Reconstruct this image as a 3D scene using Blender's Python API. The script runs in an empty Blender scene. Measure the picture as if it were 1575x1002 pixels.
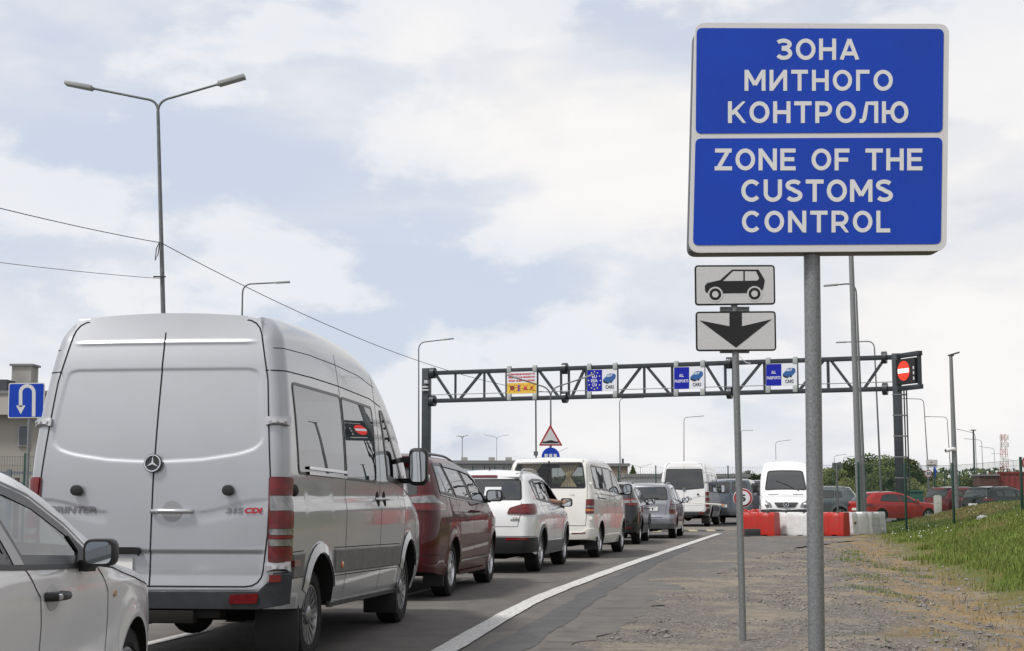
import bpy, bmesh, math, random
from mathutils import Vector, Matrix
from mathutils.geometry import delaunay_2d_cdt
C = bpy.context.scene
COL = C.collection
R = math.radians
random.seed(7)
# ---------------------------------------------------------------- camera
F = 2300.0; PITCH = math.atan(261 / F); EYE = 1.27
cd = bpy.data.cameras.new('camera'); cam = bpy.data.objects.new('camera', cd); COL.objects.link(cam)
cd.sensor_width = 36; cd.lens = F / 1575 * 36; cd.clip_end = 6000; cd.clip_start = 0.1
cam.location = (0, 0, EYE); cam.rotation_euler = (math.pi / 2 + PITCH, 0, 0)
C.camera = cam
C.view_settings.view_transform = 'Standard'; C.view_settings.look = 'None'
C.view_settings.exposure = 0.0; C.view_settings.gamma = 1.0
# ---------------------------------------------------------------- world, sun
SUN_EL, SUN_AZ = R(54), R(236)      # azimuth clockwise from +Y: behind the camera, to the left
w = bpy.data.worlds.new('World'); C.world = w; w.use_nodes = True
SKYO = [(5.3, 1.2, 3.3), (1.1, 8.7, 2.4), (4.3, 3.1, 7.2)]
def build_world():
    nt = w.node_tree; N = nt.nodes; L = nt.links; N.clear()
    def n(t, **k):
        x = N.new(t)
        for a, b in k.items(): setattr(x, a, b)
        return x
    sky = n('ShaderNodeTexSky', sky_type='NISHITA', sun_disc=False, sun_elevation=SUN_EL, sun_rotation=SUN_AZ, air_density=1.0, dust_density=2.0)
    tc = n('ShaderNodeTexCoord')
    def noise(scale, detail, rough, dist, sc, loc):
        m = n('ShaderNodeMapping'); m.inputs['Scale'].default_value = sc; m.inputs['Location'].default_value = loc
        L.new(tc.outputs['Generated'], m.inputs['Vector'])
        x = n('ShaderNodeTexNoise'); x.inputs['Scale'].default_value = scale; x.inputs['Detail'].default_value = detail
        x.inputs['Roughness'].default_value = rough; x.inputs['Distortion'].default_value = dist
        L.new(m.outputs['Vector'], x.inputs['Vector']); return x.outputs['Fac']
    def ramp(fac, *stops):
        r = n('ShaderNodeValToRGB'); e = r.color_ramp.elements
        while len(e) < len(stops): e.new(0.5)
        for i, (p, c) in enumerate(stops): e[i].position = p; e[i].color = (c[0], c[1], c[2], 1)
        r.color_ramp.interpolation = 'EASE'
        L.new(fac, r.inputs['Fac']); return r.outputs['Color']
    def mix(f, a, b, mode='MIX'):
        m = n('ShaderNodeMix', data_type='RGBA', blend_type=mode)
        if isinstance(f, float): m.inputs[0].default_value = f
        else: L.new(f, m.inputs[0])
        for i, v in ((6, a), (7, b)):
            if isinstance(v, tuple): m.inputs[i].default_value = (*v, 1)
            else: L.new(v, m.inputs[i])
        return m.outputs[2]
    big = noise(2.6, 7, 0.52, 0.3, (1, 1, 2.4), SKYO[0])
    mid = noise(6.5, 10, 0.56, 0.15, (1, 1, 2.0), SKYO[1])
    shade = noise(4.0, 8, 0.55, 0.5, (1, 1, 2.4), SKYO[2])
    cover = ramp(big, (0.33, (0, 0, 0)), (0.56, (1, 1, 1)))
    puff = ramp(mid, (0.465, (0, 0, 0)), (0.57, (1, 1, 1)))
    cloudcol = ramp(shade, (0.36, (5.7, 5.9, 6.5)), (0.48, (6.8, 6.85, 7.1)), (0.60, (7.7, 7.55, 7.45)))
    thin = mix(0.84, sky.outputs['Color'], (5.5, 6.0, 7.05))       # thin high veil over the blue
    base = mix(cover, thin, cloudcol)
    col = mix(mix(0.55, (0.0, 0.0, 0.0), puff), base, (8.1, 7.95, 7.85))
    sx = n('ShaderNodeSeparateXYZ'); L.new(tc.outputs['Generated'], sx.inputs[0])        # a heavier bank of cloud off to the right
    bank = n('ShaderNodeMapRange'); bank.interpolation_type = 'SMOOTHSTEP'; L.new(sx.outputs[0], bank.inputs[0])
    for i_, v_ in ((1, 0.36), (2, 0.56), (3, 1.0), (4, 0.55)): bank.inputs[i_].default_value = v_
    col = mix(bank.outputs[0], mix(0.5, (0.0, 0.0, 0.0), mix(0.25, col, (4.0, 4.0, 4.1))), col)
    bg = n('ShaderNodeBackground'); bg.inputs['Strength'].default_value = 0.122
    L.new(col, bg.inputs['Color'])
    o = n('ShaderNodeOutputWorld'); L.new(bg.outputs[0], o.inputs[0])
build_world()
sd = bpy.data.lights.new('sun', 'SUN'); sd.energy = 3.0; sd.angle = R(10); sd.color = (1.0, 0.97, 0.93)
sun = bpy.data.objects.new('sun', sd); COL.objects.link(sun)
sdir = Vector((math.cos(SUN_EL) * math.sin(SUN_AZ), math.cos(SUN_EL) * math.cos(SUN_AZ), math.sin(SUN_EL)))
sun.rotation_euler = sdir.to_track_quat('Z', 'Y').to_euler(); sun.location = (0, 0, 30)

# ---------------------------------------------------------------- helpers
def ray(x, y):
    u = x - 787.5; v = 501 - y
    return Vector((u, F * math.cos(PITCH) - v * math.sin(PITCH), F * math.sin(PITCH) + v * math.cos(PITCH)))
def at(x, y, Y):                    # the point seen at photo position (x, y) at ground distance Y
    r = ray(x, y); t = Y / r.y
    return Vector((r.x * t, Y, EYE + r.z * t))
def gnd(x, y, z=0.0):
    r = ray(x, y); t = (z - EYE) / r.z
    return Vector((r.x * t, r.y * t, z))
def curve(pts):                     # monotone cubic through the points
    xs = [p[0] for p in pts]; ys = [p[1] for p in pts]; n = len(xs)
    if n == 1: return lambda x: ys[0]
    d = [(ys[i + 1] - ys[i]) / (xs[i + 1] - xs[i]) for i in range(n - 1)]
    m = [d[0]] + [0 if d[i - 1] * d[i] <= 0 else 2 * d[i - 1] * d[i] / (d[i - 1] + d[i]) for i in range(1, n - 1)] + [d[-1]]
    def f(x):
        if x <= xs[0]: return ys[0]
        if x >= xs[-1]: return ys[-1]
        i = 0
        while x > xs[i + 1]: i += 1
        h = xs[i + 1] - xs[i]; t = (x - xs[i]) / h
        return ((2 * t ** 3 - 3 * t * t + 1) * ys[i] + (t ** 3 - 2 * t * t + t) * h * m[i] + (-2 * t ** 3 + 3 * t * t) * ys[i + 1] + (t ** 3 - t * t) * h * m[i + 1])
    return f
def sstep(a, b, x):
    t = max(0.0, min(1.0, (x - a) / (b - a))); return t * t * (3 - 2 * t)
def lerp(a, b, t): return a + (b - a) * t

MATS = {}
def mat(name, col, rough=0.5, metal=0.0, coat=0.0, spec=0.5, var=0.0, vscale=8.0, bump=0.0, bscale=60.0, emit=None, ior=None, col2=None, aniso=None, rvar=0.0):
    if name in MATS: return MATS[name]
    m = bpy.data.materials.new(name); m.use_nodes = True; nt = m.node_tree; N = nt.nodes; L = nt.links
    b = N['Principled BSDF']; b.inputs['Base Color'].default_value = (*col, 1); b.inputs['Roughness'].default_value = rough
    b.inputs['Metallic'].default_value = metal; b.inputs['Coat Weight'].default_value = coat; b.inputs['Coat Roughness'].default_value = 0.04
    b.inputs['Specular IOR Level'].default_value = spec
    if ior: b.inputs['IOR'].default_value = ior
    if emit: b.inputs['Emission Color'].default_value = (*emit[0], 1); b.inputs['Emission Strength'].default_value = emit[1]
    if var or bump or col2 or rvar:
        tc = N.new('ShaderNodeTexCoord')
        nz = N.new('ShaderNodeTexNoise'); nz.inputs['Scale'].default_value = vscale; nz.inputs['Detail'].default_value = 6; nz.inputs['Roughness'].default_value = 0.6
        mp = N.new('ShaderNodeMapping')
        if aniso: mp.inputs['Scale'].default_value = aniso
        L.new(tc.outputs['Object'], mp.inputs[0]); L.new(mp.outputs[0], nz.inputs['Vector'])
        if var or col2:
            r = N.new('ShaderNodeValToRGB'); e = r.color_ramp.elements
            c2 = col2 or tuple(c * (1 - var) for c in col); c1 = col if col2 else tuple(min(1, c * (1 + var)) for c in col)
            e[0].position = 0.36; e[1].position = 0.64; e[0].color = (*c2, 1); e[1].color = (*c1, 1)
            L.new(nz.outputs['Fac'], r.inputs['Fac']); L.new(r.outputs['Color'], b.inputs['Base Color'])
        if rvar:
            mr = N.new('ShaderNodeMapRange'); mr.inputs[1].default_value = 0.3; mr.inputs[2].default_value = 0.7
            mr.inputs[3].default_value = max(0, rough - rvar); mr.inputs[4].default_value = rough + rvar
            L.new(nz.outputs['Fac'], mr.inputs[0]); L.new(mr.outputs[0], b.inputs['Roughness'])
        if bump:
            n2 = N.new('ShaderNodeTexNoise'); n2.inputs['Scale'].default_value = bscale; n2.inputs['Detail'].default_value = 4
            L.new(tc.outputs['Object'], n2.inputs['Vector'])
            bp = N.new('ShaderNodeBump'); bp.inputs['Strength'].default_value = bump; bp.inputs['Distance'].default_value = 0.01
            L.new(n2.outputs['Fac'], bp.inputs['Height']); L.new(bp.outputs['Normal'], b.inputs['Normal'])
    MATS[name] = m; return m
def paint(name, col, metal=0.0, rough=0.35, coat=1.0, dust=0.12):
    """car paint: clear coat, a thin uneven film of road dust, dark grey plastic lining on the inner side"""
    if name in MATS: return MATS[name]
    m = mat(name, col, rough, metal, coat, spec=.12)
    nt = m.node_tree; N = nt.nodes; L = nt.links; b = N['Principled BSDF']; out = N['Material Output']
    tc = N.new('ShaderNodeTexCoord'); nz = N.new('ShaderNodeTexNoise'); nz.inputs['Scale'].default_value = 2.2; nz.inputs['Detail'].default_value = 8; nz.inputs['Roughness'].default_value = 0.65
    mp = N.new('ShaderNodeMapping'); mp.inputs['Scale'].default_value = (1.0, 0.7, 1.6)
    L.new(tc.outputs['Object'], mp.inputs[0]); L.new(mp.outputs[0], nz.inputs['Vector'])
    mr = N.new('ShaderNodeMapRange'); mr.inputs[1].default_value = 0.42; mr.inputs[2].default_value = 0.75; mr.inputs[3].default_value = 0; mr.inputs[4].default_value = dust
    L.new(nz.outputs['Fac'], mr.inputs[0])
    mx = N.new('ShaderNodeMix'); mx.data_type = 'RGBA'; mx.inputs[6].default_value = (*col, 1); mx.inputs[7].default_value = (0.30, 0.27, 0.23, 1)
    L.new(mr.outputs[0], mx.inputs[0]); L.new(mx.outputs[2], b.inputs['Base Color'])
    m2 = N.new('ShaderNodeMapRange'); m2.inputs[1].default_value = 0.35; m2.inputs[2].default_value = 0.75; m2.inputs[3].default_value = 0.02; m2.inputs[4].default_value = 0.02 + dust
    L.new(nz.outputs['Fac'], m2.inputs[0]); L.new(m2.outputs[0], b.inputs['Coat Roughness'])
    g = N.new('ShaderNodeNewGeometry'); d = N.new('ShaderNodeBsdfDiffuse'); d.inputs['Color'].default_value = (0.045, 0.045, 0.047, 1)
    ms = N.new('ShaderNodeMixShader'); L.new(g.outputs['Backfacing'], ms.inputs[0]); L.new(b.outputs[0], ms.inputs[1]); L.new(d.outputs[0], ms.inputs[2]); L.new(ms.outputs[0], out.inputs[0])
    return m
def glass(name, tint, ior=1.6, rough=0.0):
    """thin pane: tinted see-through plus mirror reflection by angle"""
    if name in MATS: return MATS[name]
    m = bpy.data.materials.new(name); m.use_nodes = True; nt = m.node_tree; N = nt.nodes; L = nt.links; N.remove(N['Principled BSDF'])
    t = N.new('ShaderNodeBsdfTransparent'); t.inputs[0].default_value = (*tint, 1)
    g = N.new('ShaderNodeBsdfGlossy'); g.inputs['Roughness'].default_value = rough; g.inputs['Color'].default_value = (0.95, 0.97, 1, 1)
    fr = N.new('ShaderNodeFresnel'); fr.inputs['IOR'].default_value = ior
    ge = N.new('ShaderNodeNewGeometry'); inv = N.new('ShaderNodeMath'); inv.operation = 'SUBTRACT'; inv.inputs[0].default_value = 1; L.new(ge.outputs['Backfacing'], inv.inputs[1])
    mu = N.new('ShaderNodeMath'); mu.operation = 'MULTIPLY'; L.new(fr.outputs[0], mu.inputs[0]); L.new(inv.outputs[0], mu.inputs[1])
    s = N.new('ShaderNodeMixShader'); L.new(mu.outputs[0], s.inputs[0]); L.new(t.outputs[0], s.inputs[1]); L.new(g.outputs[0], s.inputs[2])
    L.new(s.outputs[0], N['Material Output'].inputs[0]); MATS[name] = m; return m

def tag(o, label=None, cat=None, group=None, kind=None):
    if label: o['label'] = label
    if cat: o['category'] = cat
    if group: o['group'] = group
    if kind: o['kind'] = kind
    return o
def empty(name, loc, label, cat, group=None, rz=0.0):
    o = bpy.data.objects.new(name, None); COL.objects.link(o); o.location = loc; o.rotation_euler = (0, 0, rz); o.empty_display_size = 0.3
    return tag(o, label, cat, group)
def link(name, me, parent=None, loc=(0, 0, 0), rot=(0, 0, 0)):
    o = bpy.data.objects.new(name, me); COL.objects.link(o); o.location = loc; o.rotation_euler = rot
    if parent is not None: o.parent = parent
    return o
def mkmesh(name, v, f, m, smooth=35, mi=None):
    me = bpy.data.meshes.new(name); me.from_pydata(v, [], f)
    for x in (m if isinstance(m, (list, tuple)) else [m]): me.materials.append(x)
    if mi: me.polygons.foreach_set('material_index', mi)
    if smooth:
        me.polygons.foreach_set('use_smooth', [True] * len(me.polygons))
        me.set_sharp_from_angle(angle=R(smooth))
    me.update(); return me
def dup(o, parent=None):
    c = o.copy(); COL.objects.link(c)
    if parent is not None: c.parent = parent
    for ch in o.children: dup(ch, c)
    return c

class G:
    """collects shapes into one mesh"""
    def __init__(s): s.v = []; s.f = []
    def add(s, v, f):
        b = len(s.v); s.v += [tuple(p) for p in v]; s.f += [tuple(i + b for i in q) for q in f]; return s
    def box(s, c, d, rot=None):
        v = []
        for sx in (-1, 1):
            for sy in (-1, 1):
                for sz in (-1, 1):
                    p = Vector((sx * d[0] / 2, sy * d[1] / 2, sz * d[2] / 2))
                    if rot is not None: p = rot @ p
                    v.append(p + Vector(c))
        return s.add(v, [(0, 1, 3, 2), (4, 6, 7, 5), (0, 4, 5, 1), (2, 3, 7, 6), (0, 2, 6, 4), (1, 5, 7, 3)])
    def bar(s, p0, p1, wx, wy=None):      # square bar between two points
        p0 = Vector(p0); p1 = Vector(p1); d = p1 - p0; l = d.length
        q = d.to_track_quat('Z', 'Y').to_matrix()
        return s.box((p0 + p1) / 2, (wx, wy or wx, l), q)
    def cyl(s, p0, p1, r0, r1=None, n=12, cap=True):
        r1 = r0 if r1 is None else r1; p0 = Vector(p0); p1 = Vector(p1)
        q = (p1 - p0).to_track_quat('Z', 'Y').to_matrix(); v = []
        for p, r in ((p0, r0), (p1, r1)):
            for i in range(n): a = 2 * math.pi * i / n; v.append(p + q @ Vector((r * math.cos(a), r * math.sin(a), 0)))
        f = [(i, (i + 1) % n, n + (i + 1) % n, n + i) for i in range(n)]
        if cap: f += [tuple(range(n))[::-1], tuple(range(n, 2 * n))]
        return s.add(v, f)
    def tube(s, pts, r, n=8, r1=None):
        pts = [Vector(p) for p in pts]; r1 = r if r1 is None else r1; k = len(pts); v = []; up = None
        for i, p in enumerate(pts):
            d = (pts[min(i + 1, k - 1)] - pts[max(i - 1, 0)]).normalized()
            if up is None: up = Vector((0, 0, 1)) if abs(d.z) < 0.9 else Vector((0, 1, 0))
            a = d.cross(up).normalized(); up = a.cross(d).normalized()
            rr = lerp(r, r1, i / (k - 1))
            for j in range(n): t = 2 * math.pi * j / n; v.append(p + a * (rr * math.cos(t)) + up * (rr * math.sin(t)))
        f = [(i * n + j, i * n + (j + 1) % n, (i + 1) * n + (j + 1) % n, (i + 1) * n + j) for i in range(k - 1) for j in range(n)]
        f += [tuple(range(n))[::-1], tuple(range((k - 1) * n, k * n))]
        return s.add(v, f)
    def lathe(s, prof, n=24, axis='z', o=(0, 0, 0), cap=True):      # prof: (radius, height) from one end to the other
        v = []; k = len(prof); o = Vector(o)
        for r, h in prof:
            for i in range(n):
                a = 2 * math.pi * i / n; x, y = r * math.cos(a), r * math.sin(a)
                v.append(o + Vector({'z': (x, y, h), 'x': (h, x, y), 'y': (y, h, x)}[axis]))
        f = [(i * n + j, i * n + (j + 1) % n, (i + 1) * n + (j + 1) % n, (i + 1) * n + j) for i in range(k - 1) for j in range(n)]
        if cap and prof[0][0] > 1e-6: f.append(tuple(range(n))[::-1])
        if cap and prof[-1][0] > 1e-6: f.append(tuple(range((k - 1) * n, k * n)))
        return s.add(v, f)
    def ell(s, c, r, nu=14, nv=9, rot=None):
        v = []; c = Vector(c)
        for i in range(nv + 1):
            t = math.pi * i / nv
            for j in range(nu):
                a = 2 * math.pi * j / nu; p = Vector((r[0] * math.sin(t) * math.cos(a), r[1] * math.sin(t) * math.sin(a), r[2] * math.cos(t)))
                if rot is not None: p = rot @ p
                v.append(c + p)
        return s.add(v, [(i * nu + j, (i + 1) * nu + j, (i + 1) * nu + (j + 1) % nu, i * nu + (j + 1) % nu) for i in range(nv) for j in range(nu)])
    def prism(s, poly, fn, d0, d1):       # extrude a 2-D polygon; fn(u, v, d) -> point
        k = len(poly); v = [fn(p[0], p[1], d0) for p in poly] + [fn(p[0], p[1], d1) for p in poly]
        return s.add(v, [tuple(range(k))[::-1], tuple(range(k, 2 * k))] + [(i, (i + 1) % k, k + (i + 1) % k, k + i) for i in range(k)])
    def xf(s, M): s.v = [tuple(M @ Vector(p)) for p in s.v]; return s
    def obj(s, name, m, parent=None, loc=(0, 0, 0), rot=(0, 0, 0), bevel=0.0, smooth=35, seg=2):
        me = bpy.data.meshes.new(name)
        if bevel or True:
            me.from_pydata(s.v, [], s.f); bm = bmesh.new(); bm.from_mesh(me)
            bmesh.ops.remove_doubles(bm, verts=bm.verts, dist=1e-6); bmesh.ops.recalc_face_normals(bm, faces=bm.faces)
            if bevel:
                es = [e for e in bm.edges if len(e.link_faces) == 2 and e.calc_face_angle(0) > R(30)]
                bmesh.ops.bevel(bm, geom=es, offset=bevel, segments=seg, affect='EDGES', profile=0.5, clamp_overlap=True)
            bm.to_mesh(me); bm.free()
        for x in (m if isinstance(m, (list, tuple)) else [m]): me.materials.append(x)
        if smooth:
            me.polygons.foreach_set('use_smooth', [True] * len(me.polygons)); me.set_sharp_from_angle(angle=R(smooth))
        return link(name, me, parent, loc, rot)

# 2-D polygon helpers
def rpoly(pts, r, n=4):
    out = []; k = len(pts)
    for i in range(k):
        p0 = Vector(pts[i - 1][:2]); p = Vector(pts[i][:2]); p1 = Vector(pts[(i + 1) % k][:2]); rr = pts[i][2] if len(pts[i]) > 2 else r
        a = p0 - p; b = p1 - p; l = min(rr, a.length * 0.45, b.length * 0.45)
        if l < 1e-4: out.append(tuple(p)); continue
        A = p + a.normalized() * l; B = p + b.normalized() * l
        for j in range(n + 1):
            t = j / n; q = A * (1 - t) ** 2 + p * (2 * t * (1 - t)) + B * t * t; out.append((q.x, q.y))
    return out
def area2(p): return sum(p[i - 1][0] * p[i][1] - p[i][0] * p[i - 1][1] for i in range(len(p)))
def resample(poly, h, closed=True):
    out = []; k = len(poly)
    for i in range(k if closed else k - 1):
        a = poly[i]; b = poly[(i + 1) % k]; l = math.hypot(b[0] - a[0], b[1] - a[1]); m = max(1, int(math.ceil(l / h)))
        for j in range(m): out.append((lerp(a[0], b[0], j / m), lerp(a[1], b[1], j / m)))
    if not closed: out.append(tuple(poly[-1][:2]))
    return out
def offset(poly, d, closed=True):         # positive d: to the left of travel (inwards for counter-clockwise)
    k = len(poly); out = []
    for i in range(k):
        a = poly[i - 1] if (closed or i) else poly[i]; b = poly[(i + 1) % k] if (closed or i < k - 1) else poly[i]
        tx, ty = b[0] - a[0], b[1] - a[1]; l = math.hypot(tx, ty) or 1
        out.append((poly[i][0] - ty / l * d, poly[i][1] + tx / l * d))
    return out
def inside(poly, x, y):
    c = False; k = len(poly); j = k - 1
    for i in range(k):
        xi, yi = poly[i]; xj, yj = poly[j]
        if (yi > y) != (yj > y) and x < (xj - xi) * (y - yi) / (yj - yi) + xi: c = not c
        j = i
    return c
def ccw(p): return list(p) if area2(p) > 0 else list(p)[::-1]
def fill(poly, h, inner=None):
    """triangulate a polygon with extra points every h; returns points, triangles, boundary count"""
    poly = ccw(poly); k = len(poly); pts = list(poly); ex = []
    if inner: ex += inner
    x0 = min(p[0] for p in poly); x1 = max(p[0] for p in poly); y0 = min(p[1] for p in poly); y1 = max(p[1] for p in poly)
    x = x0 + h * 0.5
    sm = offset(poly, (0.35 * h))
    while x < x1:
        y = y0 + h * 0.5
        while y < y1:
            if inside(poly, x, y) and inside(sm, x, y): ex.append((x, y))
            y += h
        x += h
    pts += ex
    r = delaunay_2d_cdt([Vector(p) for p in pts], [(i, (i + 1) % k) for i in range(k)], [], 1, 1e-5)
    return [tuple(p) for p in r[0]], [tuple(f) for f in r[2]]
TXT = {}
def text2d(s, bold=0.0, spacing=1.0):
    """outline of a line of lettering as flat triangles, scaled to height 1 for capitals, centred"""
    key = (s, bold, spacing)
    if key in TXT: return TXT[key]
    cu = bpy.data.curves.new('t', 'FONT'); cu.body = s; cu.size = 1; cu.offset = bold; cu.space_character = spacing; cu.resolution_u = 3
    o = bpy.data.objects.new('t', cu); COL.objects.link(o); dg = bpy.context.evaluated_depsgraph_get(); dg.update()
    me = o.evaluated_get(dg).to_mesh(); v = [(p.co.x, p.co.y) for p in me.vertices]; f = [tuple(p.vertices) for p in me.polygons]
    o.evaluated_get(dg).to_mesh_clear(); bpy.data.objects.remove(o); bpy.data.curves.remove(cu)
    x0 = min(p[0] for p in v); x1 = max(p[0] for p in v); y0 = min(p[1] for p in v); y1 = max(p[1] for p in v); h = y1 - y0
    v = [((p[0] - (x0 + x1) / 2) / h, (p[1] - (y0 + y1) / 2) / h) for p in v]
    TXT[key] = (v, f, (x1 - x0) / h); return TXT[key]
def lettering(g, s, cx, cy, width, height, fn, bold=0.0, spacing=1.0, th=0.0):
    v, f, w0 = text2d(s, bold, spacing)
    P = [(cx + p[0] * width / w0, cy + p[1] * height) for p in v]
    for i, q in enumerate(f):       # faces a hair apart, so the overlaps of bold strokes never coincide
        a = sum(P[q[j - 1]][0] * P[q[j]][1] - P[q[j]][0] * P[q[j - 1]][1] for j in range(len(q)))
        if abs(a) > 1e-12: g.add([fn(P[j][0], P[j][1], th + (i % 11) * 6e-5) for j in (q if a > 0 else q[::-1])], [tuple(range(len(q)))])
def solid(g, poly, fn, d0, d1, h=None):
    """flat plate with any outline: fn(u, v, d)"""
    p = ccw(poly); v, f = fill(p, h or 1e3); k = len(v)
    g.add([fn(a[0], a[1], d1) for a in v], f); n = len(p)
    g.add([fn(a[0], a[1], d0) for a in p] + [fn(a[0], a[1], d1) for a in p], [(i, (i + 1) % n, n + (i + 1) % n, n + i) for i in range(n)])
    g.add([fn(a[0], a[1], d0) for a in v], [q[::-1] for q in f])
def circle(cx, cy, r, n=28, ry=None): return [(cx + r * math.cos(2 * math.pi * i / n), cy + (ry or r) * math.sin(2 * math.pi * i / n)) for i in range(n)]
def rect(x0, y0, x1, y1): return [(x0, y0), (x1, y0), (x1, y1), (x0, y1)]
def ribbon(pl, w, closed=False):
    a = offset(pl, w / 2, closed); b = offset(pl, -w / 2, closed); return a, b
# ---------------------------------------------------------------- vehicle materials
BLACK = mat('black_trim', (0.018, 0.018, 0.019), 0.5, spec=0.4, bump=0.05, bscale=300)
RUBBER = mat('tyre_rubber', (0.022, 0.021, 0.021), 0.85, spec=0.25, var=0.3, vscale=14, bump=0.1, bscale=90)
GASKET = mat('window_rubber', (0.012, 0.012, 0.013), 0.35)
DARK = mat('underbody_dark', (0.02, 0.019, 0.018), 0.9, spec=0.1)
SEAM = mat('panel_gap', (0.02, 0.02, 0.021), 0.8, spec=0.1)
CHROME = mat('chrome', (0.62, 0.63, 0.65), 0.16, 1.0)
RIMMAT = mat('alloy_rim', (0.55, 0.56, 0.58), 0.28, 1.0, rvar=0.1)
RIMDARK = mat('dark_rim', (0.10, 0.10, 0.105), 0.35, 0.7)
REDLENS = mat('red_lens', (0.13, 0.004, 0.006), 0.25, coat=.3, var=0.35, vscale=14)
DREDLENS = mat('deep_red_lens', (0.10, 0.004, 0.006), 0.2, coat=.6)
CLEARLENS = mat('clear_lens', (0.20, 0.20, 0.20), 0.15, 0.3, coat=1.0, var=0.35, vscale=18)
AMBER = mat('amber_lens', (0.55, 0.16, 0.02), 0.15, coat=1.0)
MIRROR = mat('mirror_glass', (0.75, 0.78, 0.8), 0.02, 1.0)
PLATE = mat('number_plate', (0.72, 0.72, 0.70), 0.35)
INK = mat('black_print', (0.015, 0.015, 0.017), 0.4)
GLASS = glass('car_glass', (0.50, 0.54, 0.53), 1.7)
TINT = glass('tinted_glass', (0.17, 0.18, 0.185), 2.9)
DGLASS = mat('dark_glass', (0.012, 0.014, 0.016), 0.03, spec=0.9, coat=0.6)
SEATM = mat('seat_cloth', (0.05, 0.05, 0.055), 0.9, var=0.3)
PLASTG = mat('grey_plastic', (0.10, 0.105, 0.11), 0.5, spec=0.4, bump=0.05, bscale=250)

# ---------------------------------------------------------------- wheels (shared meshes)
WH = {}
def wheel_meshes(Rw, wd, kind):
    k = (Rw, wd, kind)
    if k in WH: return WH[k]
    h = wd / 2; rr = Rw * 0.655
    prof = [(rr, -h * .86), (rr + .02, -h), (Rw * .9, -h), (Rw - .012, -h * .88), (Rw, -h * .72)]
    for c in (-.42, 0, .42): prof += [(Rw, h * (c - .07)), (Rw - .009, h * (c - .06)), (Rw - .009, h * (c + .06)), (Rw, h * (c + .07))]
    prof += [(Rw, h * .72), (Rw - .012, h * .88), (Rw * .93, h * .99), (Rw * .90, h * 1.0), (Rw * .895, h * .97), (Rw * .80, h * 1.0), (rr + .02, h), (rr, h * .86)]
    g = G().lathe(prof, 40, 'x', cap=False); o = g.obj('tmp', RUBBER, smooth=28); tyre = o.data; bpy.data.objects.remove(o)
    g = G(); q = G()
    x1 = h * .80
    g.lathe([(rr, h * .86), (rr - .004, h * .93), (rr - .018, h * .93), (rr - .03, h * .55), (rr - .035, -h * .3)], 40, 'x', cap=False)
    q.lathe([(rr - .034, -h * .25), (0.0, -h * .25)], 24, 'x', cap=False); q.lathe([(Rw * .42, -h * .2), (Rw * .42, h * .05), (0, h * .05)], 24, 'x', cap=False)
    def spoke(a, w0, w1, xo=x1, xi=x1 + .004, r0=.05, r1=None):
        r1 = r1 or rr - .012
        c, s = math.cos(a), math.sin(a); v = []
        for (r, w_, x) in ((r0, w0, xi), (lerp(r0, r1, .5), (w0 + w1) / 2, lerp(xi, xo, .3)), (r1, w1, xo)):
            for (t, dx) in ((-1, -.035), (-.7, 0), (.7, 0), (1, -.035)):
                v.append((x + dx, r * c - t * w_ * s, r * s + t * w_ * c))
        f = [(i * 4 + j, i * 4 + j + 1, i * 4 + 5 + j, i * 4 + 4 + j) for i in range(2) for j in range(3)]
        g.add(v, f)
    if kind == 'alloy5':
        for i in range(5): spoke(2 * math.pi * i / 5 + .3, .05, .032)
    elif kind == 'twin5':
        for i in range(5):
            for d in (-.17, .17): spoke(2 * math.pi * i / 5 + .3 + d, .022, .022)
    elif kind == 'ten':
        for i in range(10): spoke(2 * math.pi * i / 10 + .1, .022, .020)
    elif kind == 'hubcap':
        for i in range(9):
            for d in (-.16, .16): spoke(2 * math.pi * i / 9 + d, .011, .016, x1 + .01, x1 - .01)
    g.lathe([(.075, x1 - .03), (.072, x1 + .004), (.06, x1 + .012), (.03, x1 + .016), (0, x1 + .017)], 20, 'x')
    for i in range(5):
        a = 2 * math.pi * i / 5; g.cyl((x1 - .02, .05 * math.cos(a), .05 * math.sin(a)), (x1 + .013, .05 * math.cos(a), .05 * math.sin(a)), .009, n=6)
    rm = {'hubcap': mat('hubcap_metal', (0.30, 0.30, 0.31), 0.3, 0.9)}.get(kind, RIMMAT)
    o = g.obj('tmp', rm, smooth=40); rim = o.data; bpy.data.objects.remove(o)
    o = q.obj('tmp', mat('brake_dark', (0.03, 0.03, 0.032), 0.6, 0.4), smooth=40); disc = o.data; bpy.data.objects.remove(o)
    WH[k] = (tyre, rim, disc); return WH[k]

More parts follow.
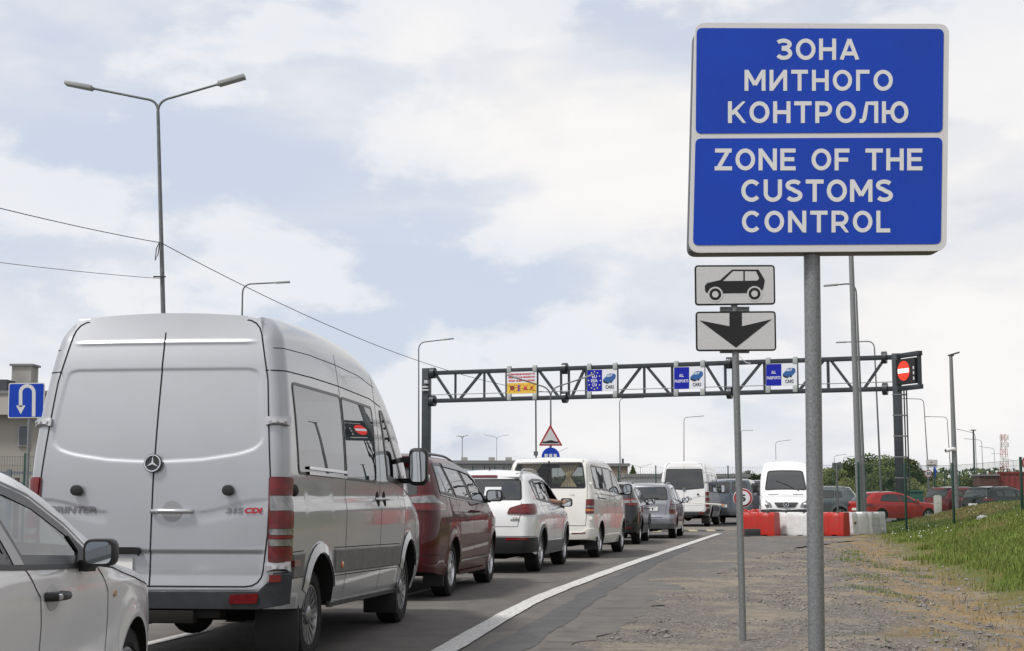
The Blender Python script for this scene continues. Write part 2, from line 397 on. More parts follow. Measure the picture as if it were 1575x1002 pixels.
# ---------------------------------------------------------------- vehicle body: one closed skin from a few profiles
class Car:
    def __init__(s, name, label, cat, loc, yaw, P, paintm, group=None, holes=(), rholes=(), fholes=()):
        """loc = ground point below the middle of the rear bumper, yaw degrees to the right of +Y"""
        s.root = empty(name, loc, label, cat, group, -R(yaw)); s.P = P; s.paint = paintm
        s.L = P['L']; s.sr = curve(P['rear']); s.fr = curve(P['front']); s.zt = curve(P['top']); s.zb0 = curve(P['bot'])
        s.hw = curve(P['hw']); s.pl = curve(P.get('plan', [(0, 1), (s.L, 1)]))
        s.rr, s.dr = P.get('rc', (.16, .13)); s.rf, s.df = P.get('fc', (.3, .2)); s.rt, s.dt = P.get('tc', (.16, .11))
        s.bulge = P.get('bulge', .04); s.crown = P.get('crown', .035); s.wheels = P['wheels']; s.Ra = P['Ra']; s.flare = P.get('flare', .0)
        s.ztr = s.zt(s.sr(9))
        s.body(holes, rholes, fholes); s.put_wheels()
    def w(s, u, z):
        b = s.hw(z) * s.pl(u)
        for c in s.wheels:
            d = math.hypot(u - c, z - s.P['zw']) - s.Ra
            if abs(d) < .14 and s.flare: b += s.flare * math.exp(-((d - .02) / .05) ** 2)
        a1 = max(0, min(1, 1 - (u - s.sr(z)) / s.rr)); a2 = max(0, min(1, 1 - (s.fr(z) - u) / s.rf))
        sl = min(1.6, abs(s.zt(u + .03) - s.zt(u - .03)) / .06)
        bb = max(0, min(1, 1 - (s.zt(u) - z) / (s.rt * (1 + .7 * sl))))
        a, da = (a1, s.dr) if a1 > a2 else (a2, s.df)
        q = a * a + bb * bb
        if q <= 0: return b
        d = (da * a * a + s.dt * bb * bb) / q; q = min(1, q)
        return b - d * (1 - math.sqrt(1 - q))
    def zbot(s, u):
        z = s.zb0(u)
        for c in s.wheels:
            e = s.Ra ** 2 - (u - c) ** 2
            if e > 0: z = max(z, s.P['zw'] + math.sqrt(e))
        return z
    def body(s, holes, rholes, fholes):
        L = s.L; zw = s.P['zw']
        st = set()
        for i in range(9): a = i / 8 * math.pi / 2; st.add(round(s.rr * (1 - math.cos(a)), 4)); st.add(round(L - s.rf * (1 - math.cos(a)), 4))
        for c in s.wheels:
            for i in range(19): st.add(round(c - s.Ra * math.cos(math.pi * i / 18), 4))
            for d in (.004, .03, .07, .11): st.add(round(c - s.Ra - d, 4)); st.add(round(c + s.Ra + d, 4))
        st = sorted(x for x in st if 0 <= x <= L); ss = [st[0]]
        for x in st[1:]:
            gap = x - ss[-1]
            if gap < .0025: continue
            m = max(1, int(math.ceil(gap / s.P.get('ds', .05)))); b = ss[-1]
            for j in range(1, m + 1): ss.append(b + gap * j / m)
        ss[-1] = L
        NV = s.P.get('nv', 34); vs = [ (1 - math.cos(math.pi * (i / NV) ** 0.85)) / 2 * .55 + i / NV * .45 for i in range(NV + 1)]
        Lr = s.wheels[0] - s.Ra - .02; Lf = L - (s.wheels[-1] + s.Ra + .02)
        def place(S, v):
            u = S
            for _ in range(6):
                zb = s.zbot(S); z = zb + v * (max(s.zt(u), zb + .02) - zb)
                k = sstep(zw + s.Ra * .9, zw + s.Ra + .5, z)
                o = s.sr(z); Lz = lerp(Lr, L * .5, k); u = S
                if S < Lz: u = o + S * (1 - o / Lz)
                o = L - s.fr(z); Lz = lerp(Lf, L * .45, k); q = L - S
                if q < Lz: u = L - (o + q * (1 - o / Lz))
            return u, z
        V = []; Fc = []; MI = []
        ns = len(ss); grid = {}
        cell = {}
        for i, S in enumerate(ss):
            for j, v in enumerate(vs):
                u, z = place(S, v); y = s.w(u, z); cell[i, j] = (u, y, z)
                for sd in (1, -1): grid[i, j, sd] = len(V); V.append((sd * y, u, z))
        def hole(i, j, sd):
            u = sum(cell[i + a, j + b][0] for a in (0, 1) for b in (0, 1)) / 4; z = sum(cell[i + a, j + b][2] for a in (0, 1) for b in (0, 1)) / 4
            return any(inside(h, u, z) for h in holes)
        for i in range(ns - 1):
            for j in range(NV):
                if hole(i, j, 1): continue
                for sd in (1, -1):
                    q = [grid[i, j, sd], grid[i + 1, j, sd], grid[i + 1, j + 1, sd], grid[i, j + 1, sd]]
                    Fc.append(q if sd > 0 else q[::-1]); MI.append(0)
        M = s.P.get('mc', 14); dent = s.P.get('dent')
        # roof / bonnet / screen
        top = {}
        for i in range(ns):
            u, y, z = cell[i, NV]
            for m in range(M + 1):
                t = -1 + 2 * m / M
                if m == 0: top[i, m] = grid[i, NV, -1]
                elif m == M: top[i, m] = grid[i, NV, 1]
                else: top[i, m] = len(V); V.append((t * y, u, z + s.crown * (1 - t * t)))
        for i in range(ns - 1):
            for m in range(M):
                if fholes:
                    x = (V[top[i, m]][0] + V[top[i + 1, m + 1]][0]) / 2; u = (V[top[i, m]][1] + V[top[i + 1, m]][1]) / 2
                    if any(inside(h, u, x) for h in fholes): continue
                Fc.append([top[i, m], top[i, m + 1], top[i + 1, m + 1], top[i + 1, m]]); MI.append(0)
        # end caps
        for i, sg in ((0, 1), (ns - 1, -1)):
            cap = {}
            for j in range(NV + 1):
                u, y, z = cell[i, j]
                for m in range(M + 1):
                    t = -1 + 2 * m / M
                    if m == 0: cap[j, m] = grid[i, j, -1]
                    elif m == M: cap[j, m] = grid[i, j, 1]
                    elif j == NV: cap[j, m] = top[i, m]
                    else: cap[j, m] = len(V); V.append((t * y, u - sg * s.bulge * (1 - t * t) + (dent(t * y, z) if dent and sg > 0 else 0), z + s.crown * (1 - t * t) * max(0, (vs[j] - .9) / .1) ** 2))
            for j in range(NV):
                for m in range(M):
                    x = (V[cap[j, m]][0] + V[cap[j + 1, m + 1]][0]) / 2; z = (V[cap[j, m]][2] + V[cap[j + 1, m + 1]][2]) / 2
                    if sg > 0 and any(inside(h, x, z) for h in rholes): continue
                    q = [cap[j, m], cap[j + 1, m], cap[j + 1, m + 1], cap[j, m + 1]]
                    Fc.append(q[::-1] if sg > 0 else q); MI.append(0)
        # wheel housings and floor, dark
        for i in range(ns - 1):
            for sd in (1, -1):
                pass
        inn = {}
        for i in range(ns):
            u, y, z = cell[i, 0]
            for sd in (1, -1): inn[i, sd] = len(V); V.append((sd * max(.2, y - .30), u, z)); inn[i, sd, 2] = len(V); V.append((sd * max(.2, y - .30), u, min(z, s.zb0(u) + .02)))
        for i in range(ns - 1):
            for sd in (1, -1):
                for q in ([grid[i, 0, sd], inn[i, sd], inn[i + 1, sd], grid[i + 1, 0, sd]], [inn[i, sd], inn[i, sd, 2], inn[i + 1, sd, 2], inn[i + 1, sd]]):
                    Fc.append(q if sd > 0 else q[::-1]); MI.append(1)
            Fc.append([inn[i, 1, 2], inn[i, -1, 2], inn[i + 1, -1, 2], inn[i + 1, 1, 2]]); MI.append(1)
        me = mkmesh('body', V, Fc, [s.paint, DARK], 42, MI)
        s.bodyo = link('body', me, s.root)
    # ----- positions on the skin
    def S(s, u, z, sd=1, off=0.0):
        e = .004; p = Vector((s.w(u, z), u, z)); a = Vector((s.w(u + e, z), u + e, z)) - Vector((s.w(u - e, z), u - e, z)); b = Vector((s.w(u, z + e), u, z + e)) - Vector((s.w(u, z - e), u, z - e))
        n = a.cross(b).normalized()
        if n.x < 0: n = -n
        p = p + n * off; return (sd * p.x, p.y, p.z)
    def yf(s, z, end='r'):
        return s.w(s.sr(z), z) if end == 'r' else s.w(s.fr(z), z)
    def E0(s, y, z, end):
        sg = 1 if y >= 0 else -1; c = abs(y); f = s.yf(z, end)
        rr, dd = (s.rr, s.dr) if end == 'r' else (s.rf, s.df); e = s.sr(z) if end == 'r' else s.fr(z); k = 1 if end == 'r' else -1
        q = math.pi / 4 * (rr + dd) * 1.05
        if c <= f:
            dn = s.P.get('dent'); return Vector((sg * c, e - k * s.bulge * (1 - (c / f) ** 2) + (dn(sg * c, z) if dn and k > 0 else 0), z))
        c -= f
        if c < q: u = e + k * rr * (1 - math.cos(c / q * math.pi / 2))
        else: u = e + k * (rr + c - q)
        return Vector((sg * s.w(u, z), u, z))
    def E(s, y, z, off=0.0, end='r'):
        p = s.E0(y, z, end); h = .006
        n = (s.E0(y + h, z, end) - s.E0(y - h, z, end)).cross(s.E0(y, z + h, end) - s.E0(y, z - h, end)).normalized()
        k = -1 if end == 'r' else 1
        if n.dot(Vector((p.x * .6, k, 0))) < 0: n = -n
        return tuple(p + n * off)
    def T(s, u, x, off=0.0):
        def q(u, x):
            z = s.zt(u); y = s.w(u, z); return Vector((x, u, z + s.crown * (1 - min(1, abs(x) / y) ** 2)))
        h = .005; n = (q(u, x + h) - q(u, x - h)).cross(q(u + h, x) - q(u - h, x)).normalized()
        if n.z < 0: n = -n
        return tuple(q(u, x) + n * off)
    def fn(s, face, sd=1):
        return {'S': lambda u, z, o: s.S(u, z, sd, o), 'R': lambda u, z, o: s.E(u, z, o, 'r'), 'F': lambda u, z, o: s.E(u, z, o, 'f'), 'T': lambda u, x, o: s.T(u, x, o)}[face]
    def orient(s, V, F_, f, p):
        a0, a1, a2 = (Vector(V[i]) for i in F_[0][:3]); k = (a1 - a0).cross(a2 - a0); o = Vector(f(p[0], p[1], .05)) - Vector(f(p[0], p[1], 0))
        return [q[::-1] for q in F_] if k.dot(o) < 0 else F_
    # ----- parts laid on the skin
    def patch(s, name, face, poly, m, off=.004, h=.06, sd=1, parent=None, edge=.0, label=None, base=-.004, res=.04, smooth=40):
        """a panel that follows the skin, standing off it, with closed edges; edge > 0 gives it sloped shoulders"""
        f = s.fn(face, sd); p = ccw(resample(poly, res))
        top = offset(p, edge) if edge else p
        v, t = fill(top, h); V = [f(a[0], a[1], off) for a in v]; n = len(p); b = len(V)
        V += [f(a[0], a[1], base) for a in p] + [f(a[0], a[1], off) for a in top]
        F_ = [tuple(q) for q in t] + [(b + i, b + (i + 1) % n, b + n + (i + 1) % n, b + n + i) for i in range(n)]
        # orient outwards
        a0, a1, a2 = (Vector(V[i]) for i in t[0]); c = (a1 - a0).cross(a2 - a0); outw = Vector(f(v[t[0][0]][0], v[t[0][0]][1], off + .05)) - a0
        if c.dot(outw) < 0: F_ = [q[::-1] for q in F_]
        me = mkmesh(name, V, F_, m, smooth); o = link(name, me, parent or s.root)
        if label: o['label'] = label
        return o
    def line(s, name, face, pts, m, width=.008, off=.0015, sd=1, closed=False, parent=None, res=.04, base=None):
        f = s.fn(face, sd); pl = resample(pts, res, closed); a, b = ribbon(pl, width, closed); n = len(pl)
        V = [f(*q, off) for q in a] + [f(*q, off) for q in b]
        F_ = [(i, (i + 1) % n, n + (i + 1) % n, n + i) for i in range(n if closed else n - 1)]
        F_ = s.orient(V, F_, f, pl[0])
        if base is not None:
            V += [f(*q, base) for q in a] + [f(*q, base) for q in b]
            for i in range(n if closed else n - 1): j = (i + 1) % n; F_ += [(2 * n + i, 2 * n + j, j, i), (n + i, n + j, 3 * n + j, 3 * n + i)]
        return link(name, mkmesh(name, V, F_, m, 40), parent or s.root)
    def lines(s, name, items, m, width=.008, off=.0015, parent=None):
        """each gap a part: items = (face, sd, points, closed)"""
        for face, sd, pts, closed in items:
            V = []; F_ = []
            f = s.fn(face, sd); pl = resample(pts, s.P.get('res', .04), closed); a, b = ribbon(pl, width, closed); n = len(pl); o = len(V)
            V += [f(*q, off) for q in a] + [f(*q, off) for q in b]
            F_ += s.orient(V, [(o + i, o + (i + 1) % n, o + n + (i + 1) % n, o + n + i) for i in range(n if closed else n - 1)], f, pl[0])
            link(name, mkmesh(name, V, F_, m, 40), parent or s.root)
    def window(s, face, poly, m, sd=1, frame=.03, r=.04, name='window', off=.003, fm=None, label=None, foff=.006, proud=None):
        p = rpoly(poly, r); o = s.patch(name, face, p, m, off, .12 if face == 'S' else .055, sd, base=off - .002, label=label)
        if frame: s.line('frame', face, offset(ccw(resample(p, .04)), frame / 2 - .008), fm or GASKET, frame, foff, sd, True, parent=o, base=0)
        return o
    def text(s, name, face, t, cx, cz, wd, ht, m, off=.006, sd=1, bold=.02, slant=0.0, parent=None, flip=1):
        f = s.fn(face, sd); v, fc, w0 = text2d(t, bold); P = [(cx + flip * (p[0] * wd / w0 + slant * p[1] * ht), cz + p[1] * ht) for p in v]
        return link(name, mkmesh(name, [f(*q, off) for q in P], fc, m, 0), parent or s.root)
    def put_wheels(s):
        Pw = s.P; ty, ri, di = wheel_meshes(Pw['Rw'], Pw.get('ww', .22), Pw.get('rim', 'alloy5'))
        for c in s.wheels:
            for sd in (1, -1):
                x = s.hw(Pw['Rw'] + .1) * s.pl(c) - Pw.get('ww', .22) / 2 - Pw.get('winset', .02)
                t = link('wheel', ty, s.root, (sd * x, c, Pw['Rw']), (0, 0, 0 if sd > 0 else math.pi))
                t.rotation_euler = (random.random() * 0, 0, 0 if sd > 0 else math.pi)
                link('rim', ri, t); link('brake_disc', di, t)
    def part(s, g, name, m, bevel=.0, parent=None, smooth=35, label=None):
        o = g.obj(name, m, parent or s.root, bevel=bevel, smooth=smooth)
        if label: o['label'] = label
        return o
    def mirror(s, u, z, sd=1, size=(.20, .15, .13), m=None, reach=.14, tall=False, ind=None):
        """door mirror: housing with glass on its rear side, on a foot"""
        y = s.w(u, z) + reach; wd, ht, dp = size; g = G()
        g.prism(rpoly(rect(-wd / 2, -ht / 2, wd / 2, ht / 2), min(wd, ht) * .34), lambda a, b, d: (sd * (y + a), u + d, z + b + .02), -dp * .3, dp * .25)
        k = len(g.v) // 2
        g2 = G(); q = rpoly(rect(-wd / 2, -ht / 2, wd / 2, ht / 2), min(wd, ht) * .34)
        V = []; rings = [(.93, -dp * .42), (1.0, -dp * .34), (1.0, dp * .05), (.82, dp * .42), (.45, dp * .58)]
        for sc, d in rings: V += [(sd * (y + a * sc), u + d, z + .02 + b * sc) for a, b in q]
        n = len(q); F_ = [(i * n + j, i * n + (j + 1) % n, (i + 1) * n + (j + 1) % n, (i + 1) * n + j) for i in range(len(rings) - 1) for j in range(n)] + [tuple(range((len(rings) - 1) * n, len(rings) * n)), tuple(range(n))[::-1]]
        g2.add(V, F_); fz = z - ht * .32
        g2.bar((sd * (y - reach - .03), u + .03, fz), (sd * (y - wd * .3), u, fz), .06, .05)
        if tall: g2.bar((sd * (y - reach - .03), u + .03, z + ht * .25), (sd * (y - wd * .3), u, z + ht * .2), .05, .05)
        o = s.part(g2, 'mirror', m or BLACK, smooth=50)
        g3 = G(); g3.prism([(a * .80, b * .80) for a, b in q], lambda a, b, d: (sd * (y + a), u - dp * .42 + d, z + .02 + b), -.004, 0.0)
        s.part(g3, 'mirror_glass', MIRROR, parent=o)
        if ind: s.part(G().box((sd * (y + wd / 2), u + dp * .1, z - ht * .25), (.02, dp * .5, .07)), 'indicator', ind, .008, parent=o)
        return o
    def handle(s, u, z, sd=1, m=None, ln=.17):
        x = s.w(u, z); g = G(); g.tube([(sd * (x + .0), u - ln / 2, z), (sd * (x + .035), u - ln / 2 + .02, z), (sd * (x + .04), u, z), (sd * (x + .035), u + ln / 2 - .02, z), (sd * x, u + ln / 2, z)], .013, 8)
        return s.part(g, 'door_handle', m or s.paint, smooth=60)
    def rail(s, u0, u1, x, sd, m, h=.05):
        g = G(); pts = []
        for i in range(13):
            t = i / 12; u = lerp(u0, u1, t); k = min(1, min(t, 1 - t) / .12); pts.append((sd * x, u, s.zt(u) + s.crown * .25 + h * sstep(0, 1, k) - .02))
        g.tube(pts, .017, 8); return s.part(g, 'roof_rail', m, smooth=60)
    def plate(s, y, z, txt, end='r', wd=.52, ht=.11, off=.02):
        f = s.fn('R' if end == 'r' else 'F'); g = G(); k = 1 if end == 'r' else -1
        solid(g, rpoly(rect(y - wd / 2, z - ht / 2, y + wd / 2, z + ht / 2), .01), f, .0, off, .1); o = s.part(g, 'number_plate', PLATE)
        if txt:
            g = G(); lettering(g, txt, y, z, wd * .8, ht * .62, lambda a, b, d: f(k * (a - y) + y, b, off + .002), .01); s.part(g, 'plate_text', INK, parent=o)
        return o
def seatrow(c, us, xs, z0, zh, m=SEATM, wd=.46, back=.62):
    for u in us:
        for x in xs:
            g = G(); g.box((x, u + .22, z0), (wd, .48, .16)); g.box((x, u, z0 + back / 2), (wd, .14, back), Matrix.Rotation(R(10), 3, 'X')); g.box((x, u - .07, z0 + back + .10), (wd * .55, .10, .19))
            c.part(g, 'seat', m, .03)
# ---------------------------------------------------------------- vehicles
def star_badge(c, face, cy, cz, r, off, ring=True):
    e_ = 'r' if face == 'R' else 'f'; p0 = c.E0(cy, cz - .15, e_); p1 = c.E0(cy, cz + .15, e_); tz = (p1 - p0) / .3; k_ = -1 if e_ == 'r' else 1; pm_ = Vector(c.E(cy, cz, 0, e_)); pm_.y = min(pm_.y, p0.y, p1.y) if k_ < 0 else max(pm_.y, p0.y, p1.y)
    nn_ = Vector((0, k_, -k_ * tz.y)).normalized(); f = lambda y, z, d=0.0: tuple(pm_ + Vector((y - cy, 0, 0)) + tz * (z - cz) + nn_ * d); g = G(); g2 = G()
    solid(g, circle(cy, cz, r), f, off - .012, off, .1); o = c.part(g, 'emblem', INK)
    pts = []
    for i in range(6):
        a = math.pi / 2 + i * math.pi / 3; q = r * .80 if i % 2 == 0 else r * .13; pts.append((cy + q * math.cos(a), cz + q * math.sin(a)))
    solid(g2, pts, f, off, off + .006)
    if ring:
        n = 32; V = [f(cy + rr_ * math.cos(2 * math.pi * i / n), cz + rr_ * math.sin(2 * math.pi * i / n), off + .006) for rr_ in (r * .80, r * .93) for i in range(n)]
        g2.add(V, [(i, (i + 1) % n, n + (i + 1) % n, n + i) for i in range(n)])
    c.part(g2, 'emblem_star', CHROME, parent=o, smooth=0); return o

VAN = dict(L=5.91, rear=[(.3, .03), (.6, 0), (1.0, .01), (1.4, .03), (2.2, .15), (2.62, .25)], front=[(.3, 5.84), (.6, 5.91), (.85, 5.89), (1.1, 5.78)],
    top=[(.2, 2.575), (.7, 2.615), (1.8, 2.63), (2.7, 2.595), (3.2, 2.52), (3.7, 2.33), (4.1, 2.05), (4.5, 1.70), (4.86, 1.36), (5.02, 1.27), (5.5, 1.13), (5.8, 1.0), (5.91, .9)],
    bot=[(0, .47), (.5, .44), (1.3, .40), (4, .34), (5.9, .28)],
    hw=[(.3, .90), (.45, .955), (.65, .985), (.85, .985), (1.0, .99), (1.14, .992), (1.21, .982), (1.26, .972), (1.4, .975), (1.75, .955), (2.1, .915), (2.4, .865), (2.62, .80)],
    plan=[(0, .995), (1.5, 1), (4.3, 1), (4.9, .98), (5.4, .95), (5.9, .90)], rc=(.13, .12), fc=(.42, .26), tc=(.17, .10), bulge=.025, crown=.04,
    wheels=(.98, 4.62), Ra=.455, zw=.37, Rw=.355, ww=.225, rim='hubcap', flare=.022, winset=.03)
PAN = [(-.05, 1.508), (.05, 1.508), (.35, 1.522), (.62, 1.562), (.74, 1.60), (.795, 1.66), (.79, 1.76), (.735, 2.12), (.715, 2.175), (.66, 2.19), (-.66, 2.19), (-.715, 2.175), (-.735, 2.12), (-.79, 1.76), (-.795, 1.66), (-.74, 1.60), (-.62, 1.562), (-.35, 1.522)]
PAN = ccw(resample(rpoly(PAN, .05), .04))
def sdist(poly, x, y):
    d = 9.0; k = len(poly)
    for i in range(k):
        ax, ay = poly[i]; bx, by = poly[(i + 1) % k]; ux, uy = bx - ax, by - ay; t = max(0, min(1, ((x - ax) * ux + (y - ay) * uy) / (ux * ux + uy * uy + 1e-9))); d = min(d, math.hypot(x - ax - t * ux, y - ay - t * uy))
    return d if inside(poly, x, y) else -d
def van_dent(y, z):
    v = 0.0
    if 1.45 < z < 2.25 and abs(y) < .84: d = sdist(PAN, y, z); v += .007 * sstep(-.008, .014, d)
    if abs(y) < .72: v += -.007 * math.exp(-((z - 2.39) / .012) ** 2) * sstep(.72, .60, abs(y)) * -1 * -1
    v += .012 * sstep(.874, .864, z) * sstep(.85, .80, abs(y)) if z > .7 else .012 * sstep(.60, .72, z) * sstep(.85, .80, abs(y))
    zc = 1.150 + .085 * sstep(.33, .80, abs(y))                     # pressed swoosh over the badges
    if .30 < abs(y) < .84: v += .004 * sstep(zc + .006, zc - .006, z) * sstep(zc - .10, zc - .03, z) * sstep(.31, .37, abs(y))
    return v
def panel_van(name, label, loc, yaw, pm, group=None, near=False, front=False, rearwin=False, lowm=None):
    W1 = [(.38, 1.43), (1.835, 1.41), (1.835, 2.095), (.36, 2.10)]; W2 = [(1.885, 1.405), (3.06, 1.385), (3.06, 2.07), (1.885, 2.09)]
    W3 = [(3.56, 1.42), (4.34, 1.35), (3.52, 2.06), (3.40, 2.06)]
    hol = [offset(ccw(resample(rpoly(x, .05), .05)), .012) for x in (W1, W2, W3)] if near else ()
    WS = [(3.62, -.66), (3.62, .66), (4.72, .80), (4.72, -.80)]
    c = Car(name, label, 'van', loc, yaw, dict(VAN, dent=van_dent, mc=130, nv=220, res=.012) if near else VAN, pm, group, holes=hol, fholes=[[(3.98, -.62), (3.98, .62), (4.71, .75), (4.71, -.75)]] if near else ())
    low = lowm or mat('sill_grey', (0.085, 0.085, 0.085), 0.42, 0.2, rvar=.1)
    bump = mat('bumper_grey', (0.028, 0.031, 0.036), 0.5, spec=0.4, var=.25, vscale=5, bump=.03, bscale=300)
    sides = (1, -1)
    for sd in sides:
        gm = TINT if near else DGLASS
        o = c.window('S', W1, gm, sd, .022, .06); c.window('S', W2, gm, sd, .022, .06); c.window('S', W3, GLASS if near else DGLASS, sd, .05, .05)
        if near and sd > 0:
            g = G()
            for z in (1.435, 1.475): g.add(*strip3(c, [(.62, z), (1.2, z - .008), (1.84, z - .018)], .022, .022, sd))
            c.part(g, 'slide_rail', CHROME)
        c.lines('panel_gap', [('S', sd, [(1.86, .46), (1.86, 1.0), (1.86, 1.8), (1.86, 2.45)], False), ('S', sd, [(3.24, .40), (3.24, 1.2), (3.24, 2.12), (3.24, 2.40)], False), ('S', sd, [(.12, 2.175), (1.0, 2.185), (1.85, 2.18), (3.05, 2.15), (3.5, 2.10)], False),
                              ('S', sd, [(4.36, 1.3), (4.40, .95), (4.36, .84)], False), ('S', sd, [(4.86, 1.25), (4.5, 1.30), (4.36, 1.33)], False)], SEAM, .009)
        c.lines('roof_crease', [('S', sd, [(.20, 2.345), (1.0, 2.365), (1.85, 2.36), (2.7, 2.335), (3.3, 2.27)], False)], SEAM, .006)
        m = low
        c.patch('side_moulding', 'S', [(.20, .665), (.50, .665), (.53, .85), (.19, .85)], m, .014, .1, sd, edge=.012)
        c.patch('side_moulding', 'S', [(1.44, .645), (4.12, .59), (4.16, .79), (1.47, .84)], m, .014, .1, sd, edge=.012)
        c.lines('sill_gap', [('S', sd, [(1.40, .63), (4.05, .575)], False), ('S', sd, [(.2, .86), (.52, .86)], False), ('S', sd, [(1.46, .852), (4.14, .80)], False)], SEAM, .007)
        c.patch('running_board', 'S', [(1.38, .39), (4.12, .335), (4.12, .375), (1.38, .43)], m, .02, .1, sd)
        for uc, ra in ((.98, c.Ra), (4.62, c.Ra)):      # wheel arch lips
            pts = [(uc + (ra + .045) * math.cos(t * math.pi / 16), c.P['zw'] + (ra + .045) * math.sin(t * math.pi / 16)) for t in range(2, 15)]
            c.line('arch_lip', 'S', pts, pm, .07, .010, sd, base=0)
        for u, ex in ((.47, 0), (4.10, .02)):           # mud flaps
            g = G(); g.box((sd * .80, u + ex, .33), (.33, .025, .40)); c.part(g, 'mud_flap', BLACK, .008)
        # tail lamp, wraps round the corner
        z0, z1 = .80, 1.395; ya = .862; yb = 1.075
        segs = [(.80, .905, REDLENS), (.912, .957, CLEARLENS), (.962, .985, REDLENS), (.99, 1.03, CLEARLENS), (1.035, 1.155, REDLENS), (1.16, 1.265, CLEARLENS), (1.27, 1.395, REDLENS)]
        base = c.patch('tail_light', 'R', rpoly([(sd * ya, z0 - .006), (sd * (yb + .006), z0 - .006), (sd * yb, z1 + .006), (sd * (ya - .012), z1 + .006)], .02), DREDLENS, .012, .03, res=.02)
        for a, b, lm in segs: c.patch('light_segment', 'R', rpoly([(sd * (ya + .008), a), (sd * (yb - .004), a), (sd * (yb - .006), b), (sd * (ya + .0), b)], .012), lm, .022, .03, parent=base, res=.02)
        for zz in (.765, 1.80):
            g = G(); f = c.fn('R'); yy = .90 if zz < 1 else .86
            solid(g, rpoly([(sd * (yy - .055), zz - .03), (sd * (yy + .13), zz - .035), (sd * (yy + .13), zz + .035), (sd * (yy - .055), zz + .03)], .01), f, 0, .03, .04)
            for dy in (-.02, .03, .09): g.cyl(f(sd * (yy + dy), zz, .03), f(sd * (yy + dy), zz, .038), .012, n=8)
            c.part(g, 'door_hinge', mat('hinge_metal', (0.5, 0.5, 0.51), .35, .8))
        if near:
            c.patch('side_marker', 'S', rpoly(rect(.17, .755, .33, .805), .015), DREDLENS, .03, .05, sd)
            g = G(); g.ell((sd * (c.w(.25, 1.305) + .005), .27, 1.305), (.03, .045, .045)); c.part(g, 'fuel_cap', BLACK)
            g = G(); g.ell((sd * (c.w(1.68, .70) + .016), 1.68, .705), (.012, .035, .03)); c.part(g, 'side_marker', AMBER)
        for u in (3.13, 3.42): c.handle(u, 1.235, sd, CHROME, .15); c.patch('handle_recess', 'S', circle(u, 1.235, .07), SEAM, .002, .05, sd) if near else None
        c.mirror(4.26, 1.53, sd, (.185, .37, .15), BLACK, .18, True, CLEARLENS)
    f = c.fn('R')
    # rear doors
    c.lines('door_gap', [('R', 1, rpoly([(-.815, .625), (.815, .625, .12), (.853, 1.0), (.860, 1.4), (.80, 2.1), (.70, 2.56, .12), (-.70, 2.56, .12), (-.80, 2.1), (-.86, 1.4), (-.853, 1.0)], .02), True), ('R', 1, [(0, .625), (0, 1.4), (0, 2.56)], False)], SEAM, .011, .002)
    if rearwin:
        c.window('R', [(-.80, 1.54), (.80, 1.54), (.80, 1.66), (.72, 2.33), (-.72, 2.33), (-.80, 1.66)], DGLASS, 1, .02, .06, off=.006)
        c.patch('window_lower_edge', 'R', [(-.79, 1.54), (0, 1.47), (.79, 1.54)], DGLASS, .006)
    else:
        for sd in sides if not near else ():
            c.patch('door_panel', 'R', rpoly([(sd * .035, 1.555), (sd * .035, 2.185), (sd * .70, 2.165, .10), (sd * .775, 1.72), (sd * .775, 1.66, .10)], .03), pm, .012, .06, edge=.03, base=0)
            c.line('door_crease', 'R', [(sd * .02, 1.505), (sd * .3, 1.508), (sd * .55, 1.54), (sd * .76, 1.60), (sd * .815, 1.70)], pm, .018, .007, base=0)
    if not near: c.line('door_crease', 'R', [(-.66, 2.395), (-.3, 2.405), (.3, 2.405), (.66, 2.39)], pm, .02, .010, base=-.002)
    for sd in sides:
        if near: pass
        else: c.line('door_crease', 'R', [(sd * .02, .868), (sd * .4, .87), (sd * .83, .885)], pm, .022, .008, base=0)
        if not near: c.line('door_crease', 'R', [(sd * .83, 1.235), (sd * .65, 1.225), (sd * .45, 1.195), (sd * .34, 1.155)], pm, .014, .008, base=0)
        g = G(); q = Vector(f(sd * .565, 1.305, 0)); g.lathe([(.034, .0), (.04, -.02), (.038, -.055), (.02, -.06), (0, -.06)], 18, 'y', q); c.part(g, 'door_stop', BLACK)
    star_badge(c, 'R', 0, 1.497, .067, .02)
    solid_p = G(); solid(solid_p, circle(.15, 1.155, .075), f, 0, .004, .05); c.part(solid_p, 'handle_recess', mat('recess_grey', (.3, .3, .31), .4, .5))
    g = G(); g.tube([f(.0, 1.155, .0), f(.015, 1.155, .035), f(.09, 1.155, .042), f(.20, 1.155, .042), f(.285, 1.155, .035), f(.30, 1.155, .0)], .017, 8); c.part(g, 'door_handle', CHROME, smooth=60)
    if near:
        BADGE = mat('badge_metal', (.20, .20, .21), .3, .8)
        c.text('model_name', 'R', 'SPRINTER', -.61, 1.165, .40, .05, BADGE, .010, bold=.03, slant=.25)
        c.text('engine_badge', 'R', '315', .61, 1.160, .12, .042, BADGE, .010, bold=.05, slant=.25); c.text('engine_badge', 'R', 'CDI', .745, 1.160, .125, .042, mat('badge_red', (.35, .01, .02), .3), .010, bold=.05, slant=.25)
        c.plate(-.385, .765, '', wd=.52, ht=.115); g = G(); solid(g, rpoly(rect(-.74, .85, -.07, .90), .02), f, 0, .05); c.part(g, 'plate_light_bar', BLACK)
    # rear bumper
    b = c.patch('bumper', 'R', [(-1.04, .735), (-1.02, .50), (-.8, .46), (0, .46), (.8, .46), (1.02, .50), (1.04, .735), (.90, .73), (.87, .68), (.80, .615), (0, .61), (-.80, .615), (-.87, .68), (-.90, .73)], bump, .055, .06, edge=.02, base=-.03, res=.03)
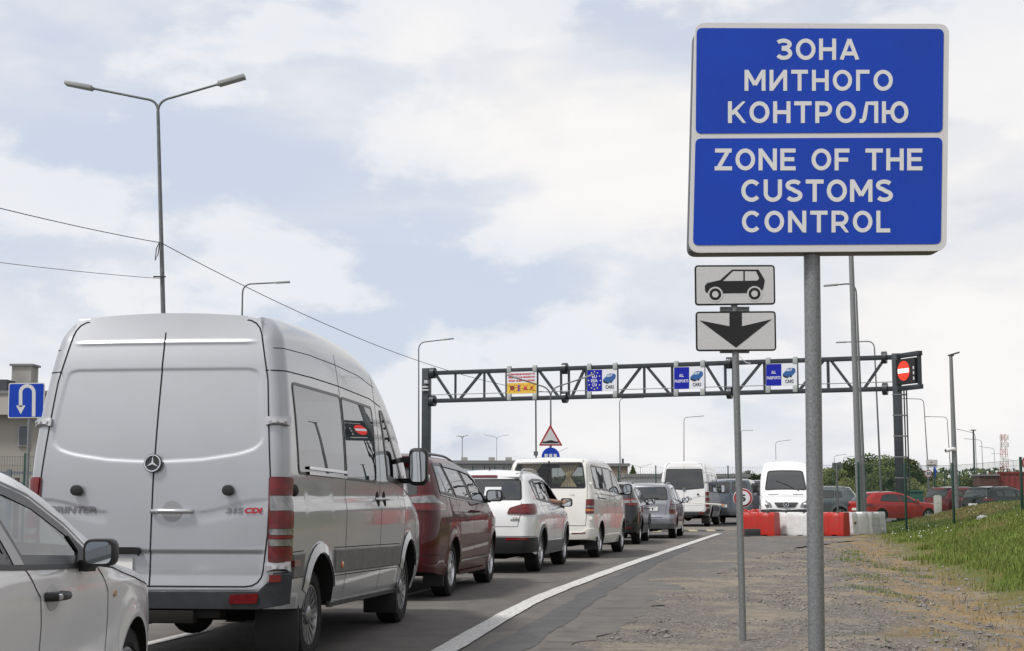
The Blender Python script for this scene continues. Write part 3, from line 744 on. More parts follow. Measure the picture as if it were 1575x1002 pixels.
    for sd in sides:
        c.patch('reflector', 'R', rpoly([(sd * .60, .515), (sd * .80, .52), (sd * .81, .585), (sd * .61, .575)], .012), REDLENS, .066, .05, parent=b)
        c.patch('reflector', 'R', rect(sd * .91 - .03, .66, sd * .91 + .03, .71), REDLENS, .062, .05, parent=b)
    g = G(); g.box((-.1, .05, .44), (1.25, .16, .07)); g.box((.1, -.02, .415), (.5, .12, .09)); g.cyl((-.2, .1, .36), (-.2, .6, .36), .05); g.box((0, .9, .38), (1.6, .12, .12)); g.box((0, 4.62, .33), (1.5, .1, .1)); g.ell((.05, .8, .36), (.16, .16, .14)); g.box((0, 2.8, .36), (.5, 3.2, .10))
    c.part(g, 'chassis', DARK, .01)
    # windscreen and front
    c.window('T', [(3.93, -.66), (3.93, .66), (4.76, .78), (4.76, -.78)], DGLASS if not near else TINT, 1, .05, .10, name='windscreen')
    if front:
        c.patch('grille', 'F', rpoly([(-.30, .80), (.30, .80), (.47, 1.0), (-.47, 1.0)], .05), CHROME, .02, .06); gr = G(); ff = c.fn('F')
        c.patch('grille_mesh', 'F', rpoly([(-.30, .81), (.30, .81), (.455, .99), (-.455, .99)], .04), BLACK, .026, .06)
        for z in (.86, .90, .94): c.line('grille_bar', 'F', [(-.36, z), (0, z), (.36, z)], PLASTG, .012, .032)
        star_badge(c, 'F', 0, .905, .11, .05)
        for sd in sides:
            l = c.patch('headlight', 'F', rpoly([(sd * .50, .82), (sd * .86, .80), (sd * .98, 1.0), (sd * .90, 1.12), (sd * .56, .98)], .05), CLEARLENS, .012, .05)
            g = G(); g.ell(ff(sd * .70, .91, .01), (.09, .05, .08)); c.part(g, 'lamp', CHROME, parent=l)
            c.patch('bonnet_vent', 'T', rect(5.0, sd * .46 - .19, 5.05, sd * .46 + .19), BLACK, .006, .05)
        c.patch('front_bumper', 'F', rpoly([(-1.1, .30), (1.1, .30), (1.1, .74), (.5, .76), (0, .72), (-.5, .76), (-1.1, .74)], .03), bump, .03, .08, edge=.02)
        g = G(); g.tube([c.T(4.82, -.5, .02), c.T(4.60, -.1, .03), c.T(4.42, .35, .02)], .012, 6); c.part(g, 'wiper', BLACK)
    if near:
        seatrow(c, (1.3, 2.35), (-.55, -.05, .55), .85, 1.0); seatrow(c, (3.55,), (-.5, .5), .85, 1.0)
        g = G(); g.box((0, 4.55, 1.12), (1.7, .5, .22)); c.part(g, 'dashboard', DARK, .05)
        g = G(); g.lathe([(.19, -.015), (.20, 0), (.19, .015), (.18, 0), (.19, -.015)], 20, 'z', cap=False); g.xf(Matrix.Translation((-.5, 4.2, 1.22)) @ Matrix.Rotation(R(-60), 4, 'X')); c.part(g, 'steering_wheel', BLACK)
    return c
def strip3(c, pts, wd, off, sd):
    pl = resample(pts, .05, False); a, b = ribbon(pl, wd); f = c.fn('S', sd); n = len(pl)
    V = [f(*q, off) for q in a] + [f(*q, off) for q in b] + [f(*q, 0) for q in a] + [f(*q, 0) for q in b]
    Fc = []
    for i in range(n - 1): Fc += [(i, i + 1, n + i + 1, n + i), (2 * n + i, 2 * n + i + 1, i + 1, i), (n + i, n + i + 1, 3 * n + i + 1, 3 * n + i)]
    return V, Fc

P_SILVER = paint('silver_paint', (0.40, 0.412, 0.435), .7, .42, dust=.12); P_WHITE = paint('white_paint', (0.74, 0.745, 0.75), 0, .35); P_CREAM = paint('cream_paint', (0.74, 0.73, 0.685), 0, .4, dust=.10)
P_MAROON = paint('maroon_paint', (0.060, 0.0025, 0.005), 0, .5, coat=.6, dust=.01); P_BLACK = paint('black_paint', (0.010, 0.010, 0.013), .1, .3, dust=.02); P_LSILVER = paint('light_silver_paint', (0.26, 0.27, 0.30), .6, .34)
P_GREYBLUE = paint('slate_paint', (0.10, 0.12, 0.15), .4, .35); P_GREY = paint('grey_green_paint', (0.085, 0.105, 0.11), .4, .35); P_RED = paint('red_paint', (0.40, 0.014, 0.013), 0, .3, dust=.04); P_DRED = paint('dark_red_paint', (0.22, 0.012, 0.022), .4, .3, dust=.05)

c = panel_van('panel_van', 'silver high roof van with closed rear doors, nearest the camera behind the pale saloon', (-2.585, 10.826, 0), 7, P_SILVER, near=True)
SIDEG = 'vehicles queueing in the lane'
tag(c.root, group=SIDEG)

# pale saloon in the left foreground
SAL = dict(L=4.30, rear=[(.2, .05), (.5, 0), (.9, .03), (1.02, .10)], front=[(.2, 4.22), (.45, 4.30), (.62, 4.26), (.74, 4.16)],
    top=[(0, 1.0), (.35, 1.04), (.75, 1.16), (1.2, 1.325), (1.7, 1.385), (2.05, 1.38), (2.4, 1.295), (2.75, 1.135), (3.05, .985), (3.2, .945), (3.6, .89), (4.0, .80), (4.2, .72), (4.3, .63)],
    bot=[(0, .34), (.5, .22), (3.6, .20), (4.3, .24)], hw=[(.2, .80), (.4, .835), (.7, .85), (.86, .855), (.90, .848), (.95, .845), (1.0, .828), (1.15, .755), (1.3, .68), (1.42, .61)],
    plan=[(0, .93), (.8, .99), (1.8, 1), (3.0, .995), (3.7, .97), (4.3, .86)], rc=(.25, .2), fc=(.40, .27), tc=(.11, .065), crown=.03, wheels=(.87, 3.48), Ra=.345, zw=.315, Rw=.31, ww=.20, rim='ten', flare=.012, ds=.04, nv=38)
def saloon():
    FW = [(1.735, .998), (1.65, 1.21), (1.60, 1.312), (1.85, 1.308), (2.14, 1.245), (2.44, 1.125), (2.58, 1.03), (2.62, .96)]
    RW = [(1.02, 1.03), (1.62, 1.005), (1.57, 1.15), (1.50, 1.305), (1.30, 1.29), (1.08, 1.205), (.9, 1.08)]
    hol = [offset(ccw(resample(rpoly(x, .02), .04)), .0) for x in (FW, RW)]
    c = Car('saloon_car', 'pale silver saloon cut off by the left picture edge, with black mirror and door handle', 'car', (-2.771, 4.217, 0), .5, SAL, paint('pale_silver_paint', (0.70, 0.70, 0.71), .1, .34), None, holes=hol, fholes=[[(2.2, -.53), (2.2, .53), (2.96, .67), (2.96, -.67)]])
    for sd in (1, -1):
        c.window('S', FW, GLASS, sd, .045, .02, name='window'); c.window('S', RW, GLASS, sd, .045, .02)
        c.patch('door_pillar', 'S', [(1.625, 1.0), (1.735, .995), (1.65, 1.20), (1.60, 1.315), (1.50, 1.308), (1.575, 1.15)], mat('gloss_black', (.012, .012, .016), .06, coat=.6), .009, .1, sd)
        c.patch('mirror_base', 'S', [(2.40, .972), (2.72, .955), (2.62, 1.00), (2.50, 1.065), (2.43, 1.09), (2.48, 1.02)], BLACK, .012, .1, sd)
        c.line('window_trim', 'S', [(.86, 1.035), (1.62, .990), (1.8, .983), (2.72, .948)], BLACK, .018, .010, sd)
        c.line('drip_rail', 'S', [(.95, 1.14), (1.28, 1.315), (1.55, 1.335), (1.85, 1.328), (2.15, 1.265), (2.46, 1.14), (2.64, 1.03)], GASKET, .016, .008, sd)
        c.lines('door_gap', [('S', sd, [(1.755, .975), (1.82, .93), (1.90, .86), (1.93, .75), (1.925, .5), (1.92, .30)], False), ('S', sd, [(2.72, .95), (2.82, .90), (2.90, .82), (2.92, .7), (2.915, .5), (2.90, .30)], False),
                            ('S', sd, [(1.15, .90), (1.20, .7), (1.1, .5)], False), ('S', sd, [(2.74, .95), (3.05, .925), (3.4, .865), (3.8, .80), (4.02, .74)], False)], SEAM, .007)
        c.patch('handle_recess', 'S', circle(2.06, .850, .085, 20, .055), mat('recess_pale', (.40, .40, .41), .35, .3), .0025, .05, sd)
        g = G(); x = c.w(2.06, .855); g.tube([(sd * x, 1.96, .858), (sd * (x + .035), 1.975, .858), (sd * (x + .042), 2.06, .856), (sd * (x + .035), 2.15, .853), (sd * x, 2.165, .853)], .019, 8); o = c.part(g, 'door_handle', BLACK, smooth=60)
        g = G(); g.cyl((sd * (x + .045), 1.99, .858), (sd * (x + .062), 1.99, .858), .012, n=10); c.part(g, 'lock', CHROME, parent=o)
        c.patch('indicator', 'S', circle(3.02, .805, .022, 16, .015), mat('side_lamp', (.5, .30, .16), .2), .008, .05, sd)
        c.mirror(2.46, 1.0, sd, (.142, .12, .14), BLACK, .115)
        c.patch('headlight', 'F', rpoly([(sd * .42, .62), (sd * .62, .60), (sd * .86, .68), (sd * .88, .74), (sd * .5, .68)], .03), CLEARLENS, .006, .05)
        g = G(); g.box((sd * .60, 3.0, .22), (.3, .03, .2)); c.part(g, 'mud_flap', BLACK)
    c.window('T', [(.50, -.60), (.50, .60), (1.16, .52), (1.16, -.52)], DGLASS, 1, .03, .05, name='rear_window')
    for sd in (1, -1): c.patch('tail_light', 'R', rpoly([(sd * .45, .70), (sd * .85, .72), (sd * 1.05, .82), (sd * .95, .90), (sd * .50, .86)], .03), REDLENS, .01, .04)
    c.patch('bumper', 'R', [(-1.1, .32), (1.1, .32), (1.1, .48), (-1.1, .48)], c.paint, .02, .08, edge=.01, base=-.01); c.plate(0, .66, '')
    c.window('T', [(2.16, -.56), (2.16, .56), (3.0, .70), (3.0, -.70)], GLASS, 1, .03, .05, name='windscreen')
    seatrow(c, (1.75,), (-.38, .38), .45, 1.0, wd=.48, back=.48)
    g = G(); g.prism(rpoly([(2.30, .55), (2.33, .92), (2.42, 1.00), (2.60, 1.01), (2.95, .98), (2.95, .55)], .05), lambda u, z, d: (d, u, z), -.66, .66); c.part(g, 'dashboard', mat('dash_plastic', (.035, .05, .05), .6), .03)
    g = G(); g.ell((-.36, 2.42, 1.0), (.20, .13, .06)); c.part(g, 'dash_cowl', mat('dash_plastic', (.035, .05, .05), .6))
    g = G(); tor = []
    g.lathe([(.175, -.012), (.187, 0), (.175, .012), (.163, 0), (.175, -.012)], 24, 'z', cap=False); g.box((0, 0, -.01), (.34, .05, .02)); g.xf(Matrix.Translation((-.36, 2.22, .93)) @ Matrix.Rotation(R(-65), 4, 'X')); c.part(g, 'steering_wheel', BLACK)
    return c
saloon()

def face_pair(fn):
    for sd in (1, -1): fn(sd)

# maroon people carrier
MPV = dict(L=5.0, rear=[(.25, .08), (.45, .0), (.7, .0), (.95, .06), (1.2, .12), (1.5, .30), (1.75, .46)], front=[(.2, 4.9), (.5, 5.0), (.8, 4.92)],
    top=[(.35, 1.735), (.8, 1.755), (1.8, 1.75), (2.6, 1.68), (3.1, 1.55), (3.6, 1.32), (4.0, 1.14), (4.3, 1.04), (4.8, .92), (5.0, .80)],
    bot=[(0, .36), (.5, .30), (1.6, .25), (3.6, .24), (5.0, .26)], hw=[(.2, .90), (.45, .965), (.75, .985), (1.0, .98), (1.1, .965), (1.25, .94), (1.5, .86), (1.75, .76)],
    plan=[(0, .96), (1.0, 1), (3.6, 1), (4.3, .97), (5.0, .85)], rc=(.30, .17), fc=(.4, .3), tc=(.12, .08), wheels=(1.12, 4.15), Ra=.405, zw=.345, Rw=.345, ww=.225, rim='twin5', flare=.015)
def mpv():
    Q = [(.50, 1.30), (1.30, 1.255), (1.02, 1.66), (.62, 1.665)]; D1 = [(1.40, 1.25), (2.38, 1.205), (2.05, 1.62), (1.10, 1.655)]; D2 = [(2.50, 1.20), (3.62, 1.155), (3.42, 1.26), (3.05, 1.46), (2.78, 1.56), (2.16, 1.61)]
    hol = [offset(ccw(resample(rpoly(x, .03), .05)), .01) for x in (Q, D1, D2)]
    c = Car('people_carrier', 'maroon people carrier with roof rails behind the silver van', 'car', (-1.874, 18.24, 0), 9, MPV, P_MAROON, SIDEG, holes=hol, fholes=[[(2.78, -.57), (2.78, .57), (3.90, .70), (3.90, -.70)]])
    for sd in (1, -1):
        c.window('S', Q, TINT, sd, .03, .05); c.window('S', D1, TINT, sd, .035, .04); c.window('S', D2, GLASS, sd, .035, .04)
        c.line('wind_deflector', 'S', [(1.12, 1.66), (2.1, 1.625), (2.76, 1.575), (3.06, 1.47)], mat('smoked_plastic', (.04, .045, .045), .15), .06, .016, sd)
        c.line('window_trim', 'S', [(.5, 1.275), (1.4, 1.225), (3.68, 1.135)], mat('bright_trim', (.3, .3, .31), .3, .8), .014, .008, sd)
        c.lines('door_gap', [('S', sd, [(1.36, 1.25), (1.5, .95), (1.56, .6), (1.6, .30)], False), ('S', sd, [(2.44, 1.2), (2.53, .8), (2.54, .32)], False), ('S', sd, [(3.66, 1.14), (3.66, .8), (3.6, .34)], False), ('S', sd, [(1.0, 1.06), (1.8, 1.05), (2.5, 1.03)], False)], SEAM, .008)
        c.handle(2.38, 1.06, sd, P_MAROON); c.handle(2.72, 1.05, sd, P_MAROON)
        c.line('side_moulding', 'S', [(1.62, .43), (3.6, .42)], CHROME, .022, .012, sd)
        c.line('sill', 'S', [(1.60, .27), (3.68, .255)], P_MAROON, .05, .02, sd)
        b = c.patch('tail_light', 'R', rpoly([(sd * .50, 1.09), (sd * .90, 1.08), (sd * 1.36, 1.09), (sd * 1.37, 1.15), (sd * 1.10, 1.20), (sd * .95, 1.285), (sd * .55, 1.255)], .025), DREDLENS, .012, .04)
        c.patch('light_segment', 'R', rpoly([(sd * .56, 1.17), (sd * .95, 1.175), (sd * 1.34, 1.15), (sd * 1.1, 1.195), (sd * .95, 1.265), (sd * .58, 1.24)], .02), CLEARLENS, .018, .04, parent=b)
        c.patch('light_segment', 'R', rpoly([(sd * .56, 1.10), (sd * .9, 1.095), (sd * 1.33, 1.10), (sd * 1.33, 1.14), (sd * .95, 1.16), (sd * .58, 1.16)], .012), REDLENS, .018, .04, parent=b)
        c.mirror(3.58, 1.245, sd, (.24, .17, .16), BLACK, .15)
        c.rail(.55, 2.9, .66, sd, mat('rail_grey', (.14, .14, .15), .4, .6))
        c.part(G().box((sd * .80, .68, .28), (.26, .03, .26)), 'mud_flap', BLACK); c.part(G().box((sd * .80, 3.72, .25), (.26, .03, .2)), 'mud_flap', BLACK)
    c.window('R', [(-.70, 1.24), (.70, 1.24), (.66, 1.60), (-.66, 1.60)], DGLASS, 1, .03, .06, name='rear_window')
    c.lines('gate_gap', [('R', 1, [(.76, 1.24), (.80, .9), (.76, .62), (-.76, .62), (-.80, .9), (-.76, 1.24)], False), ('R', 1, [(-1.2, .55), (0, .56), (1.2, .55)], False)], SEAM, .009)
    g = G(); g.prism(rpoly([(.30, 1.70), (.62, 1.765), (.62, 1.79), (.26, 1.745)], .01), lambda u, z, d: (d, u, z), -.66, .66); c.part(g, 'spoiler', P_MAROON, .01)
    c.plate(0, .85, '', ht=.11); c.window('T', [(2.72, -.60), (2.72, .60), (3.96, .74), (3.96, -.74)], GLASS, 1, .03, .05, name='windscreen')
    seatrow(c, (1.5, 2.5), (-.42, .42), .62, 1.0, back=.55); g = G(); g.box((0, 3.5, 1.0), (1.5, .5, .25)); c.part(g, 'dashboard', DARK, .05)
    g = G(); g.box((0, 1.1, .30), (1.5, .12, .1)); g.cyl((-.5, .1, .3), (-.5, .7, .3), .04); g.box((0, 2.5, .27), (.5, 3, .1)); c.part(g, 'chassis', DARK)
mpv()

def suv(name, label, loc, yaw, P, pm, side_wins, rear_win, o):
    """estate-shaped car; o holds the options that differ from car to car"""
    see = o.get('see'); hol = [offset(ccw(resample(rpoly(x, .03), .05)), .01) for x in side_wins] if see else ()
    c = Car(name, label, 'car', loc, yaw, P, pm, o.get('group'), holes=hol, fholes=[[(o['ws'][0] + .05, -o['ws'][1] + .03), (o['ws'][0] + .05, o['ws'][1] - .03), (o['ws'][2] - .05, o['ws'][3] - .03), (o['ws'][2] - .05, -o['ws'][3] + .03)]] if see else ()); L = c.L
    for sd in (1, -1):
        for i, wp in enumerate(side_wins):
            if o.get('open') == i and sd > 0:
                c.line('window_frame', 'S', offset(ccw(resample(rpoly(wp, .03), .05)), .01), GASKET, .035, .006, sd, True); continue
            c.window('S', wp, (TINT if i < len(side_wins) - 1 else GLASS) if see else DGLASS, sd, .035, .03)
        if o.get('clad'):
            z0, z1 = o['clad']; cm = o.get('cladm', PLASTG); a, b = c.wheels
            c.patch('sill_cladding', 'S', [(a + c.Ra + .03, c.zb0(a + 1) + .01), (b - c.Ra - .03, c.zb0(b - 1) + .01), (b - c.Ra - .03, z1 - .04), (a + c.Ra + .03, z1 - .02)], cm, .010, .1, sd)
            for uc in c.wheels:
                pts = [(uc + (c.Ra + .03) * math.cos(t * math.pi / 20), P['zw'] + (c.Ra + .03) * math.sin(t * math.pi / 20)) for t in range(0, 21) if P['zw'] + (c.Ra + .03) * math.sin(t * math.pi / 20) > .3]
                c.line('arch_trim', 'S', pts, cm, .055, .012, sd, base=0)
        gaps = [('S', sd, g_, False) for g_ in o.get('gaps', [])]
        if gaps: c.lines('door_gap', gaps, SEAM, .008)
        for h in o.get('handles', []): c.handle(h[0], h[1], sd, pm)
        if o.get('lamp'):
            q = [(sd * a, b) for a, b in o['lamp']]; b_ = c.patch('tail_light', 'R', rpoly(q, .025), o.get('lampm', REDLENS), .016, .035, res=.025)
            for lp, lm in o.get('lampseg', []): c.patch('light_segment', 'R', rpoly([(sd * a, b) for a, b in lp], .012), lm, .024, .035, parent=b_, res=.025)
        if o.get('refl'): y0, y1, z0, z1 = o['refl']; c.patch('reflector', 'R', rpoly([(sd * y0, z0), (sd * y1, z0), (sd * y1, z1), (sd * y0, z1)], .008), REDLENS, .022, .05)
        if o.get('mir'): c.mirror(*o['mir'][0], sd, *o['mir'][1:])
        if o.get('rail'): c.rail(*o['rail'], sd, o.get('railm', mat('rail_silver', (.4, .4, .41), .35, .8)))
        if o.get('trim'): c.line('window_trim', 'S', o['trim'], GASKET, .02, .008, sd)
        if o.get('headlamp'): c.patch('headlight', 'F', rpoly([(sd * a, b) for a, b in o['headlamp']], .03), CLEARLENS, .008, .05)
    if rear_win: c.window('R', rear_win, DGLASS, 1, .03, .05, name='rear_window', off=.005)
    if o.get('bump'):
        z0, z1, off = o['bump']; yb = o.get('bumpy', 1.25)
        c.patch('bumper', 'R', [(-yb, z0), (-.5, z0 - .02), (.5, z0 - .02), (yb, z0), (yb, z1 - .01), (.6, z1), (-.6, z1), (-yb, z1 - .01)], o.get('bumpm', PLASTG), off, .06, edge=.012, base=-.02)
    rg = [('R', 1, g_, False) for g_ in o.get('rgaps', [])]
    if rg: c.lines('gate_gap', rg, SEAM, .009)
    if o.get('ws'): a, y0, b, y1 = o['ws']; c.window('T', [(a, -y0), (a, y0), (b, y1), (b, -y1)], GLASS if see else DGLASS, 1, .03, .05, name='windscreen')
    if o.get('spoiler'): u0, z0, y_ = o['spoiler']; g = G(); g.prism([(u0 - .10, z0 - .05), (u0 + .2, z0 - .03), (u0 + .25, z0 + .022), (u0 - .08, z0 - .005)], lambda u, z, d: (d, u, z), -y_, y_); c.part(g, 'spoiler', o.get('spoilm', pm), .012)
    if o.get('brake'): c.patch('brake_light', 'R', rect(-.22, o['brake'], .22, o['brake'] + .03), DREDLENS, .03, .05)
    if o.get('wiper'): z = o['wiper']; g = G(); g.tube([c.E(0, z, .02), c.E(.2, z + .03, .03), c.E(.4, z + .02, .025)], .01, 6); c.part(g, 'wiper', BLACK)
    if o.get('plate'): c.plate(*o['plate'])
    if o.get('antenna'): u = o['antenna']; g = G(); z = c.zt(u) + c.crown; g.cyl((0, u, z - .01), (0, u - .04, z + .06), .02, .006, 8); c.part(g, 'antenna', BLACK)
    g = G(); m_ = sum(c.wheels) / 2; g.box((0, c.wheels[0], .30), (1.4, .12, .1)); g.cyl((-.5, .08, .28), (-.5, .6, .28), .04); g.box((0, m_, .25), (.5, c.wheels[1] - c.wheels[0], .1)); c.part(g, 'chassis', DARK)
    if see: seatrow(c, (1.3, 2.25), (-.38, .38), .6, 1.0, back=.5); g = G(); g.box((0, 3.15, .93), (1.4, .4, .2)); c.part(g, 'dashboard', DARK, .05)
    return c

# white compact off-roader
TIG = dict(L=4.43, rear=[(.25, .06), (.5, 0), (.8, .02), (1.0, .05), (1.2, .16), (1.45, .34), (1.62, .48)], front=[(.2, 4.33), (.5, 4.43), (.8, 4.36)],
    top=[(.4, 1.625), (.9, 1.665), (1.6, 1.67), (2.2, 1.61), (2.7, 1.44), (3.1, 1.20), (3.35, 1.06), (3.7, 1.02), (4.1, .95), (4.43, .82)],
    bot=[(0, .38), (.5, .30), (1.5, .27), (3.4, .27), (4.43, .30)], hw=[(.25, .84), (.5, .895), (.8, .905), (.95, .90), (1.05, .88), (1.2, .82), (1.45, .735), (1.65, .64)],
    plan=[(0, .97), (.8, 1), (3.2, 1), (3.8, .97), (4.43, .84)], rc=(.30, .18), fc=(.4, .28), tc=(.12, .075), wheels=(.92, 3.52), Ra=.39, zw=.345, Rw=.345, ww=.235, rim='alloy5', flare=.02)
tigc = suv('compact_suv', 'white compact off-roader with red tail lights behind the maroon people carrier', (-.54, 24.674, 0), 11, TIG, P_WHITE,
    [[(.78, 1.20), (1.02, 1.185), (.92, 1.53), (.62, 1.50)], [(1.06, 1.18), (1.98, 1.14), (1.80, 1.54), (.97, 1.54)], [(2.06, 1.135), (3.06, 1.09), (2.78, 1.26), (2.35, 1.47), (1.90, 1.54)]],
    [(-.70, 1.195), (.70, 1.195), (.66, 1.50), (.62, 1.53), (-.62, 1.53), (-.66, 1.50)],
    dict(group=SIDEG, see=True, open=2, clad=(.28, .52), bump=(.34, .60, .014), refl=(.45, .86, .545, .585), lamp=[(.46, .965), (.86, .95), (1.12, .955), (1.16, 1.06), (1.08, 1.13), (.70, 1.12), (.50, 1.06)],
         lampseg=[([(.52, .985), (.665, .98), (.665, 1.09), (.55, 1.05)], REDLENS), ([(.69, .975), (1.1, .98), (1.12, 1.06), (1.05, 1.105), (.69, 1.10)], REDLENS)], lampm=DREDLENS,
         gaps=[[(1.02, 1.16), (1.25, .95), (1.36, .7), (1.38, .36)], [(2.02, 1.13), (2.12, .8), (2.12, .36)], [(3.1, 1.08), (3.08, .8), (3.04, .36)]], handles=[(1.92, .97), (2.95, .93)], mir=((3.0, 1.12), (.21, .155, .15), BLACK, .13),
         rail=(.62, 2.3, .58), rgaps=[[(.70, 1.16), (.68, .95), (.64, .76), (-.64, .76), (-.68, .95), (-.70, 1.16)], [(-1.2, .60), (0, .61), (1.2, .60)]], ws=(2.30, .56, 3.28, .70), spoiler=(.50, 1.615, .60), brake=1.555, wiper=1.21, plate=(0, .88, ''), antenna=.85, bumpm=BLACK))
arm = bpy.data.meshes.new('person'); pts = [((.60, 2.30, 1.05), .045), ((.80, 2.18, 1.17), .045), ((.885, 2.42, 1.155), .038), ((.90, 2.62, 1.16), .028), ((.905, 2.69, 1.155), .034)]; ed_ = [(0, 1), (1, 2), (2, 3), (3, 4)]
for k_, (dx, ln_) in enumerate(((-.03, .085), (-.01, .095), (.01, .09), (.03, .07), (-.045, .05))):
    b_ = len(pts); pts += [((.905 + dx * .6, 2.70 + (.02 if k_ < 4 else -.02), 1.155 + dx * .3), .010), ((.915 + dx * .7, 2.70 + ln_ * .6, 1.145 + dx * .4), .009), ((.93 + dx * .7, 2.70 + ln_, 1.115 + dx * .4), .008)]; ed_ += [(4, b_), (b_, b_ + 1), (b_ + 1, b_ + 2)]
arm.from_pydata([p_[0] for p_ in pts], ed_, []); ao = bpy.data.objects.new('person', arm); COL.objects.link(ao); md = ao.modifiers.new('skin', 'SKIN')
for i_, p_ in enumerate(pts): arm.skin_vertices[0].data[i_].radius = (p_[1], p_[1])
arm.skin_vertices[0].data[0].use_root = True; ao.modifiers.new('sub', 'SUBSURF').levels = 1; arm.materials.append(mat('skin', (.46, .25, .17), .5)); ao.location = tigc.root.location; ao.rotation_euler = tigc.root.rotation_euler
tag(ao, 'bare forearm and hand of a driver resting in the open window of the white off-roader', 'person')
tigc.text('badge', 'R', 'TSI', .60, .895, .10, .022, BLACK, .012); tigc.line('badge', 'R', [(.52, .868), (.67, .868)], BLACK, .016, .012)
g = G(); solid(g, rect(.05, 1.26, .32, 1.40), tigc.fn('R'), .006, .009, .1); tigc.part(g, 'paper_notice', mat('paper', (.6, .63, .62), .8))

# cream minibus with curtains
T5 = dict(L=4.89, rear=[(.3, .05), (.55, 0), (.9, .02), (1.4, .08), (1.8, .16), (2.0, .24)], front=[(.2, 4.8), (.6, 4.89), (.95, 4.8)],
    top=[(.2, 1.985), (.7, 2.02), (1.8, 2.025), (2.7, 1.98), (3.2, 1.84), (3.7, 1.55), (4.05, 1.28), (4.2, 1.2), (4.6, 1.08), (4.89, .92)],
    bot=[(0, .38), (.5, .34), (1.5, .27), (3.6, .25), (4.89, .26)], hw=[(.25, .88), (.5, .935), (.8, .945), (1.1, .94), (1.3, .925), (1.4, .90), (1.7, .85), (2.0, .79)],
    plan=[(0, .985), (1, 1), (3.6, 1), (4.2, .97), (4.89, .86)], rc=(.16, .12), fc=(.35, .24), tc=(.12, .085), bulge=.05, wheels=(.95, 3.95), Ra=.41, zw=.345, Rw=.335, ww=.22, rim='alloy5', flare=.012)
def minibus():
    A = [(.42, 1.41), (1.62, 1.37), (1.60, 1.86), (.40, 1.87)]; B = [(1.72, 1.365), (2.62, 1.34), (2.60, 1.84), (1.70, 1.86)]; D = [(2.76, 1.335), (3.72, 1.28), (3.40, 1.52), (3.10, 1.74), (2.92, 1.80), (2.74, 1.82)]
    RW = [(-.76, 1.415), (.76, 1.415), (.76, 1.5), (.69, 1.93), (-.69, 1.93), (-.76, 1.5)]
    hol = [offset(ccw(resample(rpoly(x, .04), .05)), .01) for x in (A, B, D)]; rh = [offset(ccw(resample(rpoly(RW, .05), .05)), .01)]
    c = Car('minibus', 'cream minibus with tied curtains in its rear window', 'van', (.72, 30.516, 0), 13.2, T5, P_CREAM, SIDEG, holes=hol, rholes=rh, fholes=[[(3.17, -.59), (3.17, .59), (3.97, .70), (3.97, -.70)]])
    for sd in (1, -1):
        c.window('S', A, TINT, sd, .03, .05); c.window('S', B, TINT, sd, .03, .05); c.window('S', D, GLASS, sd, .03, .05)
        c.lines('door_gap', [('S', sd, [(1.66, 1.92), (1.66, 1.0), (1.6, .35)], False), ('S', sd, [(2.69, 1.9), (2.69, .9), (2.69, .32)], False), ('S', sd, [(3.74, 1.26), (3.72, .9), (3.55, .55), (3.5, .33)], False), ('S', sd, [(.25, 1.30), (1.2, 1.29), (2.69, 1.24)], False)], SEAM, .009)
        c.line('slide_rail', 'S', [(.55, 1.22), (1.55, 1.19)], SEAM, .02, .003, sd); c.handle(2.60, 1.12, sd, P_CREAM); c.handle(2.82, 1.11, sd, P_CREAM)
        b = c.patch('tail_light', 'R', rpoly([(sd * .775, .90), (sd * .99, .90), (sd * 1.0, 1.19), (sd * .785, 1.19)], .02), DREDLENS, .014, .03, res=.02)
        c.patch('light_segment', 'R', rect(*sorted((sd * .79, sd * .985))[:1], 1.08, sorted((sd * .79, sd * .985))[1], 1.175), REDLENS, .02, .03, parent=b, res=.02)
        c.patch('light_segment', 'R', rect(*sorted((sd * .79, sd * .985))[:1], 1.03, sorted((sd * .79, sd * .985))[1], 1.06), CLEARLENS, .02, .03, parent=b, res=.02)
        c.patch('light_segment', 'R', rect(*sorted((sd * .79, sd * .985))[:1], .95, sorted((sd * .79, sd * .985))[1], .99), AMBER, .02, .03, parent=b, res=.02)
        c.mirror(3.70, 1.38, sd, (.20, .24, .14), BLACK, .16)
        c.patch('reflector', 'R', rpoly([(sd * .50, .50), (sd * .78, .51), (sd * .78, .53), (sd * .50, .52)], .005), DREDLENS, .035, .05)
        c.part(G().box((sd * .80, .48, .30), (.28, .03, .26)), 'mud_flap', BLACK); c.part(G().box((sd * .8, 3.46, .28), (.28, .03, .22)), 'mud_flap', BLACK)
        g = G(); q = Vector(c.E(sd * .90, 1.50, .01)); g.box(q, (.07, .03, .06)); q = Vector(c.E(sd * .90, .80, .01)); g.box(q, (.07, .03, .07)); c.part(g, 'gate_hinge', P_CREAM, .01)
        # curtain: two gathered fans tied in the middle
        g = G(); V = []; n = 22; rows = 14
        for i in range(rows + 1):
            t = i / rows; z = lerp(1.93, 1.42, t); wd = .05 + .17 * abs(2 * t - 1.15) ** 1.1
            for j in range(n + 1): k = j / n * 2 - 1; V.append((sd * .40 + k * wd, c.sr(z) + .10 + .018 * math.sin(j * 2.4 + i * .15), z))
        g.add(V, [(i * (n + 1) + j, i * (n + 1) + j + 1, (i + 1) * (n + 1) + j + 1, (i + 1) * (n + 1) + j) for i in range(rows) for j in range(n)])
        c.part(g, 'curtain', mat('curtain_cloth', (.75, .66, .44), .9), smooth=80)
    c.window('R', RW, glass('rear_glass', (.55, .56, .56), 1.55), 1, .03, .06, name='rear_window')
    c.line('gate_gap', 'R', [(0, 1.415), (0, 1.93), (0, 1.985)], SEAM, .03, .008)
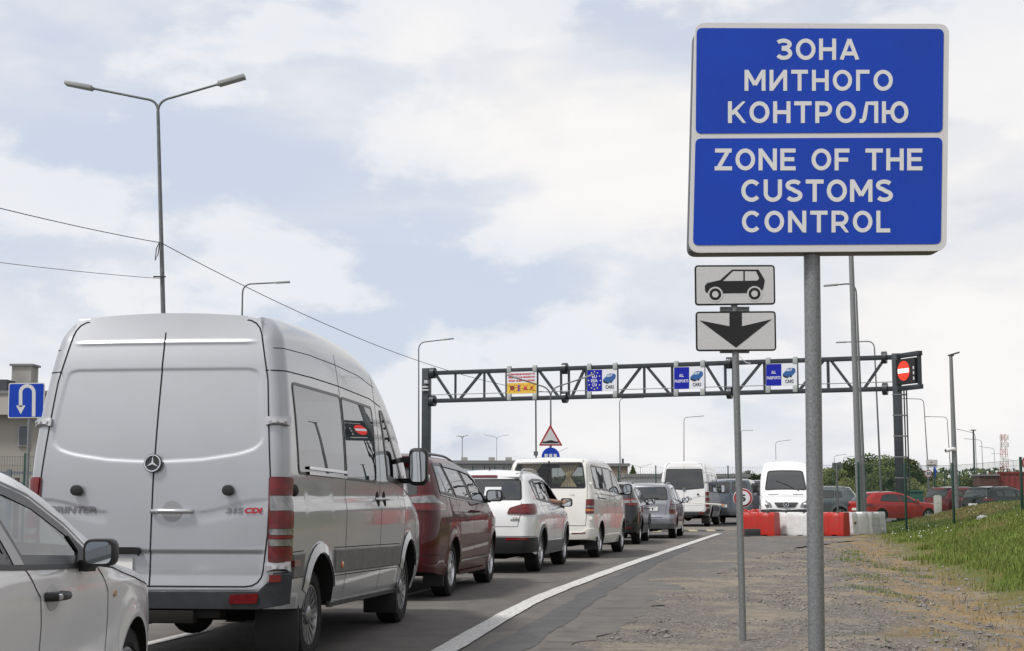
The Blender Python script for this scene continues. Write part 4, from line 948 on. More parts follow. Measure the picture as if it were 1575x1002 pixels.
    c.lines('gate_gap', [('R', 1, [(.80, 1.95), (.81, 1.4), (.80, .9), (.78, .66), (-.78, .66), (-.80, .9), (-.81, 1.4), (-.80, 1.95)], False)], SEAM, .010)
    c.patch('bumper', 'R', [(-1.2, .44), (-.6, .38), (.6, .38), (1.2, .44), (1.2, .60), (.82, .62), (.70, .54), (-.70, .54), (-.82, .62), (-1.2, .60)], P_CREAM, .03, .06, edge=.015, base=-.02)
    c.patch('plate_panel', 'R', rpoly(rect(-.35, .95, .35, 1.15), .03), SEAM, .004); c.plate(0, .86, ''); c.text('badge', 'R', 'VR', .50, 1.28, .12, .03, CHROME, .012)
    c.window('T', [(3.12, -.62), (3.12, .62), (4.02, .74), (4.02, -.74)], GLASS, 1, .03, .05, name='windscreen')
    seatrow(c, (1.0, 2.0), (-.5, 0, .5), .70, 1.0, back=.62); seatrow(c, (3.0,), (-.45, .45), .7, 1)
    g = G(); g.box((0, .95, .30), (1.4, .12, .1)); g.cyl((.66, .30, .32), (.66, .55, .32), .06); g.box((0, 2.4, .26), (.6, 3, .1)); c.part(g, 'chassis', DARK)
minibus()

QQ = dict(L=4.38, rear=[(.25, .06), (.5, 0), (.85, .03), (1.05, .06), (1.25, .2), (1.5, .42), (1.6, .5)], front=[(.2, 4.3), (.5, 4.38), (.8, 4.3)],
    top=[(.4, 1.54), (.9, 1.585), (1.6, 1.59), (2.2, 1.52), (2.7, 1.34), (3.1, 1.14), (3.3, 1.04), (3.7, .98), (4.1, .9), (4.38, .76)],
    bot=[(0, .36), (.5, .28), (1.5, .25), (3.4, .25), (4.38, .27)], hw=[(.25, .83), (.5, .89), (.8, .90), (.98, .895), (1.1, .85), (1.3, .76), (1.5, .68), (1.6, .63)],
    plan=[(0, .95), (.8, 1), (3.2, 1), (3.8, .97), (4.38, .84)], rc=(.30, .2), fc=(.4, .28), tc=(.12, .075), wheels=(.87, 3.52), Ra=.38, zw=.335, Rw=.335, ww=.22, rim='twin5', flare=.02)
suv('crossover_car', 'black crossover with red and clear tail lights between the cream minibus and silver estate', (2.373, 38.918, 0), 10, QQ, P_BLACK,
    [[(.82, 1.16), (1.12, 1.13), (1.05, 1.46), (.78, 1.40)], [(1.18, 1.125), (1.98, 1.09), (1.85, 1.47), (1.1, 1.47)], [(2.05, 1.085), (3.0, 1.04), (2.7, 1.22), (2.3, 1.41), (1.92, 1.47)]],
    [(-.66, 1.16), (.66, 1.16), (.60, 1.46), (-.60, 1.46)],
    dict(group=SIDEG, see=True, clad=(.26, .48), bump=(.32, .58, .014), bumpm=BLACK, refl=(.48, .74, .42, .45), lamp=[(.36, 1.03), (.8, 1.0), (1.1, 1.02), (1.18, 1.12), (1.05, 1.19), (.5, 1.17), (.34, 1.12)], lampm=REDLENS,
         lampseg=[([(.45, 1.07), (.68, 1.06), (.68, 1.13), (.47, 1.14)], CLEARLENS), ([(.72, 1.06), (1.0, 1.06), (1.02, 1.13), (.72, 1.14)], CLEARLENS)],
         gaps=[[(1.15, 1.12), (1.32, .9), (1.34, .34)], [(2.02, 1.08), (2.1, .8), (2.1, .34)]], handles=[(1.9, .93), (2.9, .9)], mir=((2.9, 1.08), (.21, .15, .14), BLACK, .13), rail=(.62, 2.2, .57),
         rgaps=[[(.70, 1.0), (.66, .66), (-.66, .66), (-.70, 1.0)]], ws=(2.3, .54, 3.22, .68), spoiler=(.5, 1.535, .58), wiper=1.18, plate=(0, .84, '')))
FOR = dict(L=4.45, rear=[(.25, .06), (.5, 0), (.62, .0), (.68, .06), (1.0, .10), (1.2, .2), (1.5, .42), (1.6, .5)], front=[(.2, 4.38), (.5, 4.45), (.8, 4.38)],
    top=[(.4, 1.555), (.9, 1.595), (1.9, 1.60), (2.3, 1.55), (2.8, 1.32), (3.1, 1.12), (3.25, 1.04), (3.7, .99), (4.2, .9), (4.45, .76)],
    bot=[(0, .34), (.5, .28), (1.5, .25), (3.4, .25), (4.45, .27)], hw=[(.25, .82), (.5, .87), (.8, .87), (.98, .865), (1.1, .83), (1.3, .76), (1.6, .66)],
    plan=[(0, .97), (.8, 1), (3.2, 1), (3.8, .97), (4.45, .84)], rc=(.24, .16), fc=(.4, .28), tc=(.11, .07), wheels=(.90, 3.43), Ra=.37, zw=.33, Rw=.33, ww=.215, rim='twin5', flare=.012)
suv('estate_car', 'silver estate with clear and red tail lights, foremost in the queue before the boom', (3.901, 44.311, 0), 11, FOR, P_LSILVER,
    [[(.62, 1.16), (1.12, 1.12), (1.12, 1.48), (.72, 1.46)], [(1.18, 1.115), (2.08, 1.08), (2.02, 1.5), (1.18, 1.49)], [(2.14, 1.075), (3.0, 1.04), (2.75, 1.24), (2.42, 1.46), (2.1, 1.5)]],
    [(-.68, 1.13), (.68, 1.13), (.62, 1.50), (-.62, 1.50)],
    dict(group=SIDEG, see=True, bump=(.30, .46, .012), bumpm=PLASTG, lamp=[(.72, .73), (1.0, .73), (1.02, .86), (.96, 1.08), (.80, 1.12), (.76, 1.0), (.72, .85)], lampm=REDLENS, lampseg=[([(.755, .86), (.98, .86), (.95, .98), (.78, .98)], CLEARLENS), ([(.78, 1.0), (.95, 1.0), (.93, 1.08), (.82, 1.1)], CLEARLENS)],
         gaps=[[(1.15, 1.1), (1.32, .9), (1.34, .34)], [(2.1, 1.07), (2.16, .8), (2.14, .34)]], handles=[(1.95, .93), (2.92, .9)], mir=((2.95, 1.10), (.21, .15, .14), BLACK, .14), rail=(.62, 2.3, .58),
         rgaps=[[(.66, 1.1), (.60, .70), (.5, .625), (-.5, .625), (-.60, .70), (-.66, 1.1)], [(-.6, .98), (0, .985), (.6, .98)]], ws=(2.34, .56, 3.18, .68), spoiler=(.5, 1.55, .58), wiper=1.15, plate=(.12, .87, 'CT')))

panel_van('passenger_van', 'white high roof van seen from behind with a broad dark rear window', (6.95, 60.8, 0), 13.7, P_WHITE, rearwin=True)
p = at(1209, 770, 56); panel_van('delivery_van', 'white van facing the camera behind the red and white barriers', (p.x + 5.91 * math.sin(R(10)), 56 + 5.91 * math.cos(R(10)), 0), 190, P_WHITE, front=True)
VT = dict(T5); VT = dict(T5, top=[(x, z * .97) for x, z in T5['top']])
for lab, px, Y, pm, yw in (('slate grey van with two rear windows beside the white high roof van', 1124, 66, P_GREYBLUE, 14), ('dark slate van behind the round speed sign', 1172, 71, paint('dark_slate_paint', (.05, .055, .065), .4, .35), 14)):
    p = at(px, 770, Y); p.z = 0
    c = Car('minivan', lab, 'van', p, yw, VT, pm)
    for sd in (1, -1):
        c.window('R', [(sd * .06, 1.36), (sd * .74, 1.36), (sd * .66, 1.86), (sd * .06, 1.86)], DGLASS, 1, .02, .05)
        for q in ([(.42, 1.36), (1.62, 1.34), (1.60, 1.80), (.40, 1.81)], [(1.72, 1.34), (2.62, 1.32), (2.60, 1.78), (1.70, 1.80)], [(2.76, 1.31), (3.66, 1.27), (3.1, 1.68), (2.74, 1.76)]): c.window('S', q, DGLASS, sd, .02, .04)
        c.patch('tail_light', 'R', rpoly([(sd * .80, .90), (sd * .98, .90), (sd * .99, 1.25), (sd * .81, 1.25)], .02), REDLENS, .014, .04); c.mirror(3.66, 1.36, sd, (.20, .24, .14), BLACK, .16)
    c.lines('door_gap', [('R', 1, [(0, .62), (0, 1.2), (0, 1.92)], False), ('R', 1, [(.78, .62), (.80, 1.2), (.74, 1.9)], False), ('R', 1, [(-.78, .62), (-.80, 1.2), (-.74, 1.9)], False)], SEAM, .012)
    c.patch('bumper', 'R', [(-1.2, .42), (0, .38), (1.2, .42), (1.2, .58), (0, .60), (-1.2, .58)], PLASTG, .03, .08, edge=.015, base=-.02); c.plate(-.42, .80, 'AC 7', ht=.12)
    c.window('T', [(3.12, -.62), (3.12, .62), (4.02, .74), (4.02, -.74)], DGLASS, 1, .03, .05, name='windscreen')

# cars parked beyond the grass bank
SW = [[(.80, 1.17), (1.15, 1.15), (1.12, 1.48), (.86, 1.44)], [(1.2, 1.145), (2.05, 1.12), (1.95, 1.52), (1.18, 1.5)], [(2.12, 1.115), (3.0, 1.08), (2.75, 1.26), (2.35, 1.47), (2.0, 1.52)]]
p = at(1322, 770, 74); p.z = 0
suv('parked_suv', 'grey green off-roader side on behind the single round post sign', p, -76, TIG, P_GREY, SW, [(-.68, 1.2), (.68, 1.2), (.62, 1.52), (-.62, 1.52)],
    dict(clad=(.28, .5), lamp=[(.6, .95), (1.1, .95), (1.12, 1.08), (.6, 1.1)], mir=((3.0, 1.12), (.21, .155, .15), BLACK, .13), rail=(.62, 2.3, .58), ws=(2.3, .56, 3.28, .7), plate=(0, .85, ''), gaps=[[(2.08, 1.1), (2.12, .36)]]))
HAT = dict(L=4.25, rear=[(.25, .06), (.5, 0), (.8, .02), (.95, .05), (1.1, .18), (1.35, .45), (1.4, .5)], front=[(.2, 4.17), (.5, 4.25), (.7, 4.18)],
    top=[(.4, 1.36), (.9, 1.405), (1.7, 1.42), (2.1, 1.36), (2.6, 1.16), (2.95, .99), (3.1, .94), (3.6, .89), (4.0, .8), (4.25, .68)],
    bot=[(0, .32), (.5, .24), (1.5, .2), (3.4, .2), (4.25, .24)], hw=[(.2, .82), (.5, .88), (.75, .89), (.9, .87), (1.0, .83), (1.2, .74), (1.42, .63)],
    plan=[(0, .96), (.8, 1), (3.0, 1), (3.7, .96), (4.25, .82)], rc=(.28, .2), fc=(.4, .28), tc=(.1, .065), wheels=(.84, 3.44), Ra=.355, zw=.315, Rw=.315, ww=.21, rim='twin5', flare=.012)
HW = [[(.80, 1.0), (1.9, .96), (1.82, 1.30), (1.25, 1.31), (1.0, 1.25)], [(1.97, .955), (2.8, .93), (2.4, 1.15), (2.1, 1.27), (1.88, 1.30)]]
p = at(1316, 770, 71); p.z = 0
suv('hatchback_car', 'bright red hatchback parked beyond the grass bank', p, 70, HAT, P_RED, HW, [(-.62, .99), (.62, .99), (.56, 1.30), (-.56, 1.30)],
    dict(bump=(.28, .40, .012), bumpm=BLACK, lamp=[(.45, .75), (.9, .74), (1.1, .78), (1.1, .88), (.45, .88)], mir=((2.75, .97), (.2, .14, .13), P_RED, .12), gaps=[[(1.93, .94), (1.98, .32)], [(2.85, .92), (2.8, .32)]], handles=[(1.80, .80)], ws=(2.12, .55, 2.98, .68), plate=(0, .62, ''), spoiler=(.5, 1.37, .55), rgaps=[[(.7, .74), (.62, .52), (-.62, .52), (-.7, .74)]]))
RRO = dict(TIG, L=4.6, rear=[(.25, .06), (.6, 0), (.95, .03), (1.1, .05), (1.3, .16), (1.62, .42)], top=[(.4, 1.62), (1.0, 1.66), (2.0, 1.67), (2.5, 1.56), (3.0, 1.28), (3.3, 1.1), (3.6, 1.06), (4.2, 1.0), (4.6, .86)], wheels=(.92, 3.65), front=[(.2, 4.5), (.5, 4.6), (.8, 4.52)], rim='twin5', plan=[(0, .97), (.8, 1), (3.4, 1), (4.0, .97), (4.6, .86)])
RW_ = [[(.75, 1.2), (1.25, 1.19), (1.2, 1.5), (.72, 1.5)], [(1.3, 1.19), (2.2, 1.17), (2.1, 1.53), (1.28, 1.52)], [(2.27, 1.165), (3.15, 1.14), (2.9, 1.28), (2.5, 1.47), (2.2, 1.53)]]
for lab, px, Y, pm, roofm, yw in (('dark red off-roader with a black roof, between the red hatchback and the black off-roader', 1437, 75, P_DRED, True, 58), ('black off-roader with a red container behind it, rightmost of the parked cars', 1497, 72, P_BLACK, False, 56)):
    p = at(px, 770, Y); p.z = 0
    c = suv('parked_suv', lab, p, yw, RRO, pm, RW_, [(-.70, 1.16), (.70, 1.16), (.64, 1.54), (-.64, 1.54)],
        dict(lamp=[(.55, 1.02), (1.15, 1.0), (1.15, 1.1), (.55, 1.12)], lampm=DREDLENS, mir=((3.1, 1.2), (.21, .16, .15), BLACK, .13), ws=(2.5, .56, 3.28, .7), plate=(0, .82, ''), spoiler=(.46, 1.63, .6), spoilm=P_BLACK, wiper=1.2, bump=(.34, .55, .012), bumpm=BLACK, rail=(.6, 2.4, .58), railm=BLACK))
    c.patch('roof_panel', 'T', rpoly([(.55, -.5), (2.4, -.52), (2.4, .52), (.55, .5)], .05), P_BLACK, .004, .12)
# ---------------------------------------------------------------- ground, road, markings
FP0 = gnd(1575, 925); FP1 = gnd(1360, 832); FD = (FP1 - FP0).normalized(); FN = Vector((FD.y, -FD.x, 0))
def bankq(X, Y): return (Vector((X, Y, 0)) - FP0).dot(FN)          # metres to the right of the foot of the bank
def hash2(i, j): return (math.sin(i * 127.1 + j * 311.7) * 43758.5453) % 1.0
def vnoise(x, y):
    i, j = math.floor(x), math.floor(y); u, v = x - i, y - j; u = u * u * (3 - 2 * u); v = v * v * (3 - 2 * v)
    return lerp(lerp(hash2(i, j), hash2(i + 1, j), u), lerp(hash2(i, j + 1), hash2(i + 1, j + 1), u), v)
def ground_z(X, Y):
    q = bankq(X, Y); e = 1 - sstep(54, 64, Y)
    h = 1.0 * sstep(-.3, 5.6, q) * e
    if -6 < q < 25 and Y < 70:
        k = sstep(-5.5, -2.5, q) * e
        h += k * (.10 * (vnoise(X * .9, Y * .9) - .5) + .05 * (vnoise(X * 3.1, Y * 3.1) - .5)) - .10 * math.exp(-((q + .3) / .8) ** 2) * (1 - sstep(30, 40, Y))
    return h - .005
def build_ground():
    xs = [-2500, -1200, -600, -300, -150, -90, -50, -25, -10, -4, 0]; x = 1.0
    while x < 26: xs.append(x); x += .33
    xs += [28, 32, 38, 46, 60, 90, 150, 300, 600, 1200, 2500]
    ys = [-60, -20, -5, 2, 6]; y = 8.0
    while y < 70: ys.append(y); y += .42
    ys += [74, 80, 90, 110, 140, 200, 300, 500, 900, 1600, 3500]
    V = [(a, b, ground_z(a, b)) for b in ys for a in xs]; n = len(xs)
    Fc = [(j * n + i, j * n + i + 1, (j + 1) * n + i + 1, (j + 1) * n + i) for j in range(len(ys) - 1) for i in range(n - 1)]
    m = bpy.data.materials.new('verge_soil'); m.use_nodes = True; nt = m.node_tree; N = nt.nodes; L = nt.links; b = N['Principled BSDF']; b.inputs['Roughness'].default_value = .95; b.inputs['Specular IOR Level'].default_value = .15
    tc = N.new('ShaderNodeTexCoord')
    def noise(sc, det=6, rough=.6, scale=(1, 1, 1)):
        mp = N.new('ShaderNodeMapping'); mp.inputs['Scale'].default_value = scale; L.new(tc.outputs['Object'], mp.inputs[0])
        x = N.new('ShaderNodeTexNoise'); x.inputs['Scale'].default_value = sc; x.inputs['Detail'].default_value = det; x.inputs['Roughness'].default_value = rough; L.new(mp.outputs[0], x.inputs['Vector']); return x.outputs['Fac']
    def math_(op, a, bb):
        x = N.new('ShaderNodeMath'); x.operation = op
        for i, v in enumerate((a, bb)):
            if isinstance(v, (int, float)): x.inputs[i].default_value = v
            else: L.new(v, x.inputs[i])
        return x.outputs[0]
    def ramp(f, *st):
        r = N.new('ShaderNodeValToRGB'); e = r.color_ramp.elements
        while len(e) < len(st): e.new(.5)
        for i, (p, c) in enumerate(st): e[i].position = p; e[i].color = (*c, 1)
        L.new(f, r.inputs[0]); return r.outputs[0]
    def rng(f, a, b_, c=0, d=1):
        x = N.new('ShaderNodeMapRange'); x.interpolation_type = 'SMOOTHSTEP'; L.new(f, x.inputs[0]); x.inputs[1].default_value = a; x.inputs[2].default_value = b_; x.inputs[3].default_value = c; x.inputs[4].default_value = d; return x.outputs[0]
    def mix(f, a, bb):
        x = N.new('ShaderNodeMix'); x.data_type = 'RGBA'
        if isinstance(f, float): x.inputs[0].default_value = f
        else: L.new(f, x.inputs[0])
        for i, v in ((6, a), (7, bb)):
            if isinstance(v, tuple): x.inputs[i].default_value = (*v, 1)
            else: L.new(v, x.inputs[i])
        return x.outputs[2]
    sep = N.new('ShaderNodeSeparateXYZ'); L.new(tc.outputs['Object'], sep.inputs[0])
    q = math_('ADD', math_('MULTIPLY', math_('SUBTRACT', sep.outputs[0], FP0.x), FN.x), math_('MULTIPLY', math_('SUBTRACT', sep.outputs[1], FP0.y), FN.y))
    n1 = noise(.9, 7, .65); n2 = noise(.35, 5, .6); n3 = noise(5, 8, .7); n4 = noise(38, 4, .7); n5 = noise(2.2, 6, .6)
    vor = N.new('ShaderNodeTexVoronoi'); vor.inputs['Scale'].default_value = 34; vor.inputs['Randomness'].default_value = 1; L.new(tc.outputs['Object'], vor.inputs['Vector'])
    gravel = ramp(vor.outputs['Color'], (0.1, (.088, .083, .077)), (.5, (.165, .153, .139)), (.9, (.30, .28, .256)))
    gravel = mix(rng(n4, .4, .62), gravel, (.125, .112, .098))
    sand = mix(rng(n3, .35, .65), (.225, .19, .14), (.33, .285, .215))
    yel = mix(rng(n3, .3, .7), (.20, .135, .065), (.30, .215, .11))
    c0 = mix(rng(n1, .47, .61, 0, .58), gravel, sand)
    qn = math_('ADD', q, math_('MULTIPLY', math_('SUBTRACT', n1, .5), 3.2))
    c1 = mix(math_('MULTIPLY', rng(qn, -2.2, -1.0), rng(n5, .38, .58)), c0, yel)
    gcol = mix(rng(n5, .4, .6), (.095, .115, .028), (.14, .125, .045))
    gcol = mix(math_('MULTIPLY', rng(n2, .44, .54), rng(q, 1.2, 3.0)), gcol, (.21, .16, .085))
    c2 = mix(rng(math_('ADD', q, math_('MULTIPLY', math_('SUBTRACT', n5, .5), 2.2)), -.5, .25), c1, gcol)
    L.new(c2, b.inputs['Base Color'])
    bp = N.new('ShaderNodeBump'); bp.inputs['Strength'].default_value = .9; bp.inputs['Distance'].default_value = .03
    L.new(math_('ADD', math_('MULTIPLY', vor.outputs['Distance'], .5), n3), bp.inputs['Height']); L.new(bp.outputs['Normal'], b.inputs['Normal'])
    o = link('ground', mkmesh('ground', V, Fc, m, 60)); tag(o, kind='structure')
build_ground()

def asphalt(name, c0, c1, sc=1.0):
    m = bpy.data.materials.new(name); m.use_nodes = True; nt = m.node_tree; N = nt.nodes; L = nt.links; b = N['Principled BSDF']; b.inputs['Specular IOR Level'].default_value = .3
    tc = N.new('ShaderNodeTexCoord')
    def noise(s, det, rough, scale=(1, 1, 1), rot=0):
        mp = N.new('ShaderNodeMapping'); mp.inputs['Scale'].default_value = scale; mp.inputs['Rotation'].default_value = (0, 0, rot); L.new(tc.outputs['Object'], mp.inputs[0])
        x = N.new('ShaderNodeTexNoise'); x.inputs['Scale'].default_value = s; x.inputs['Detail'].default_value = det; x.inputs['Roughness'].default_value = rough; L.new(mp.outputs[0], x.inputs['Vector']); return x.outputs['Fac']
    a = noise(.5, 8, .65, (1, .25, 1), R(11)); f = noise(160, 3, .8); g_ = noise(3.0, 6, .6)
    r = N.new('ShaderNodeValToRGB'); e = r.color_ramp.elements; e[0].position = .36; e[1].position = .66; e[0].color = (*c0, 1); e[1].color = (*c1, 1); L.new(a, r.inputs[0])
    r2 = N.new('ShaderNodeValToRGB'); e = r2.color_ramp.elements; e[0].position = .33; e[1].position = .68; e[0].color = (.62, .62, .63, 1); e[1].color = (1.38, 1.36, 1.32, 1); L.new(f, r2.inputs[0])
    r3 = N.new('ShaderNodeValToRGB'); e = r3.color_ramp.elements; e[0].position = .3; e[1].position = .7; e[0].color = (.80, .80, .81, 1); e[1].color = (1.16, 1.15, 1.12, 1); L.new(g_, r3.inputs[0])
    m1 = N.new('ShaderNodeMix'); m1.data_type = 'RGBA'; m1.blend_type = 'MULTIPLY'; m1.inputs[0].default_value = 1; L.new(r.outputs[0], m1.inputs[6]); L.new(r2.outputs[0], m1.inputs[7])
    m2 = N.new('ShaderNodeMix'); m2.data_type = 'RGBA'; m2.blend_type = 'MULTIPLY'; m2.inputs[0].default_value = 1; L.new(m1.outputs[2], m2.inputs[6]); L.new(r3.outputs[0], m2.inputs[7])
    sp = noise(2.6, 5, .75); r4 = N.new('ShaderNodeValToRGB'); e = r4.color_ramp.elements; e[0].position = .60; e[1].position = .70; e[0].color = (1, 1, 1, 1); e[1].color = (.66, .66, .67, 1); L.new(sp, r4.inputs[0])       # oil and tyre marks
    m3 = N.new('ShaderNodeMix'); m3.data_type = 'RGBA'; m3.blend_type = 'MULTIPLY'; m3.inputs[0].default_value = 1; L.new(m2.outputs[2], m3.inputs[6]); L.new(r4.outputs[0], m3.inputs[7])
    L.new(m3.outputs[2], b.inputs['Base Color']); b.inputs['Roughness'].default_value = .85
    bp = N.new('ShaderNodeBump'); bp.inputs['Strength'].default_value = .35; bp.inputs['Distance'].default_value = .006; L.new(f, bp.inputs['Height']); L.new(bp.outputs['Normal'], b.inputs['Normal'])
    return m
def sheet(name, poly, z, m, label=None, h=1e3):
    v, f = fill(poly, h); me = mkmesh(name, [(a[0], a[1], z) for a in v], f, m, 0); o = link(name, me); tag(o, kind='structure'); return o
def jag(pts, step, amp, seed=0):
    out = []
    for i in range(len(pts) - 1):
        a, b = Vector(pts[i][:2]), Vector(pts[i + 1][:2]); n = max(1, int((b - a).length / step)); d = (b - a).normalized(); nn = Vector((d.y, -d.x))
        for j in range(n):
            p = a.lerp(b, j / n); s = p.y
            out.append(tuple(p + nn * amp * ((vnoise(s * 1.3, seed) - .5) * 1.4 + (vnoise(s * 6.1, seed + 9) - .5) * .7)))
    out.append(tuple(pts[-1][:2])); return out
edge = [tuple(gnd(*p)) for p in ((914, 991), (945, 958), (975, 939), (1006, 924), (1067, 897), (1120, 878), (1200, 848), (1285, 834), (1345, 830))]
e0 = Vector(edge[0][:2]) - (Vector(edge[1][:2]) - Vector(edge[0][:2])) * 6
edge = [(e0.x, e0.y)] + edge + [(14.2, 52), (19, 58), (30, 64), (70, 70)]
poly = jag(edge, .12, .30, 3) + [(120, 80), (120, 170), (-60, 170), (-40, 60), (-14, 30), (-9, 0), (-9, -20), (e0.x, -20)]
sheet('road', poly, 0.0, asphalt('asphalt', (.106, .100, .095), (.147, .139, .131)))
# joint of darker, newer asphalt beside the line
jn = [tuple(gnd(*p))[:2] for p in ((786, 994), (853, 955), (929.5, 903), (1000, 866), (1060, 842))]
d = (Vector(jn[1]) - Vector(jn[0])).normalized() * 5; jn = [(jn[0][0] - d.x, jn[0][1] - d.y)] + jn
a, b_ = ribbon(jn, .34); sheet('road_patch', jag(a, .15, .05, 5) + jag(b_, .15, .05, 6)[::-1], .004, asphalt('dark_asphalt', (.078, .078, .083), (.105, .104, .105)))
# short saw cuts along the joint
g = G()
for i in range(26):
    t = i / 26; k = t * (len(jn) - 1.001); j = int(k); p = Vector(jn[j]).lerp(Vector(jn[j + 1]), k - j); d = (Vector(jn[j + 1]) - Vector(jn[j])).normalized(); nn = Vector((d.y, -d.x))
    a0 = p + nn * (.24 + random.random() * .1); a1 = a0 + nn * (.25 + .5 * random.random()) + d * .12 * (random.random() - .5); w_ = d * .012
    g.add([(*(a0 - w_), 0), (*(a1 - w_ * .3), 0), (*(a1 + w_ * .3), 0), (*(a0 + w_), 0)], [(0, 1, 2, 3)])
tag(g.obj('road_cracks', mat('crack_dark', (.045, .043, .042), .95), loc=(0, 0, .008)), kind='structure')
LINEM = mat('road_paint', (.62, .62, .605), .7, col2=(.36, .35, .335), vscale=26, bump=.2, bscale=120)
ln = [tuple(gnd(*p))[:2] for p in ((685.5, 1002), (762, 957), (823, 924), (899, 893.6), (975, 866), (1036, 845), (1106, 821.4))]
d = (Vector(ln[1]) - Vector(ln[0])).normalized() * 6; ln = [(ln[0][0] - d.x, ln[0][1] - d.y)] + ln
cx = curve([(p[1], p[0]) for p in ln]); ln = [(cx(y), y) for y in [ln[0][1] + (ln[-1][1] - ln[0][1]) * i / 60 for i in range(61)]]
a, b_ = ribbon(ln, .215); sheet('road_line', jag(a, .1, .010, 7) + jag(b_, .1, .010, 8)[::-1], .012, LINEM)
a = gnd(228, 960); b_ = gnd(275, 947)
for k in range(2):
    q0 = Vector((-3.63 + k * 2.2, 10.2 + k * 8.6)); q1 = q0 + Vector((.75, 4.2)); u, v_ = ribbon([tuple(q0), tuple(q1)], .13); sheet('road_line', u + v_[::-1], .008, LINEM)
# concrete apron and flat speed ramp across the lane
sheet('concrete_apron', [(1.5, 57.2), (10.2, 54.6), (12.2, 60.5), (2.2, 66)], .006, mat('concrete_slab', (.22, .20, .165), .9, col2=(.15, .14, .12), vscale=1.2))
rp = empty('speed_ramp', (0, 0, 0), 'low speed ramp of pale and dark blocks across the lane before the boom', 'speed bump')
p0 = gnd(985, 818.5); p1 = gnd(1110, 817.0); n = 9
for i in range(n):
    u0 = p0.lerp(p1, i / n); u1 = p0.lerp(p1, (i + .94) / n); d = (u1 - u0).normalized(); nn = Vector((-d.y, d.x, 0)); g = G(); w_ = .26
    V = []
    for p in (u0, u1):
        for s_, z in ((-w_, 0), (-w_ * .5, .045), (w_ * .5, .045), (w_, 0)): q = p + nn * s_; V.append((q.x, q.y, z + .008))
    g.add(V, [(0, 1, 5, 4), (1, 2, 6, 5), (2, 3, 7, 6), (0, 3, 2, 1), (4, 5, 6, 7)])
    g.obj('ramp_block', mat('ramp_yellow', (.36, .31, .20), .85) if i % 2 else mat('ramp_dark', (.05, .05, .048), .8), rp)

# gravel, grass
def scatter_stones():
    rnd = random.Random(3); V = []; Fc = []
    base = [(1, 0, 0), (-1, 0, 0), (0, 1, 0), (0, -1, 0), (0, 0, 1), (0, 0, -1)]; fa = [(0, 2, 4), (2, 1, 4), (1, 3, 4), (3, 0, 4), (2, 0, 5), (1, 2, 5), (3, 1, 5), (0, 3, 5)]
    ed = [Vector(p[:2]) for p in edge]
    k = 0; tries = 0
    while k < 12000 and tries < 90000:
        tries += 1
        Y = 8.5 + 38 * rnd.random() ** 2.0; X = rnd.uniform(.2, 12)
        q = bankq(X, Y); px = 787 + 2310 * X / Y
        if px < 880 or px > 1600 or q > .2: continue
        ex = None
        for i in range(len(ed) - 1):
            if ed[i].y <= Y <= ed[i + 1].y: t = (Y - ed[i].y) / (ed[i + 1].y - ed[i].y); ex = lerp(ed[i].x, ed[i + 1].x, t)
        if ex is None or X < ex + .05: continue
        dn = vnoise(X * 1.1 + 7, Y * .8) + .35 * sstep(-3.6, -2.0, q) + .2 * math.exp(-((X - ex) / .3) ** 2)
        if rnd.random() > sstep(.40, .95, dn): continue
        s = rnd.uniform(.005, .013) * (1 + 2.4 * rnd.random() ** 9); M = Matrix.Rotation(rnd.random() * 6, 3, 'Z') @ Matrix.Rotation(rnd.random() * 6, 3, 'X')
        b = len(V); z = ground_z(X, Y)
        for p in base: v = M @ (Vector(p) * s * rnd.uniform(.7, 1.3)); V.append((X + v.x, Y + v.y, z + s * .25 + v.z * .75))
        Fc += [tuple(b + i for i in f) for f in fa]; k += 1
    me = mkmesh('gravel', V, Fc, mat('stone', (.27, .25, .23), .9, col2=(.13, .12, .11), vscale=6), 0); tag(link('gravel', me), kind='stuff')
scatter_stones()
def grass(name, n, col, col2, cond, hmin, hmax, wd, seed):
    rnd = random.Random(seed); V = []; Fc = []; k = 0; tries = 0
    while k < n and tries < n * 14:
        tries += 1
        Y = 13 + 47 * rnd.random() ** 1.25; px = rnd.uniform(1240, 1720); X = (px - 787.5) / 2315 * Y
        q = bankq(X, Y); d = cond(X, Y, q, rnd)
        if rnd.random() > d: continue
        z = ground_z(X, Y) - .01; h = rnd.uniform(hmin, hmax) * (.6 + .8 * vnoise(X * .8, Y * .8)); a = rnd.random() * 6.28; w_ = wd * (.6 + Y / 40); c, s = math.cos(a) * w_, math.sin(a) * w_
        lx, ly = rnd.gauss(0, .28) * h, rnd.gauss(0, .28) * h; b = len(V)
        V += [(X - c, Y - s, z), (X + c, Y + s, z), (X + c * .6 + lx * .4, Y + s * .6 + ly * .4, z + h * .6), (X - c * .6 + lx * .4, Y - s * .6 + ly * .4, z + h * .6), (X + lx, Y + ly, z + h)]
        Fc += [(b, b + 1, b + 2, b + 3), (b + 3, b + 2, b + 4)]; k += 1
    m = mat(name + '_leaf', col, .6, col2=col2, vscale=1.3, spec=.25); tag(link(name, mkmesh(name, V, Fc, m, 0)), kind='stuff')
def dryness(X, Y): return sstep(.41, .58, vnoise(X * .55 + 3, Y * .28 + 1) * .75 + vnoise(X * 1.9, Y * .9) * .25)
grass('grass', 82000, (.165, .225, .043), (.12, .15, .034), lambda X, Y, q, r: sstep(.0, 1.2, q + 1.4 * (vnoise(X * 1.2, Y * 1.2) - .5)) * (1 - .85 * dryness(X, Y) * sstep(1.2, 2.6, q)), .05, .17, .007, 11)
grass('dry_grass', 31000, (.30, .235, .11), (.21, .155, .07), lambda X, Y, q, r: sstep(.2, 1.4, q) * (.10 + dryness(X, Y) * sstep(1.0, 2.4, q)) + .04 * sstep(-1.2, -.4, q) * (1 - sstep(-.2, .2, q)), .04, .13, .006, 12)
